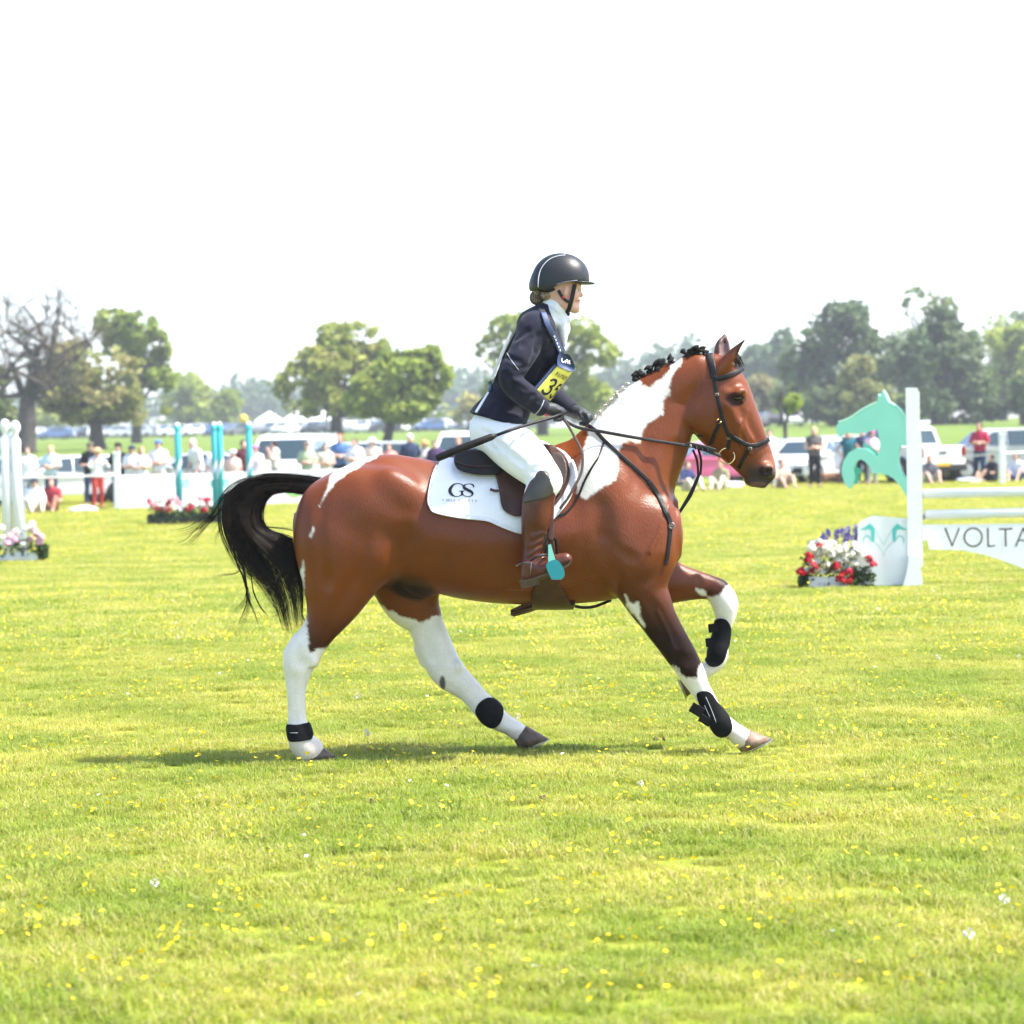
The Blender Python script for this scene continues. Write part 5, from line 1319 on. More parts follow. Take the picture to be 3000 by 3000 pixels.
P = on(HSURF, [(1630, 834), (1650, 828), (1672, 824), (1692, 822)], .000, -.10, -1, 5); MB().tube(P, .0035, 6).build("helmet_trim", mat("grey_trim", (.10, .10, .11), rough=.4), helmet)
hs = MB()
for s in (-1, 1):
    hs.strap([W(*p) for p in crom([(1684, 832, s * .080), (1680, 852, s * .078), (1674, 880, s * .072), (1668, 902, s * .056), (1660, 920, s * .020)], 4)], .022, .004, (0, s, 0))
    hs.strap([W(*p) for p in crom([(1636, 850, s * .086), (1646, 868, s * .084), (1658, 880, s * .080), (1672, 886, s * .074)], 4)], .016, .004, (0, s, 0))
hs.box(W(1664, 920), (.022, .05, .018), Matrix.Rotation(.5, 3, 'Y'), .005); hs.build("harness", mat("black_webbing", (.012, .012, .013), rough=.7), helmet)
hb2 = MB(); hb2.ball(W(1606, 850, 0), (.062, .092, .020), 16, 8); hb2.build("harness_cradle", MATS["black_webbing"], helmet)
MB().ball(W(1650, 871, -.088), .0075, 10, 6).build("earring", mat("red_bead", (.6, .02, .05), rough=.3), rider)
# number bib
M_yellow = mat("yellow_card", (.76, .70, .11), rough=.55, var=.05, vscale=20)
M_navy = mat("navy_neoprene", (.035, .055, .13), rough=.6, var=.2, vscale=30)
TL, TR_, BL, BR = W(1634, 1070, -.150), W(1675, 1090, -.03), W(1568, 1148, -.185), W(1611, 1174, -.045)
def bib(u, v, o=0.0):
    p = (TL * (1 - u) + TR_ * u) * (1 - v) + (BL * (1 - u) + BR * u) * v
    nn = np.cross(TR_ - TL, BL - TL); nn /= np.linalg.norm(nn)
    if nn[1] > 0: nn = -nn
    return p + nn * (o + .022 * math.sin(math.pi * u))
bibr = tag(empty("number_bib", tuple(W(1620, 1120, -.15)), label=None), None); bibr.parent = rider; bibr.location = Vector(W(1620, 1120, -.15)) - rider.location
def sheet(o0, o1, n=10, uv=(0, 1, 0, 1)):
    b = MB(); V = []; 
    for o in (o0, o1):
        for j in range(n + 1):
            for i in range(n + 1): V.append(bib(uv[0] + (uv[1] - uv[0]) * i / n, uv[2] + (uv[3] - uv[2]) * j / n, o))
    N1 = (n + 1) ** 2; F = []
    for j in range(n):
        for i in range(n):
            a = j * (n + 1) + i; F += [(a, a + 1, a + n + 2, a + n + 1), (N1 + a, N1 + a + n + 1, N1 + a + n + 2, N1 + a + 1)]
    for i in range(n):
        for a, b2 in ((i, i + 1), ((n) * (n + 1) + i + 1, n * (n + 1) + i), ((i + 1) * (n + 1), i * (n + 1)), (i * (n + 1) + n, (i + 1) * (n + 1) + n)): F.append((b2, a, a + N1, b2 + N1))
    return b.add(V, F)
sheet(-.004, -.001, uv=(-.10, 1.06, -.03, 1.05)).build("backing", M_navy, bibr)
sheet(.000, .003).build("card", M_yellow, bibr)
nb = MB(); f = lambda u, v: bib(u, v, .0045)
stroke_strip(nb, [(.14, .50), (.20, .43), (.31, .42), (.39, .49), (.38, .58), (.30, .63), (.24, .64)], [.075, .08, .085, .09, .085, .075, .05], f)
stroke_strip(nb, [(.24, .64), (.32, .65), (.41, .71), (.42, .82), (.33, .90), (.21, .90), (.13, .83)], [.05, .075, .09, .095, .085, .08, .075], f)
nb.build("digit_three", M_print, bibr, smooth=False); nb = MB()
stroke_strip(nb, [(.88, .47), (.76, .47), (.63, .47)], [.09, .09, .09], f, 3); stroke_strip(nb, [(.64, .46), (.61, .56), (.585, .67)], [.08, .075, .07], f, 3)
stroke_strip(nb, [(.59, .66), (.68, .61), (.80, .63), (.87, .72), (.85, .83), (.75, .90), (.64, .89), (.56, .82)], [.05, .08, .085, .09, .09, .085, .08, .075], f)
nb.build("digit_five", M_print, bibr, smooth=False); nb = MB()
for i in range(7):
    u = .14 + i * .105; stroke_strip(nb, [(u, .16), (u + .01, .30)], [.035, .035], f, 2)
    stroke_strip(nb, [(u + .02, (.17, .29, .23)[i % 3]), (u + .065, (.17, .28, .24)[(i + 1) % 3])], [.03, .03], f, 2)
nb.build("name_lettering", mat("faded_print", (.22, .20, .06), rough=.8), bibr, smooth=False)
b = MB(); b.prism(crom([(1638, 1034), (1652, 1036), (1668, 1040), (1682, 1066), (1683, 1080), (1676, 1088), (1655, 1082), (1633, 1068)], 3, True), lambda a, c: W(a, c, -.085 - (1683 - a) * .0016), lambda a, c: W(a, c, .02)); b.build("collar_pad", M_navy, bibr)
M_wprint = mat("white_print", (.8, .8, .82), rough=.6)
nb = MB(); f = lambda a, c: W(a, c, -.090 - (1683 - a) * .0016)
stroke_strip(nb, [(1647, 1049), (1646, 1056), (1649, 1061), (1654, 1059), (1656, 1056)], [2.2, 2.5, 2.5, 2.2, 2], f, 4); stroke_strip(nb, [(1656, 1064), (1661, 1053), (1664, 1064), (1668, 1056), (1669, 1067)], [2.5, 3, 3, 3, 2.5], f, 3)
nb.build("white_logo", M_wprint, bibr, smooth=False)
strap_on(JS, [(1592, 915), (1604, 950), (1622, 985), (1636, 1015), (1645, 1036)], .030, .006, "neck_strap", M_navy, bibr, off=.010, Y=-.10)
nb = MB()
for i in range(5):
    P = on(JS, [(1622 + i * 4.2, 985 + i * 10), (1627 + i * 4, 988 + i * 10)], .015, -.1, -1, 2); nb.tube(P, .0016, 5)
    P = on(JS, [(1625 + i * 4.2, 983 + i * 10), (1624 + i * 4.2, 992 + i * 10)], .015, -.1, -1, 2); nb.tube(P, .0014, 5)
nb.build("strap_print", M_wprint, bibr)
b = MB(); b.prism([(1494, 968), (1500, 975), (1444, 1112), (1436, 1110)], lambda a, c: W(a, c, -.10), lambda a, c: W(a, c, .10)); b.build("back_card", M_wprint, bibr, smooth=False)
strap_on(JS, [(1434, 1118), (1437, 1130), (1436, 1146)], .020, .008, "side_strap", M_navy, bibr, off=.006, Y=-.10)
strap_on(JS, [(1432, 1148), (1414, 1176), (1394, 1208)], .016, .004, "vent_lining", M_wprint, jacket, off=.003, Y=-.12)
# whip
wh = empty("whip", W(1450, 1285, -.40), label="black riding whip held in the rider's hand across the thigh", cat="whip")
b = MB(); b.tube([W(1660, 1206, -.12), W(1622, 1222, -.17), W(1560, 1240, -.27), W(1500, 1258, -.37), W(1450, 1277, -.42)], [.010, .009, .008, .008, .008], 10); b.build("shaft", M_blackleather, wh)
b = MB(); b.tube([W(1455, 1275, -.42), W(1440, 1280, -.425), W(1360, 1310, -.44), W(1284, 1341, -.445), W(1278, 1344, -.445)], [.009, .018, .020, .020, .015], 12); b.build("flap", M_blackleather, wh)
# ================================================================== JUMPS, PLANTERS, BOARDS, TAPE
M_whitepaint = mat("white_paint", (.78, .79, .78), rough=.45, spec=.4, var=.03, vscale=6)
M_mintpaint = mat("mint_paint", (.30, .74, .56), rough=.45, spec=.4, var=.03, vscale=5)
M_mintlit = mat("mint_painted_light", (.50, .84, .70), rough=.5)  # paler copy of the mint: light on the upper edges put into the colour
M_logo = mat("teal_print", (.09, .52, .45), rough=.6)
M_text = mat("brown_grey_print", (.10, .075, .065), rough=.6)
M_cup = mat("grey_cup", (.25, .25, .26), rough=.4, metal=.6)
Y1 = G(2680, 1716)[1]                             # depth of the jump beside the horse's head
def at1(a, b, dy=0.0): return W(a, b, Y1 + dy)
stand = empty("jump_stand", at1(2600, 1716), label="white jump stand with a mint green leaping-horse cut-out, right of the horse's head", cat="jump stand")
b = MB(); b.prism([(2653, 1136), (2688, 1136), (2694, 1710), (2661, 1710)], lambda a, c: at1(a, c, -.05), lambda a, c: at1(a, c, .06)); b.build("post", M_whitepaint, stand, smooth=False)
b = MB(); b.prism([(2688.5, 1140), (2694, 1150), (2695, 1240), (2702, 1300), (2704, 1660), (2695, 1660)], lambda a, c: at1(a, c, -.02), lambda a, c: at1(a, c, .03)); b.build("cup_rail", mat("pale_alloy", (.6, .62, .6), rough=.4), stand, smooth=False)
b = MB(); b.prism([(2664, 1628), (2690, 1628), (2697, 1668), (2703, 1705), (2702, 1718), (2672, 1718), (2648, 1722), (2646, 1712), (2656, 1680)], lambda a, c: at1(a, c, -.16), lambda a, c: at1(a, c, -.055)); b.build("foot", M_whitepaint, stand, smooth=False)
b = MB(); b.prism([(2664, 1640), (2690, 1640), (2698, 1716), (2656, 1716)], lambda a, c: at1(a, c, .065), lambda a, c: at1(a, c, .35)); b.build("foot", M_whitepaint, stand, smooth=False)
def c6(pts): return [(2200 + a * .2588, 1100 + c * .2588) for a, c in pts]
HORSE = c6([(1762, 490), (1700, 400), (1640, 345), (1560, 302), (1528, 225), (1496, 172), (1474, 200), (1470, 262), (1442, 212), (1428, 300), (1340, 340), (1230, 400), (1150, 460), (1060, 505), (1000, 525), (966, 570), (960, 612), (985, 680),
            (1010, 690), (1050, 652), (1200, 655), (1300, 645), (1430, 612), (1450, 700), (1462, 800), (1440, 890), (1420, 930), (1370, 880), (1300, 835), (1200, 820), (1110, 870), (1050, 960), (1025, 1050), (1030, 1130), (1060, 1220), (1110, 1282), (1140, 1250), (1166, 1140),
            (1150, 1080), (1170, 1010), (1200, 962), (1245, 950), (1295, 980), (1335, 1020), (1380, 1112), (1450, 1105), (1540, 1125), (1610, 1165), (1680, 1240), (1740, 1330), (1775, 1420), (1778, 1180), (1740, 1150), (1690, 1075), (1668, 990), (1668, 850), (1690, 790), (1762, 800)])
ang = .12
b = MB(); b.prism(HORSE, lambda a, c: at1(a, c, -.045 + (2660 - a) * .0009), lambda a, c: at1(a, c, .02 + (2660 - a) * .0009) + [.02, 0, .004]); cut = b.build("horse_cutout", M_mintpaint, stand, smooth=False)
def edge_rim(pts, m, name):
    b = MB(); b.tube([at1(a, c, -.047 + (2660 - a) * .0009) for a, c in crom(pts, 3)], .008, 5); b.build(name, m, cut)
edge_rim(c6([(985, 525), (1060, 505), (1150, 460), (1230, 400), (1340, 340), (1428, 302)]), M_mintlit, "painted_lit_edge")  # pale strips painting the light along the cut-out's upper edges
edge_rim(c6([(1560, 302), (1640, 345), (1700, 400), (1755, 480)]), M_mintlit, "painted_lit_edge")
b = MB(); LEG2 = c6([(1290, 762), (1260, 780), (1330, 850), (1420, 945), (1440, 890), (1380, 820)]); b.prism(LEG2, lambda a, c: at1(a, c, .03 + (2660 - a) * .0009), lambda a, c: at1(a, c, .07 + (2660 - a) * .0009)); b.build("far_leg_cutout", mat("mint_painted_shade", (.10, .50, .36), rough=.5), stand, smooth=False)  # darker copy of the mint: shade on the rear pieces put into the colour
LEG3 = c6([(1166, 1010), (1240, 1060), (1256, 1085), (1225, 1120), (1215, 1225), (1165, 1228), (1150, 1120)]); b = MB(); b.prism(LEG3, lambda a, c: at1(a, c, .03 + (2660 - a) * .0009), lambda a, c: at1(a, c, .07 + (2660 - a) * .0009)); b.build("far_hoof_cutout", MATS["mint_painted_shade"], stand, smooth=False)
PANEL = [(2513, 1538), (2518, 1528), (2550, 1513), (2562, 1511), (2659, 1519), (2661, 1714), (2540, 1716), (2512, 1716)]
b = MB(); b.prism(PANEL, lambda a, c: at1(a, c, -.02), lambda a, c: at1(a, c, .05)); b.build("base_panel", M_whitepaint, stand, smooth=False)
lg = MB(); f = lambda a, c: at1(a, c, -.024)
def c7(pts): return [(2480 + a * .2692, 1480 + c * .2692) for a, c in pts]
from mathutils.geometry import tessellate_polygon
def flat(mb, poly, fn):
    tri = tessellate_polygon([[Vector((p[0], p[1], 0)) for p in poly]]); mb.add([fn(*p) for p in poly], [tuple(t) for t in tri])
Hd = [(148, 262), (200, 238), (235, 212), (250, 196), (262, 206), (285, 228), (305, 262), (308, 320), (300, 400), (272, 398), (268, 330), (262, 280), (240, 262), (200, 268), (160, 270)]
for mir in (False, True):
    T = lambda pts: c7([((806 - x) if mir else x, y) for x, y in pts])
    lg = MB(); flat(lg, T(Hd), f)
    stroke_strip(lg, T([(285, 228), (330, 300), (375, 380), (403, 440)]), [1.2, 1.4, 1.2, 1.0], f, 4)
    stroke_strip(lg, T([(300, 400), (345, 440), (385, 500), (402, 560)]), [1.6, 1.6, 1.2, .8], f, 4)
    stroke_strip(lg, T([(268, 372), (232, 336), (200, 346), (184, 378), (186, 412)]), [2.5, 3.5, 3.5, 3, 2.2], f, 4)
    lg.build("horse_emblem", M_logo, stand, smooth=False)
# poles and plank
xe = W(3120, 1, Y1)[0]
p0, p1 = at1(2702, 1447, .10), at1(2710, 1508, .10)
for p, lab in ((p0, "upper white jump pole resting on the stand with the cut-out horse"), (p1, "lower white jump pole just above the lettered plank")):
    o = empty("jump_pole", p, label=lab, cat="jump pole", group="white jump poles")
    b = MB(); b.tube([p, p + [3.4, 0, 0]], .050, 20); b.build("pole", M_whitepaint, o)
    b = MB(); b.box(p + [-.035, 0, -.02], (.05, .09, .07), bev=.01); b.build("cup", M_cup, o)
o = empty("jump_plank", at1(2830, 1600), label="white jump plank lettered VOLTA with a curved lower edge", cat="jump plank")
PL = [(2690, 1537), (3000, 1534), (3500, 1528), (3500, 1592), (3330, 1600), (3250, 1650), (3180, 1690), (3100, 1700), (3050, 1690), (3000, 1666), (2940, 1643), (2884, 1625), (2816, 1612), (2722, 1609), (2717, 1582), (2690, 1584)]
b = MB(); b.prism(PL, lambda a, c: at1(a, c, .06), lambda a, c: at1(a, c, .10)); b.build("board", M_whitepaint, o, smooth=False)
f = lambda a, c: at1(a, c, .056)
def letters(shapes):
    for nm, strokes in shapes:
        m_ = MB()
        for pts, w in strokes: stroke_strip(m_, pts, w, f, 5)
        m_.build(nm, M_text, o, smooth=False)
th = np.linspace(0, 2 * math.pi, 17)
letters([("letter_v", [([(2769, 1547), (2779, 1573), (2790, 1600)], [6.5, 5, 4.5]), ([(2810, 1547), (2800, 1573), (2789, 1600)], [5, 4, 4])]),
         ("letter_o", [([(2851 + 26 * math.cos(t), 1574 + 26.5 * math.sin(t)) for t in th], [5] * 17)]),
         ("letter_l", [([(2894, 1547), (2894.5, 1574), (2895, 1601)], [5.5, 5, 5]), ([(2893, 1600), (2905, 1600), (2917, 1598)], [4.5, 4.5, 3])]),
         ("letter_t", [([(2926, 1550), (2946, 1550), (2966, 1549)], [5, 4.5, 5]), ([(2946, 1549), (2946, 1575), (2947, 1601)], [5.5, 5, 5.5])]),
         ("letter_a", [([(2976, 1601), (2987, 1574), (2998, 1546)], [5, 4.5, 4.5]), ([(2998, 1546), (3008, 1574), (3018, 1601)], [5, 5.5, 6]), ([(2984, 1583), (2998, 1583), (3010, 1583)], [4, 4, 4])])])
# ------------------------------------------------------------------ flower planters
M_leaf = plant_mat("planter_leaves", .3, False)
def petals(c, r, col, n=16, seed=0, spike=False):
    r_ = np.random.default_rng(seed); V, F, C = [], [], []
    for i in range(n):
        d = r_.normal(0, 1, 3); d[2] = abs(d[2]) * (1.4 if not spike else 3) - .2; d /= np.linalg.norm(d)
        u = np.cross(d, r_.normal(0, 1, 3)); u /= np.linalg.norm(u); v = np.cross(d, u); q = np.asarray(c) + d * r * r_.uniform(.6, 1.0) * (np.array([.5, .5, 1.6]) if spike else 1); s = r * (.55 if not spike else .3)
        k = len(V); tilt = d * s * .4
        V += [q - u * s - tilt, q - v * s + tilt * .3, q + u * s - tilt, q + v * s + tilt * .3, q + d * s * .3]
        F += [(k, k + 1, k + 4), (k + 1, k + 2, k + 4), (k + 2, k + 3, k + 4), (k + 3, k, k + 4)]; C += [np.array(col) * r_.uniform(.8, 1.1)] * 5
    return V, F, C
def flower(name, parent, c, r, col, seed, spike=False, n=16):
    V, F, C = petals(c, r, col, n, seed, spike); return mesh(name, np.array(V), [tuple(f) for f in F], M_flower, parent, cols=np.array(C), smooth=False)
def foliage(parent, boxes, n, size, cols, seed):
    r_ = np.random.default_rng(seed); V, C = [], []
    for i in range(n):
        c0, ext = boxes[r_.integers(len(boxes))]; c = np.asarray(c0) + np.clip(r_.normal(0, .5, 3), -.85, .85) * ext
        u = r_.normal(0, 1, 3); u /= np.linalg.norm(u); v = np.cross(u, r_.normal(0, 1, 3)); v /= np.linalg.norm(v); s = size * r_.uniform(.6, 1.3)
        V += [c - u * s, c - v * s * .4, c + u * s, c + v * s * .4]; C += [np.array(cols[r_.integers(len(cols))]) * r_.uniform(.7, 1.2)] * 4
    F = np.arange(len(V)).reshape(-1, 4); o = mesh("leaves", np.array(V), F, M_leaf, parent, cols=np.array(C), smooth=False); o["kind"] = "stuff"; return o
LEAFC = [(.035, .075, .015), (.06, .11, .02), (.025, .05, .012)]
pb = G(2430, 1722); Yp = pb[1]
pl = empty("flower_planter", pb, label="white trough of red, white and purple flowers at the foot of the lettered jump", cat="planter", group="flower planters by the jumps")
b = MB(); b.prism([(2369, 1690), (2492, 1690), (2488, 1722), (2372, 1722)], lambda a, c: W(a, c, Yp), lambda a, c: W(a, c, Yp + .22)); b.build("trough", mat("grey_white_plastic", (.62, .64, .65), rough=.5), pl, smooth=False)
foliage(pl, [(W(2430, 1672, Yp + .1), np.array([.34, .16, .16])), (W(2525, 1690, Yp + .02), np.array([.14, .10, .12])), (W(2355, 1700, Yp + .05), np.array([.06, .06, .08]))], 800, .034, LEAFC, 3)
r_ = np.random.default_rng(8)
for i in range(95):
    a, c = r_.uniform(2374, 2538), r_.uniform(1590, 1678); a -= (c > 1640) * r_.uniform(0, 30)
    flower("white_flower", pl, W(a, c, Yp + r_.uniform(-.06, .16)), r_.uniform(.034, .055), (.80, .78, .66), i)
for i, (a, c) in enumerate(((2347, 1672), (2352, 1682), (2343, 1680), (2372, 1632), (2382, 1656), (2390, 1668), (2378, 1678), (2368, 1642), (2440, 1672), (2452, 1664), (2462, 1690), (2474, 1680), (2488, 1676), (2494, 1694), (2486, 1706), (2470, 1702), (2455, 1698), (2450, 1655), (2544, 1638), (2549, 1648), (2560, 1654), (2400, 1598), (2365, 1625))):
    flower("red_flower", pl, W(a, c, Yp + r_.uniform(-.12, .02)), r_.uniform(.034, .050), (.46, .008, .018) if i % 4 else (.62, .03, .06), 100 + i)
for i in range(80):
    a = r_.uniform(2402, 2528); c = 1594 - (a - 2400) * .18 + r_.uniform(-26, 22)
    flower("purple_flower_spike", pl, W(a, c, Yp + r_.uniform(.10, .25)), r_.uniform(.032, .050), (.22, .17, .55), 200 + i, True, 12)
# left stand with turned posts
Y2 = G(40, 1632)[1]
def at2(a, b, dy=0.0): return W(a, b, Y2 + dy)
st = empty("jump_stand", at2(30, 1632), label="white jump stand with ball-topped posts above the pink flower planter, at the left edge", cat="jump stand")
def turned(p_top, p_bot, par, m, r=.075, n=14):
    h = p_top[2] - p_bot[2]; d = (p_top - p_bot); prof = [(.0, 0), (r, 0), (r, h * .86), (r * .55, h * .875), (r * .5, h * .90), (r * 1.0, h * .93), (r * 1.05, h * .96), (r * .7, h * .99), (.002, h)]
    b = MB(); b.lathe(prof, p_bot, n); b.build("post", m, par)
turned(at2(14, 1228), at2(24, 1634), st, M_whitepaint); turned(at2(44, 1232), at2(54, 1634), st, M_whitepaint)
turned(at2(-150, 1220), at2(-140, 1634), st, M_whitepaint)
b = MB(); b.prism([(52, 1292), (58, 1296), (64, 1380), (82, 1632), (68, 1632), (52, 1380)], lambda a, c: at2(a, c, -.03), lambda a, c: at2(a, c, .03)); b.build("sloping_brace", M_whitepaint, st, smooth=False)
for y in (1420, 1590):
    pass
b = MB(); b.prism([(-140, 1276), (14, 1280), (46, 1284), (52, 1310), (-140, 1306)], lambda a, c: at2(a, c, -.025), lambda a, c: at2(a, c, .025)); b.build('top_board', M_whitepaint, st, smooth=False)
for q in range(9):
    x = -128 + q * 18.5
    b = MB(); b.prism([(x, 1306), (x + 9, 1306), (x + 14, 1600), (x + 5, 1600)], lambda a, c: at2(a, c, -.012), lambda a, c: at2(a, c, .012)); b.build('slat', M_whitepaint, st, smooth=False)
for y in (1292, 1420, 1455, 1590):
    b = MB(); b.prism([(-146, y - 8), (56, y), (58, y + 14), (-145, y + 6)], lambda a, c: at2(a, c, -.02), lambda a, c: at2(a, c, .02)); b.build("rail", M_whitepaint, st, smooth=False)
pb = G(60, 1645); Yp = pb[1]
pl = empty("flower_planter", pb, label="white planter of pink and white globe flowers at the left edge", cat="planter", group="flower planters by the jumps")
b = MB(); b.prism([(4, 1626), (40, 1619), (100, 1621), (112, 1632), (108, 1645), (0, 1645), (-60, 1645), (-60, 1630)], lambda a, c: W(a, c, Yp), lambda a, c: W(a, c, Yp + .25)); b.build("trough", MATS["grey_white_plastic"], pl, smooth=False)
foliage(pl, [(W(60, 1605, Yp + .1), np.array([.35, .2, .14])), (W(125, 1618, Yp + .05), np.array([.09, .08, .12]))], 380, .045, LEAFC, 5)
for i, (a, c, k) in enumerate(((22, 1592, 1), (44, 1585, 1), (115, 1590, 1), (118, 1575, 1), (100, 1558, 2), (90, 1545, 0), (95, 1537, 0), (5, 1550, 0), (44, 1560, 2), (60, 1570, 0), (30, 1572, 2), (75, 1552, 0), (108, 1567, 2), (10, 1578, 0), (88, 1582, 2), (-20, 1570, 1), (-40, 1560, 0), (70, 1598, 0))):
    flower("globe_flower", pl, W(a, c, Yp + r_.uniform(-.1, .1)), .062, ((.80, .80, .74), (.78, .42, .62), (.76, .48, .50))[k], 300 + i, n=26)
# middle-distance jump with teal striped uprights
Y3 = G(560, 1536)[1]
def at3(a, b, dy=0.0): return W(a, b, Y3 + dy)
M_tealpaint = mat("teal_paint", (.05, .40, .44), rough=.45)
M_pale = mat("pale_lilac_paint", (.62, .60, .68), rough=.5)
for k, (xa, xb, lab) in enumerate(((529, 636, "teal and white jump stand rising behind the red flower trough"), (652, 737, "teal and white jump stand just above the horse's tail"))):
    s3 = empty("jump_stand", at3((xa + xb) / 2, 1530), label=lab, cat="jump stand", group="teal jump stands")
    for x, dy in ((xa, 0), (xb, .5)):
        h0, h1 = at3(x - 3, 1530, dy), at3(x, 1252, dy)
        b = MB(); b.lathe([(.066, 0), (.066, 1.92), (.05, 1.95), (.075, 2.0), (.06, 2.08), (.005, 2.12)], (h0[0], h0[1], 0), 14); pst = b.build("post", M_tealpaint, s3)
        b = MB(); n = 44; P = [(h0[0] + .069 * math.cos(.22 * i - 1.2), h0[1] + .069 * math.sin(.22 * i - 1.2), .25 + 1.5 * i / n) for i in range(n + 1)]
        b.strap(P, .075, .006, [(math.cos(.22 * i - 1.2), math.sin(.22 * i - 1.2), 0) for i in range(n + 1)]); b.build("spiral_stripe", M_pale, pst)
        b = MB(); b.ball((h0[0], h0[1], 2.1), .05, 10, 8); b.build("finial", M_whitepaint, pst)
    for z in (.35, .95):
        a, c = at3(xa - 3, 1530), at3(xb - 3, 1530, .5); b = MB(); b.tube([(a[0], a[1], z), (c[0], c[1], z)], .03, 8); b.build("rail", M_whitepaint, s3)
pb = G(530, 1538); Yp = pb[1]
pl = empty("flower_planter", pb, label="long trough of red and pink flowers with dark leaves below the teal stands", cat="planter", group="flower planters by the jumps")
a, c = W(430, 1520, Yp), W(655, 1512, Yp); b = MB(); b.box(((a[0] + c[0]) / 2, Yp + .15, .12), (c[0] - a[0], .28, .24), bev=.02); b.build("trough", mat("dark_trough", (.05, .06, .05), rough=.7), pl, smooth=False)
foliage(pl, [(W(455 + 28 * i, 1508, Yp + .05), np.array([.16, .2, .20])) for i in range(8)], 460, .07, LEAFC + [(.10, .16, .03)], 9)
for i in range(26):
    a = r_.uniform(428, 655); c = r_.uniform(1462, 1500); flower("flower", pl, W(a, c, Yp + r_.uniform(-.15, .1)), .085, ((.62, .03, .07), (.74, .36, .40), (.78, .76, .66))[i % 3], 400 + i)
# white boards along the rope
M_board = mat("white_board", (.76, .78, .80), rough=.4, var=.02, vscale=3)
M_green = mat("green_print", (.20, .55, .03), rough=.6); M_pinkp = mat("pink_print", (.75, .40, .45), rough=.6)
def rope_y(px): return 1502 - px * (1502 - 1416) / 2940
bl = "white advertising boards along the rope"
for i, (a, c, top, lab) in enumerate(((349, 523, 1392, "plain white board beside the standing figure in black"), (537, 641, 1388, "white board with faint teal marks between the teal uprights"), (654, 772, 1384, "white board behind the top of the horse's tail"), (776, 905, 1380, "white board with a green ring seen beneath the horse's tail"), (910, 1060, 1376, "white board just behind the horse's rump"))):
    g0, g1 = G(a, rope_y(a)), G(c, rope_y(c)); h = np.linalg.norm(W(a, top, g0[1]) - W(a, rope_y(a), g0[1]))
    e = empty("display_board", (g0 + g1) / 2, label=lab, cat="board", group=bl)
    n = np.array([(g1 - g0)[1], -(g1 - g0)[0], 0]); n /= np.linalg.norm(n)
    b = MB(); V = [g0, g1, g1 + [0, 0, h], g0 + [0, 0, h]]; b.add([*(np.array(v) for v in V), *(np.array(v) - n * .05 for v in V)], [(0, 1, 2, 3), (7, 6, 5, 4), (0, 4, 5, 1), (1, 5, 6, 2), (2, 6, 7, 3), (3, 7, 4, 0)]); b.build("panel", M_board, e, smooth=False)
    ux = (g1 - g0) / np.linalg.norm(g1 - g0)
    def onb(u, v, g0=g0, ux=ux, n=n): return g0 + ux * u + np.array([0, 0, v]) + n * .006
    if i in (1, 2):
        m_ = MB()
        for u in (.10, .85): stroke_strip(m_, [(u + .07 * math.cos(t), .62 + .07 * math.sin(t)) for t in np.linspace(0, 6.28, 13)], [.05] * 13, onb, 2)
        m_.build("teal_mark", M_logo, e, smooth=False)
    if i == 3:
        m_ = MB(); stroke_strip(m_, [(.85 + .20 * math.cos(t), .42 + .20 * math.sin(t)) for t in np.linspace(0, 6.28, 21)], [.09] * 21, onb, 2); m_.build("green_ring", M_green, e, smooth=False)
        m_ = MB(); stroke_strip(m_, [(.08, .35), (.3, .33), (.45, .35)], [.10, .12, .08], onb, 3); m_.build("pink_mark", M_pinkp, e, smooth=False)
# tape fence
M_tape = mat("white_tape", (.74, .72, .66), rough=.6)
def tape(p, q, name="fence_tape", lab="", sag=.04):
    P = [p + (q - p) * t - np.array([0, 0, sag * math.sin(math.pi * t)]) for t in np.linspace(0, 1, 12)]
    b = MB(); b.strap(P, .05, .006, (0, -1, 0)); return b.build(name, M_tape, None, origin=p, label=lab, cat="tape", group="white fence tapes")
posts = []
for i, (a, y, lab) in enumerate(((2937, 1420, "white wooden fence post beside the man in the maroon shirt"), (2697 - 22, 1412, "white fence post half hidden by the jump stand"), (-60, 1505, "white fence post beyond the left edge"), (345, 1494, "white fence post at the end of the plain board"), (3090, 1400, "white fence post beyond the right edge"))):
    g = G(a, y); e = empty("fence_post", g, label=lab, cat="post", group="white fence posts")
    b = MB(); b.box(g + [0, 0, .74], (.17, .12, 1.48), bev=.015); b.build("upright", M_whitepaint, e, smooth=False)
    b = MB(); b.box(g + [0, 0, 1.51], (.20, .15, .06), bev=.015); b.build("cap", M_whitepaint, e, smooth=False); posts.append(g)
up = np.array([0, -.07, .95]); tape(posts[1] + up + [0, 0, -.18], posts[0] + up, lab="white tape sloping across the back of the white pickup"); tape(posts[2] + up, posts[3] + up, lab="white tape across the red trousers at the left")
tape(posts[0] + up, posts[4] + up + [0, 0, .05], lab="white tape from the post to the right edge")
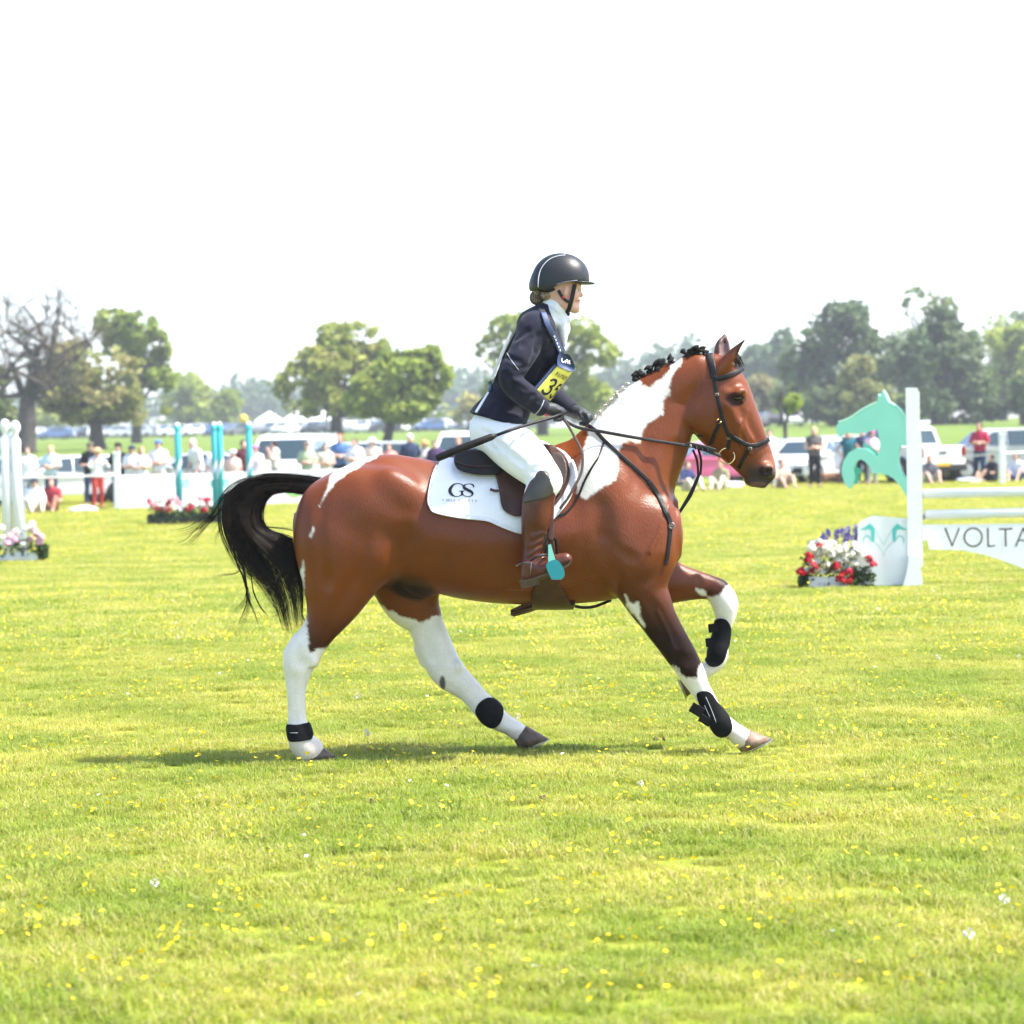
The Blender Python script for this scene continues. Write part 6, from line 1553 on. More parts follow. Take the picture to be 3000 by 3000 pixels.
# ================================================================== VEHICLES
M_glass = mat("car_glass", (.02, .04, .045), rough=.05, spec=.7, coat=.5)
M_tyre = mat("tyre_rubber", (.015, .015, .016), rough=.8)
M_rim = mat("wheel_alloy", (.4, .4, .42), rough=.3, metal=.9)
M_black = mat("black_plastic", (.012, .012, .013), rough=.6)
M_lamp = mat("headlamp", (.7, .72, .75), rough=.1, spec=.8)
M_tail = mat("tail_lamp", (.35, .01, .01), rough=.2)
M_plateY = mat("yellow_plate", (.65, .38, .02), rough=.5); M_plateW = mat("white_plate", (.7, .7, .7), rough=.5)
PROF = dict(
    hatch=dict(L=4.1, Wd=1.76, out=[(-2.05, .32), (-2.05, .62), (-1.98, .78), (-1.35, .90), (-1.0, .97), (-.35, 1.42), (.1, 1.48), (.9, 1.46), (1.45, 1.36), (1.95, .98), (2.05, .80), (2.05, .32)], belt=.95,
               side=[[(-.82, 1.0), (-.28, 1.38), (.12, 1.42), (.12, 1.0)], [(.18, 1.0), (.18, 1.42), (.85, 1.40), (1.25, 1.30), (1.35, 1.02)]], ws=[(-1.02, .98), (-.36, 1.41)], rw=[(1.46, 1.35), (1.90, 1.02)], wh=(-1.28, 1.28), wr=.31),
    estate=dict(L=4.6, Wd=1.80, out=[(-2.3, .32), (-2.3, .62), (-2.2, .76), (-1.5, .88), (-1.15, .95), (-.5, 1.40), (0, 1.46), (1.5, 1.46), (1.95, 1.40), (2.25, .98), (2.3, .78), (2.3, .32)], belt=.94,
                side=[[(-.98, .99), (-.44, 1.36), (.0, 1.40), (.0, .99)], [(.06, .99), (.06, 1.41), (.92, 1.41), (.92, .99)], [(.98, .99), (.98, 1.41), (1.62, 1.39), (1.95, 1.02)]], ws=[(-1.17, .96), (-.52, 1.39)], rw=[(1.96, 1.39), (2.22, 1.02)], wh=(-1.42, 1.38), wr=.32),
    suv=dict(L=4.5, Wd=1.86, out=[(-2.25, .40), (-2.25, .80), (-2.12, .95), (-1.4, 1.05), (-1.1, 1.10), (-.55, 1.60), (0, 1.68), (1.6, 1.68), (1.95, 1.62), (2.2, 1.10), (2.25, .90), (2.25, .40)], belt=1.10,
             side=[[(-.95, 1.14), (-.48, 1.56), (.0, 1.61), (.0, 1.14)], [(.06, 1.14), (.06, 1.62), (.90, 1.62), (.90, 1.14)], [(.96, 1.14), (.96, 1.62), (1.7, 1.60), (1.9, 1.16)]], ws=[(-1.12, 1.11), (-.57, 1.59)], rw=[(1.97, 1.60), (2.18, 1.14)], wh=(-1.40, 1.38), wr=.36),
    van=dict(L=4.9, Wd=1.95, out=[(-2.45, .35), (-2.45, .85), (-2.3, 1.05), (-1.85, 1.18), (-1.2, 1.85), (-.8, 1.95), (2.3, 1.97), (2.42, 1.90), (2.45, .35)], belt=1.15,
             side=[[(-1.62, 1.2), (-1.15, 1.72), (-.6, 1.78), (-.6, 1.2)], [(-.5, 1.2), (-.5, 1.78), (.6, 1.78), (.6, 1.2)]], ws=[(-1.87, 1.19), (-1.22, 1.83)], rw=[(2.425, 1.75), (2.44, 1.2)], wh=(-1.55, 1.5), wr=.34),
    pickup=dict(L=5.3, Wd=1.86, out=[(-2.65, .45), (-2.65, .90), (-2.5, 1.02), (-1.5, 1.12), (-1.2, 1.16), (-.6, 1.72), (-.2, 1.80), (.75, 1.80), (.98, 1.72), (1.08, 1.18), (2.62, 1.18), (2.65, 1.10), (2.65, .45)], belt=1.16,
                side=[[(-1.0, 1.20), (-.53, 1.66), (-.1, 1.72), (-.1, 1.20)], [(-.04, 1.20), (-.04, 1.73), (.75, 1.73), (.92, 1.22)]], ws=[(-1.22, 1.17), (-.62, 1.70)], rw=[(.985, 1.71), (1.075, 1.22)], wh=(-1.65, 1.65), wr=.40))
def build_car(kind, paint, plate=M_plateW, parent_args=None, extras=True):
    """Car in its own frame: nose towards -x, wheels on z = 0."""
    p = PROF[kind]; Wh = p['Wd'] / 2; belt = p['belt']; top = max(z for _, z in p['out'])
    def hw(z, x):
        t = max(0, (z - belt) / (top - belt)); end = min(1, (p['L'] / 2 - abs(x)) / .35)
        lo = .93 + .07 * min(1, max(0, (z - .3) / .25))
        return Wh * lo * (1 - .20 * t) * (.90 + .10 * max(end, 0))
    e = empty(*parent_args[0], **parent_args[1]) if parent_args else None
    b = MB(); out = [tuple(q) for q in p['out']]
    fine = []
    for i in range(len(out)):
        a, c = np.array(out[i]), np.array(out[(i + 1) % len(out)]); n = max(1, int(np.linalg.norm(c - a) / .35))
        fine += [tuple(a + (c - a) * k / n) for k in range(n)]
    b.prism(fine, lambda x, z: (x, -hw(z, x), z), lambda x, z: (x, hw(z, x), z))
    body = b.build("body", paint, e, smooth=False, local=True)
    md = body.modifiers.new("soft edges", 'BEVEL'); md.width = .045; md.segments = 2; md.limit_method = 'ANGLE'; md.angle_limit = R(25)
    for sg in (-1, 1):
        for poly in p['side']:
            b = MB(); b.prism(poly, lambda x, z: (x, sg * (hw(z, x) - .03), z), lambda x, z: (x, sg * (hw(z, x) + .004), z)); b.build("side_window", M_glass, e, smooth=False, local=True)
    for nm, q in (("windscreen", p['ws']), ("rear_window", p['rw'])):
        (xa, za), (xb, zb) = q; nx_, nz_ = (zb - za), -(xb - xa); l = math.hypot(nx_, nz_); nx_, nz_ = nx_ / l, nz_ / l
        if (nm == "windscreen") != (nx_ < 0): nx_, nz_ = -nx_, -nz_
        if nz_ < 0: nx_, nz_ = -nx_, -nz_
        if nm == "windscreen" and nx_ > 0 or nm == "rear_window" and nx_ < 0: nx_ = -nx_
        def pt(t, s, o): x = xa + (xb - xa) * t; z = za + (zb - za) * t; return (x + nx_ * o, s * (hw(z, x) - .09), z + nz_ * o)
        V = [pt(.06, -1, .012), pt(.06, 1, .012), pt(.94, 1, .012), pt(.94, -1, .012), pt(.06, -1, -.05), pt(.06, 1, -.05), pt(.94, 1, -.05), pt(.94, -1, -.05)]
        b = MB(); b.add(V, [(0, 1, 2, 3), (0, 4, 5, 1), (1, 5, 6, 2), (2, 6, 7, 3), (3, 7, 4, 0)]); b.build(nm, M_glass, e, smooth=False, local=True)
    for x in p['wh']:
        for sg in (-1, 1):
            M = Matrix.Rotation(math.pi / 2, 3, 'X'); y = sg * (Wh - .10); wr = p['wr']
            b = MB(); b.lathe([(wr * .62, -.105), (wr * .95, -.10), (wr, -.06), (wr, .06), (wr * .95, .10), (wr * .62, .105)], (x, y, wr), 22, M); w_ = b.build("wheel", M_tyre, e, local=True)
            b = MB(); b.lathe([(wr * .2, -.112), (wr * .60, -.107), (wr * .60, .107), (wr * .2, .112)], (x, y, wr), 14, M); r2 = b.build("rim", M_rim, w_, local=True, smooth=False)
            b = MB(); b.lathe([(wr * 1.16, -.012), (wr * 1.16, .012)], (x, sg * (hw(.45, x) + .0), wr), 22, M); b.build("wheel_arch", M_black, e, local=True)
    L2 = p['L'] / 2
    for sg in (-1, 1):
        zz_ = {'hatch': .68, 'estate': .66, 'suv': .86, 'van': .9, 'pickup': .92}[kind]
        b = MB(); b.box((-L2 + .06, sg * (Wh - .32), zz_), (.16, .40, .13), bev=.03); b.build("headlamp", M_lamp, e, local=True)
        b = MB(); b.box((L2 - .035, sg * (Wh - .17), zz_ + .06), (.10, .17, .28 if kind != 'pickup' else .36), bev=.02); b.build("tail_lamp", M_tail, e, local=True)
        b = MB(); b.box((p['ws'][0][0] + .35, sg * (Wh + .06), belt + .08), (.16, .16, .12), bev=.03); b.build("mirror", paint, e, local=True)
    zb = .48 if kind in ('hatch', 'estate') else .58
    b = MB(); b.box((-L2 - .002, 0, zb - .03), (.06, Wh * 1.3, .20), bev=.02); b.build("grille", M_black, e, local=True, smooth=False)
    b = MB(); b.box((L2 + .004, 0, zb - .08), (.06, Wh * 1.9, .22), bev=.03); b.build("rear_bumper", M_black, e, local=True, smooth=False)
    b = MB(); b.box((-L2 - .035, 0, zb + .02), (.02, .50, .11)); b.build("number_plate", M_plateW, e, local=True, smooth=False)
    b = MB(); b.box((L2 + .04, 0, zb + .02), (.02, .50, .11)); b.build("number_plate", M_plateY, e, local=True, smooth=False)
    return e
def paint(name, c, coat=.6): return mat("paint_" + name, c, rough=.35, spec=.5, coat=coat)
P_white, P_silver, P_blue, P_pink, P_dark = paint("white", (.80, .81, .82)), paint("silver", (.50, .52, .54)), paint("blue_grey", (.28, .34, .40)), paint("pink", (.70, .13, .30)), paint("dark", (.03, .035, .04))
def car(kind, px, y, yaw, p, label, off=0.0, d=None):
    g = G(px, y) if d is None else GD(px, d)
    return build_car(kind, p, parent_args=[("parked_car", (g[0], g[1] + off, float(ground_z(g[1] + off))), R(yaw)), dict(label=label, cat="car", group="cars parked behind the rope")])
car('estate', 150, 1484, 28, P_white, "white estate car behind the blonde woman at the left", off=2.4)
car('estate', -130, 1484, 15, P_silver, "silver estate car cut off by the left edge behind the white stand")
car('hatch', 560, 1470, 10, P_silver, "silver car with dark windows behind the man in the blue cap")
car('estate', 735, 1462, 172, P_blue, "blue grey car behind the teal uprights")
car('van', 868, 1462, 80, P_white, "white van behind the woman in the cream shirt")
car('suv', 1020, 1458, 12, P_silver, "silver off-roader behind the man in the blue shirt")
car('estate', 1235, 1450, 172, P_silver, "pale silver car behind the white-haired man above the horse's back")
car('van', 1378, 1438, 84, P_white, "white van just behind the rider's seat")
car('hatch', 2075, 1424, 18, P_pink, "bright pink car seen between the horse's neck and muzzle")
car('hatch', 2400, 1420, 62, P_white, "white hatchback with its nose to the rope behind the woman in black", off=2.8)
car('estate', 2300, 1398, 25, P_blue, "blue grey car behind the horse's nose")
car('estate', 2420, 1392, 15, P_silver, "silver car parked behind the white hatchback")
pk = car('pickup', 2690, 1422, -66, P_white, "white pickup with a roof rack and yellow plate behind the tape", off=4.5)
b = MB()
for x in (-.35, .1, .55): b.box((x, 0, 1.90), (.10, 1.5, .07), bev=.01)
for s in (-1, 1): b.box((.1, s * .72, 1.94), (1.3, .08, .10), bev=.01)
b.build("roof_rack", M_whitepaint, pk, local=True, smooth=False)
b = MB(); b.box((2.672, 0, .98), (.02, .30, .07), bev=.005); b.build("tailgate_handle", M_black, pk, local=True, smooth=False)
car('suv', 2985, 1412, 12, P_silver, "silver car at the right edge behind the man in maroon", off=4)
# small cars in the far car park
def tiny_car(col):
    b = MB(); p = PROF['hatch']['out']; nb = 0
    b.prism(p, lambda x, z: (x, -.85 * (1 - .18 * max(0, z - .95)), z), lambda x, z: (x, .85 * (1 - .18 * max(0, z - .95)), z)); n0 = len(b.V)
    for s in (-1, 1):
        b.prism([(-.85, 1.0), (-.3, 1.38), (.9, 1.40), (1.4, 1.02)], lambda x, z: (x, s * .77, z), lambda x, z: (x, s * .865 * (1 - .18 * max(0, z - .95)), z))
    b.add([(-1.03, -.68, .99), (-1.03, .68, .99), (-.40, .62, 1.41), (-.40, -.62, 1.41)], [(0, 1, 2, 3)]); n1 = len(b.V)
    for x in (-1.28, 1.28):
        for s in (-1, 1): b.lathe([(.3, -.1), (.3, .1)], (x, s * .78, .3), 10, Matrix.Rotation(math.pi / 2, 3, 'X'))
    C = np.zeros((len(b.V), 3)); C[:n0] = col; C[n0:n1] = (.03, .05, .06); C[n1:] = .02
    return mesh("small_car", b.V, b.F, mat("car_paint_far", (1, 1, 1), rough=.35, spec=.5, attr="Col", coat=.4), None, smooth=False, cols=C)
CC = [("white", (.78, .78, .78)), ("silver", (.45, .47, .50)), ("black", (.03, .03, .035)), ("red", (.22, .03, .03)), ("blue", (.06, .12, .28)), ("grey", (.20, .21, .23))]
protos_c = []
for nm, c in CC:
    o = tiny_car(c); tag(o, "tiny %s car in the far car park under the trees" % nm, "car", "cars in the far car park"); protos_c.append(o)
r_ = np.random.default_rng(77); used = [False] * 6
cols_x = list(np.arange(-40, 1500, 29)) + list(np.arange(1820, 2340, 34))
for i, px in enumerate(cols_x):
    for row in range(3):
        if r_.random() < .22 or px > 1800 and row == 2: continue
        k = r_.choice(6, p=[.29, .25, .20, .02, .10, .14]); d = (345, 395, 450)[row] + r_.uniform(-8, 8) + (-70 if px > 1800 else 0); g = GD(px + r_.uniform(-8, 8), d)
        o = protos_c[k] if not used[k] else protos_c[k].copy()
        if used[k]: COL.objects.link(o)
        used[k] = True; o.location = g; o.rotation_euler = (0, 0, R(r_.choice([90, -90, 70, 20])) + r_.normal(0, .1))
# marquee, horsebox, balloon
M_canvas = mat("white_canvas", (.8, .8, .8), rough=.8)
g = GD(868, 450); tent = empty("marquee", g, label="long white marquee with three peaks beyond the far car park", cat="marquee")
for k in range(3):
    x0 = g[0] - 6.4 + k * 4.25; w = 4.2; b = MB(); zb = g[2]
    V = [(x0, g[1], zb), (x0 + w, g[1], zb), (x0 + w, g[1] + 5, zb), (x0, g[1] + 5, zb), (x0, g[1], zb + 2.0), (x0 + w, g[1], zb + 2.0), (x0 + w, g[1] + 5, zb + 2.0), (x0, g[1] + 5, zb + 2.0), (x0 + w / 2, g[1] + 2.5, zb + 3.5)]
    b.add(V[:8], [(0, 1, 5, 4), (1, 2, 6, 5), (2, 3, 7, 6), (3, 0, 4, 7)]); b.build("tent_wall", M_canvas, tent, smooth=False)
    b = MB(); b.add([np.array(v) + [0, 0, .01] for v in V[4:]], [(0, 1, 4), (1, 2, 4), (2, 3, 4), (3, 0, 4)]); b.build("tent_roof", M_canvas, tent, smooth=False)
g = GD(2367, 300); hb_ = empty("horsebox", (g[0], g[1], g[2]), R(75), label="white horsebox on the far grass between the trees", cat="horsebox")
b = MB(); b.box((0, 0, 1.55), (3.6, 2.0, 1.9), bev=.12); b.build("box", P_white, hb_, local=True, smooth=False)
b = MB(); b.box((-2.3, 0, 1.05), (1.1, 1.8, 1.1), bev=.15); b.build("cab", P_white, hb_, local=True, smooth=False); b = MB(); b.box((-2.55, 0, 1.42), (.66, 1.6, .40), bev=.05); b.build("windscreen", M_glass, hb_, local=True, smooth=False)
for x in (-2.2, 1.0):
    for s in (-1, 1): b = MB(); b.lathe([(.38, -.12), (.38, .12)], (x, s * .85, .38), 16, Matrix.Rotation(math.pi / 2, 3, 'X')); b.build("wheel", M_tyre, hb_, local=True)
g = GD(713, 330); bal = empty("balloon", g, label="round yellow balloon above the far car park", cat="balloon")
pz = W(713, 1227, g[1]); b = MB(); b.ball(pz, (.52, .52, .50), 16, 10); b.build("envelope", mat("yellow_balloon", (.75, .48, .03), rough=.4), bal); b = MB(); b.tube([pz - [0, 0, .48], g], .02, 6); b.build("string", M_black, bal)
# ================================================================== TREES
M_bark = mat("bark", (.060, .050, .042), rough=.95, var=.35, vscale=2.5, bump=.6, bscale=6)
M_foliage = plant_mat("tree_leaves", .42, False)
def limb(mb, p, q, r0, r1, rr, wob=.08, n=6, sides=7):
    p, q = np.asarray(p, float), np.asarray(q, float); L = np.linalg.norm(q - p); P = [p + (q - p) * t + rr.normal(0, wob * L, 3) * math.sin(math.pi * t) for t in np.linspace(0, 1, n)]
    P = crom(P, 2); mb.tube(P, np.linspace(r0, r1, len(P)), sides); return P
def leaf_cloud(lobes, n, size, cols, rr, shell=.55, flat=1.0):
    """Leaf-spray faces spread through uneven lobes, thicker towards the outside, with gaps."""
    vol = np.array([l[1][0] * l[1][1] * l[1][2] for l in lobes]) ** .72; pick = rr.choice(len(lobes), n, p=vol / vol.sum())
    c = np.array([l[0] for l in lobes])[pick]; r = np.array([l[1] for l in lobes])[pick]
    d = rr.normal(0, 1, (n, 3)); d /= np.linalg.norm(d, axis=1, keepdims=True)
    rad = (shell + (1 - shell) * rr.random(n)) ** .8; rad = np.where(rr.random(n) < .16, rad * rr.uniform(1.0, 1.28, n), rad)
    p = c + d * r * rad[:, None]
    keep = (vnoise(p, .55, 31) + .5 * vnoise(p, 1.3, 32)) > -.22
    p, d, pick = p[keep], d[keep], pick[keep]; m = len(p)
    u = rr.normal(0, 1, (m, 3)); u[:, 2] *= .6; u /= np.linalg.norm(u, axis=1, keepdims=True); v = np.cross(u, d + rr.normal(0, .6, (m, 3))); v /= np.maximum(np.linalg.norm(v, axis=1, keepdims=True), 1e-6)
    s = size * rr.uniform(.55, 1.35, m)[:, None]
    V = np.stack([p - u * s, p - v * s * .55 + d * s * .2, p + u * s, p + v * s * .55 + d * s * .2], 1).reshape(-1, 3)
    base = np.array(cols)[(rr.integers(0, len(cols), len(lobes)))][pick] * .6 + np.array(cols)[rr.integers(0, len(cols), m)] * .4
    base = base * rr.uniform(.75, 1.25, m)[:, None]
    return V, np.arange(4 * m).reshape(-1, 4), np.repeat(base, 4, axis=0)
def tree(name, label, px, d, lobes_px, n, size, cols, trunk_r, seed, limbs=True, shell=.55, group="parkland trees", fork=None, thick=.55):
    """lobes_px: (column, row, x radius px, y radius px) as seen in the photo at distance d."""
    rr = np.random.default_rng(seed); g = GD(px, d); k = d / FPX; Yd = g[1]
    e = empty(name, g, label=label, cat="tree", group=group)
    lobes = []
    for (a, b_, rx, ry) in lobes_px:
        y = Yd + rr.normal(0, .35) * rx * k; c = W(a, b_, y); lobes.append((c, np.array([rx * k, rx * k * rr.uniform(.8, 1.1), ry * k])))
        for q in range(5):
            o = rr.normal(0, 1, 3); o /= np.linalg.norm(o); f = rr.uniform(.32, .5)
            lobes.append((c + o * lobes[-1 - q][1] * .85 if q == 0 else c + o * np.array([rx * k, rx * k, ry * k]) * .85, np.array([rx, rx, ry]) * k * f))
    V, F, C = leaf_cloud(lobes, n, size, cols, rr, shell)
    mesh("crown", V, F, M_foliage, e, cols=C, smooth=False)
    b = MB(); top = np.mean([l[0] for l in lobes], 0); fk = g + (top - g) * (.42 if fork is None else fork); fk[0] = g[0] + (top[0] - g[0]) * .25
    b.tube([g - [0, 0, .2], g + [0, 0, .15], g + (fk - g) * .4, fk], [trunk_r * 1.5, trunk_r * 1.15, trunk_r * .95, trunk_r * .8], 10)
    for l in lobes[::6]:
        P = limb(b, fk + rr.normal(0, .1, 3), l[0], trunk_r * thick, trunk_r * .12, rr)
        for q in range(4):
            s = P[int(len(P) * rr.uniform(.35, .9))]; t = l[0] + rr.normal(0, .6, 3) * l[1]; limb(b, s, t, trunk_r * .16, trunk_r * .03, rr, n=4, sides=5)
    b.build("trunk", M_bark, e)
    return e
OLIVE = [(0.302, 0.345, 0.055), (0.383, 0.398, 0.083), (0.241, 0.293, 0.046), (0.352, 0.314, 0.093)]
BROWNG = [(0.252, 0.251, 0.083), (0.302, 0.283, 0.093), (0.222, 0.262, 0.055), (0.282, 0.240, 0.102)]
FRESH = [(.255, .325, .045), (.205, .275, .040), (.290, .330, .060)]
DARK = [(0.081, 0.138, 0.052), (0.105, 0.163, 0.060), (0.133, 0.178, 0.063), (0.069, 0.115, 0.049)]
MID = [(0.171, 0.230, 0.063), (0.131, 0.189, 0.060), (0.222, 0.251, 0.083)]
YEL = [(0.383, 0.460, 0.074), (0.302, 0.388, 0.064), (0.443, 0.470, 0.112)]
BLUEG = [(0.110, 0.189, 0.093), (0.141, 0.209, 0.093), (0.091, 0.158, 0.083)]
# bare oak
def bare(px, d, label, seed, trunk_r):
    rr = np.random.default_rng(seed); g = GD(px, d); k = d / FPX; e = empty("bare_oak_tree", g, label=label, cat="tree", group="parkland trees"); b = MB(); tw = MB()
    fk = W(px + 6, 1160, g[1]); b.tube([g - [0, 0, .2], g + [0, 0, .3], (g + fk) / 2, fk], [trunk_r * 1.6, trunk_r * 1.15, trunk_r, trunk_r * .8], 12)
    tips = [(-80, 980), (-30, 890), (30, 850), (105, 838), (170, 845), (235, 880), (280, 930), (-100, 1060), (270, 1000), (75, 900), (0, 950), (190, 920), (140, 870), (-50, 1120), (215, 1050)]
    for (a, y) in tips:
        q = W(a, y, g[1] + rr.normal(0, 2.5)); P = limb(b, fk + rr.normal(0, .15, 3), q, trunk_r * .30, trunk_r * .04, rr, .12, 7)
        for j in range(11):
            i = int(len(P) * rr.uniform(.3, .95)); s = P[i]; L = rr.uniform(1.2, 2.6) * (1.2 - i / len(P) * .6); dr = rr.normal(0, 1, 3) + np.array([0, 0, .5]); dr /= np.linalg.norm(dr)
            P2 = limb(b, s, s + dr * L, trunk_r * .07, trunk_r * .018, rr, .14, 5, 5)
            for m in range(11):
                s2 = P2[int(len(P2) * rr.uniform(.25, .99))]; d2 = dr + rr.normal(0, .8, 3); d2 /= np.linalg.norm(d2); limb(tw, s2, s2 + d2 * rr.uniform(.6, 1.6), .014, .005, rr, .14, 3, 3)
    b.build("trunk", M_bark, e); tw.build("twigs", mat("brown_twigs", (.13, .095, .06), rough=.9), e); return e
bare(75, 190, "bare leafless oak with a thick trunk at the far left", 3, .62)
tree("oak_tree", "brown-green oak with a dome crown, right of the bare oak", 285, 200, [(230, 1080, 85, 75), (330, 1110, 110, 85), (180, 1160, 80, 60), (390, 1190, 90, 50), (270, 1180, 120, 60)], 6500, .34, BROWNG, .55, 5)
tree("oak_tree", "fresh green oak rising behind the brown-green one at the left", 400, 235, [(330, 950, 55, 45), (400, 960, 65, 45), (440, 1020, 55, 55), (470, 1110, 45, 45), (350, 1010, 50, 40), (430, 1090, 55, 40)], 4200, .36, FRESH, .40, 7, shell=.7)
tree("shrubby_tree", "low dark green tree cut off by the left edge", -30, 205, [(-40, 1150, 75, 80), (-20, 1220, 70, 50)], 1600, .34, MID, .35, 8)
tree("oak_tree", "olive oak with a broad domed crown left of the rider", 985, 215, [(1040, 1000, 100, 60), (930, 1080, 95, 60), (1010, 1110, 120, 70), (880, 1120, 75, 60), (1060, 1070, 90, 60), (940, 1180, 110, 50), (1080, 1170, 80, 55)], 8500, .34, OLIVE, .50, 9)
tree("oak_tree", "greener spreading oak with a forked trunk just left of the rider", 1130, 180, [(1170, 1085, 75, 55), (1250, 1060, 55, 40), (1285, 1110, 40, 50), (1110, 1130, 80, 50), (1220, 1150, 70, 40), (1290, 1180, 35, 45), (1060, 1180, 60, 40), (1180, 1200, 80, 35)], 5600, .30, FRESH[:2] + OLIVE[:1], .30, 11, shell=.65, fork=.5)
tree("oak_tree", "spreading oak behind the rider's back and shoulders", 1590, 230, [(1440, 1020, 55, 35), (1500, 960, 70, 40), (1600, 960, 80, 45), (1700, 970, 55, 45), (1740, 1030, 70, 40), (1420, 1060, 40, 25), (1640, 1080, 90, 50), (1700, 1150, 70, 50), (1560, 1160, 80, 60), (1460, 1150, 50, 40)], 6400, .36, OLIVE[:3] + FRESH[:1], .42, 13, shell=.7)
tree("round_tree", "round yellow-green tree at the right of the rider's hands", 1745, 330, [(1745, 1165, 40, 45), (1700, 1200, 40, 30), (1770, 1190, 40, 35)], 1500, .5, YEL, .25, 15)
tree("round_tree", "orange-tinged small tree behind the rider's jacket tail", 1375, 330, [(1375, 1190, 35, 35), (1350, 1215, 30, 25)], 1000, .45, [(.36, .30, .09), (.31, .32, .08)], .2, 16)
tree("pale_tree", "pale hazy green tree far behind the green oak", 560, 420, [(555, 1140, 55, 50), (530, 1190, 60, 40), (600, 1200, 50, 35)], 2200, .6, FRESH + YEL[:1], .4, 17)
tree("pale_tree", "small round green tree beside the yellow balloon", 665, 400, [(665, 1190, 42, 42), (640, 1220, 40, 22)], 1300, .55, FRESH, .3, 18)
tree("pale_tree", "low yellow-green tree between the bare oak and the domed oak", 145, 420, [(150, 1215, 60, 30), (110, 1230, 50, 22)], 1200, .55, YEL, .3, 19)
tree("slender_tree", "small bright green tree with a thin trunk right of the horse's face", 2303, 125, [(2290, 1130, 30, 38), (2310, 1180, 36, 30), (2275, 1185, 25, 30), (2295, 1100, 18, 25)], 1900, .17, [(.25, .34, .04), (.30, .36, .05)], .11, 21, fork=.6)
tree("broadleaf_tree", "tall dark rounded tree above the mint horse cut-out's nose", 2450, 260, [(2470, 935, 80, 55), (2390, 1000, 70, 60), (2520, 1000, 70, 70), (2340, 1060, 60, 70), (2430, 1090, 100, 80), (2540, 1110, 80, 70), (2360, 1160, 90, 60), (2470, 1180, 110, 50), (2590, 1050, 40, 60)], 9500, .42, DARK + MID[:2], .6, 23, shell=.6)
tree("broadleaf_tree", "yellowish tree standing in front of the dark trees right of the muzzle", 2520, 240, [(2520, 1100, 55, 60), (2560, 1170, 60, 50), (2500, 1190, 45, 40)], 2200, .36, [(.26, .27, .08), (.29, .29, .10), (.21, .23, .07)], .25, 24)
tree("conifer_like_tree", "tall dark tree with a thin wispy top above the white post", 2750, 250, [(2760, 960, 60, 50), (2720, 1020, 85, 60), (2800, 1040, 80, 70), (2680, 1080, 80, 70), (2770, 1120, 110, 80), (2850, 1130, 60, 80), (2700, 1180, 100, 55), (2820, 1200, 90, 50)], 9000, .42, DARK, .6, 25, shell=.6)
tree("wispy_tree", "sparse tree top poking up beyond the tall dark tree", 2735, 275, [(2740, 900, 45, 50), (2680, 870, 30, 25), (2740, 845, 22, 22), (2790, 880, 25, 40), (2665, 900, 22, 25)], 900, .36, MID, .35, 26, shell=.8, thick=.3)
tree("yellow_tree", "yellow-green tree at the right edge above the man in maroon", 2940, 300, [(2930, 1000, 55, 40), (2990, 990, 60, 45), (2960, 1080, 70, 50), (3040, 1050, 70, 60), (2910, 1140, 40, 50), (2990, 1160, 70, 45)], 5200, .46, YEL + MID[:1], .4, 27)
tree("dark_bush_tree", "dark tree at the right edge beside the yellow-green one", 3000, 230, [(2990, 1150, 40, 60), (3030, 1180, 60, 50), (2910, 1190, 40, 40)], 2000, .36, DARK, .3, 28)
tree("spire_tree", "small dark spire of a fir at the top right edge", 2992, 420, [(2991, 945, 14, 28), (2993, 975, 26, 30), (2996, 1010, 40, 36)], 1500, .5, DARK, .3, 29)
tree("pale_tree", "pale blue-green tree behind the horse's ears", 2290, 420, [(2290, 1000, 35, 38), (2240, 1050, 55, 40), (2310, 1070, 50, 45), (2200, 1100, 55, 35)], 2400, .6, BLUEG, .4, 31)
tree("pale_tree", "pinkish grey-green bush behind the horse's brow", 2240, 280, [(2230, 1140, 40, 35), (2260, 1180, 45, 35)], 1200, .42, [(.28, .25, .12), (.24, .25, .10)], .25, 33)
# far woods that read as one mass
def woods(name, label, pts, d, n, size, cols, seed):
    rr = np.random.default_rng(seed); k = d / FPX; lobes = []
    B = crom(pts, 6)
    for a, y in B:
        Yd = GD(a, d)[1]; top = W(a, y, Yd); z0 = ground_z(Yd); h = max(top[2] - z0, 3)
        for q in range(3):
            r = rr.uniform(16, 30) * k; lobes.append((np.array([top[0] + rr.normal(0, 6) * k, Yd + rr.uniform(-20, 20), z0 + h * (.30 + .30 * q) + rr.normal(0, .8)]), np.array([r * 1.1, r, h * .28])))
    V, F, C = leaf_cloud(lobes, n, size, cols, rr, .6); o = mesh(name, V, F, M_foliage, None, cols=C, smooth=False); tag(o, label, "woods", kind="stuff"); return o
woods("far_woods", "blue hazy woods along the skyline left of the rider", [(-120, 1170), (60, 1180), (240, 1175), (480, 1150), (620, 1160), (720, 1138), (790, 1140), (850, 1165), (1000, 1170), (1150, 1165), (1300, 1135), (1360, 1112), (1440, 1118), (1560, 1130)], 760, 16000, 1.1, BLUEG, 41)
woods("far_woods", "blue hazy wooded rise behind the rider's hands and the horse's neck", [(1560, 1140), (1700, 1130), (1770, 1115), (1850, 1080), (1920, 1055), (1990, 1045), (2080, 1050), (2200, 1060), (2330, 1075), (2500, 1060)], 680, 14000, 1.1, BLUEG, 42)
woods("far_woods", "pale woods on the skyline at the right behind the dark trees", [(2500, 1050), (2640, 1000), (2760, 1000), (2890, 985), (3000, 950), (3120, 930)], 560, 8000, .9, MID + YEL[:1], 43)
woods("far_hedge", "low green hedge line along the far edge of the car park", [(-120, 1240), (300, 1236), (700, 1230), (1100, 1222), (1500, 1214)], 520, 7000, .5, MID, 44)
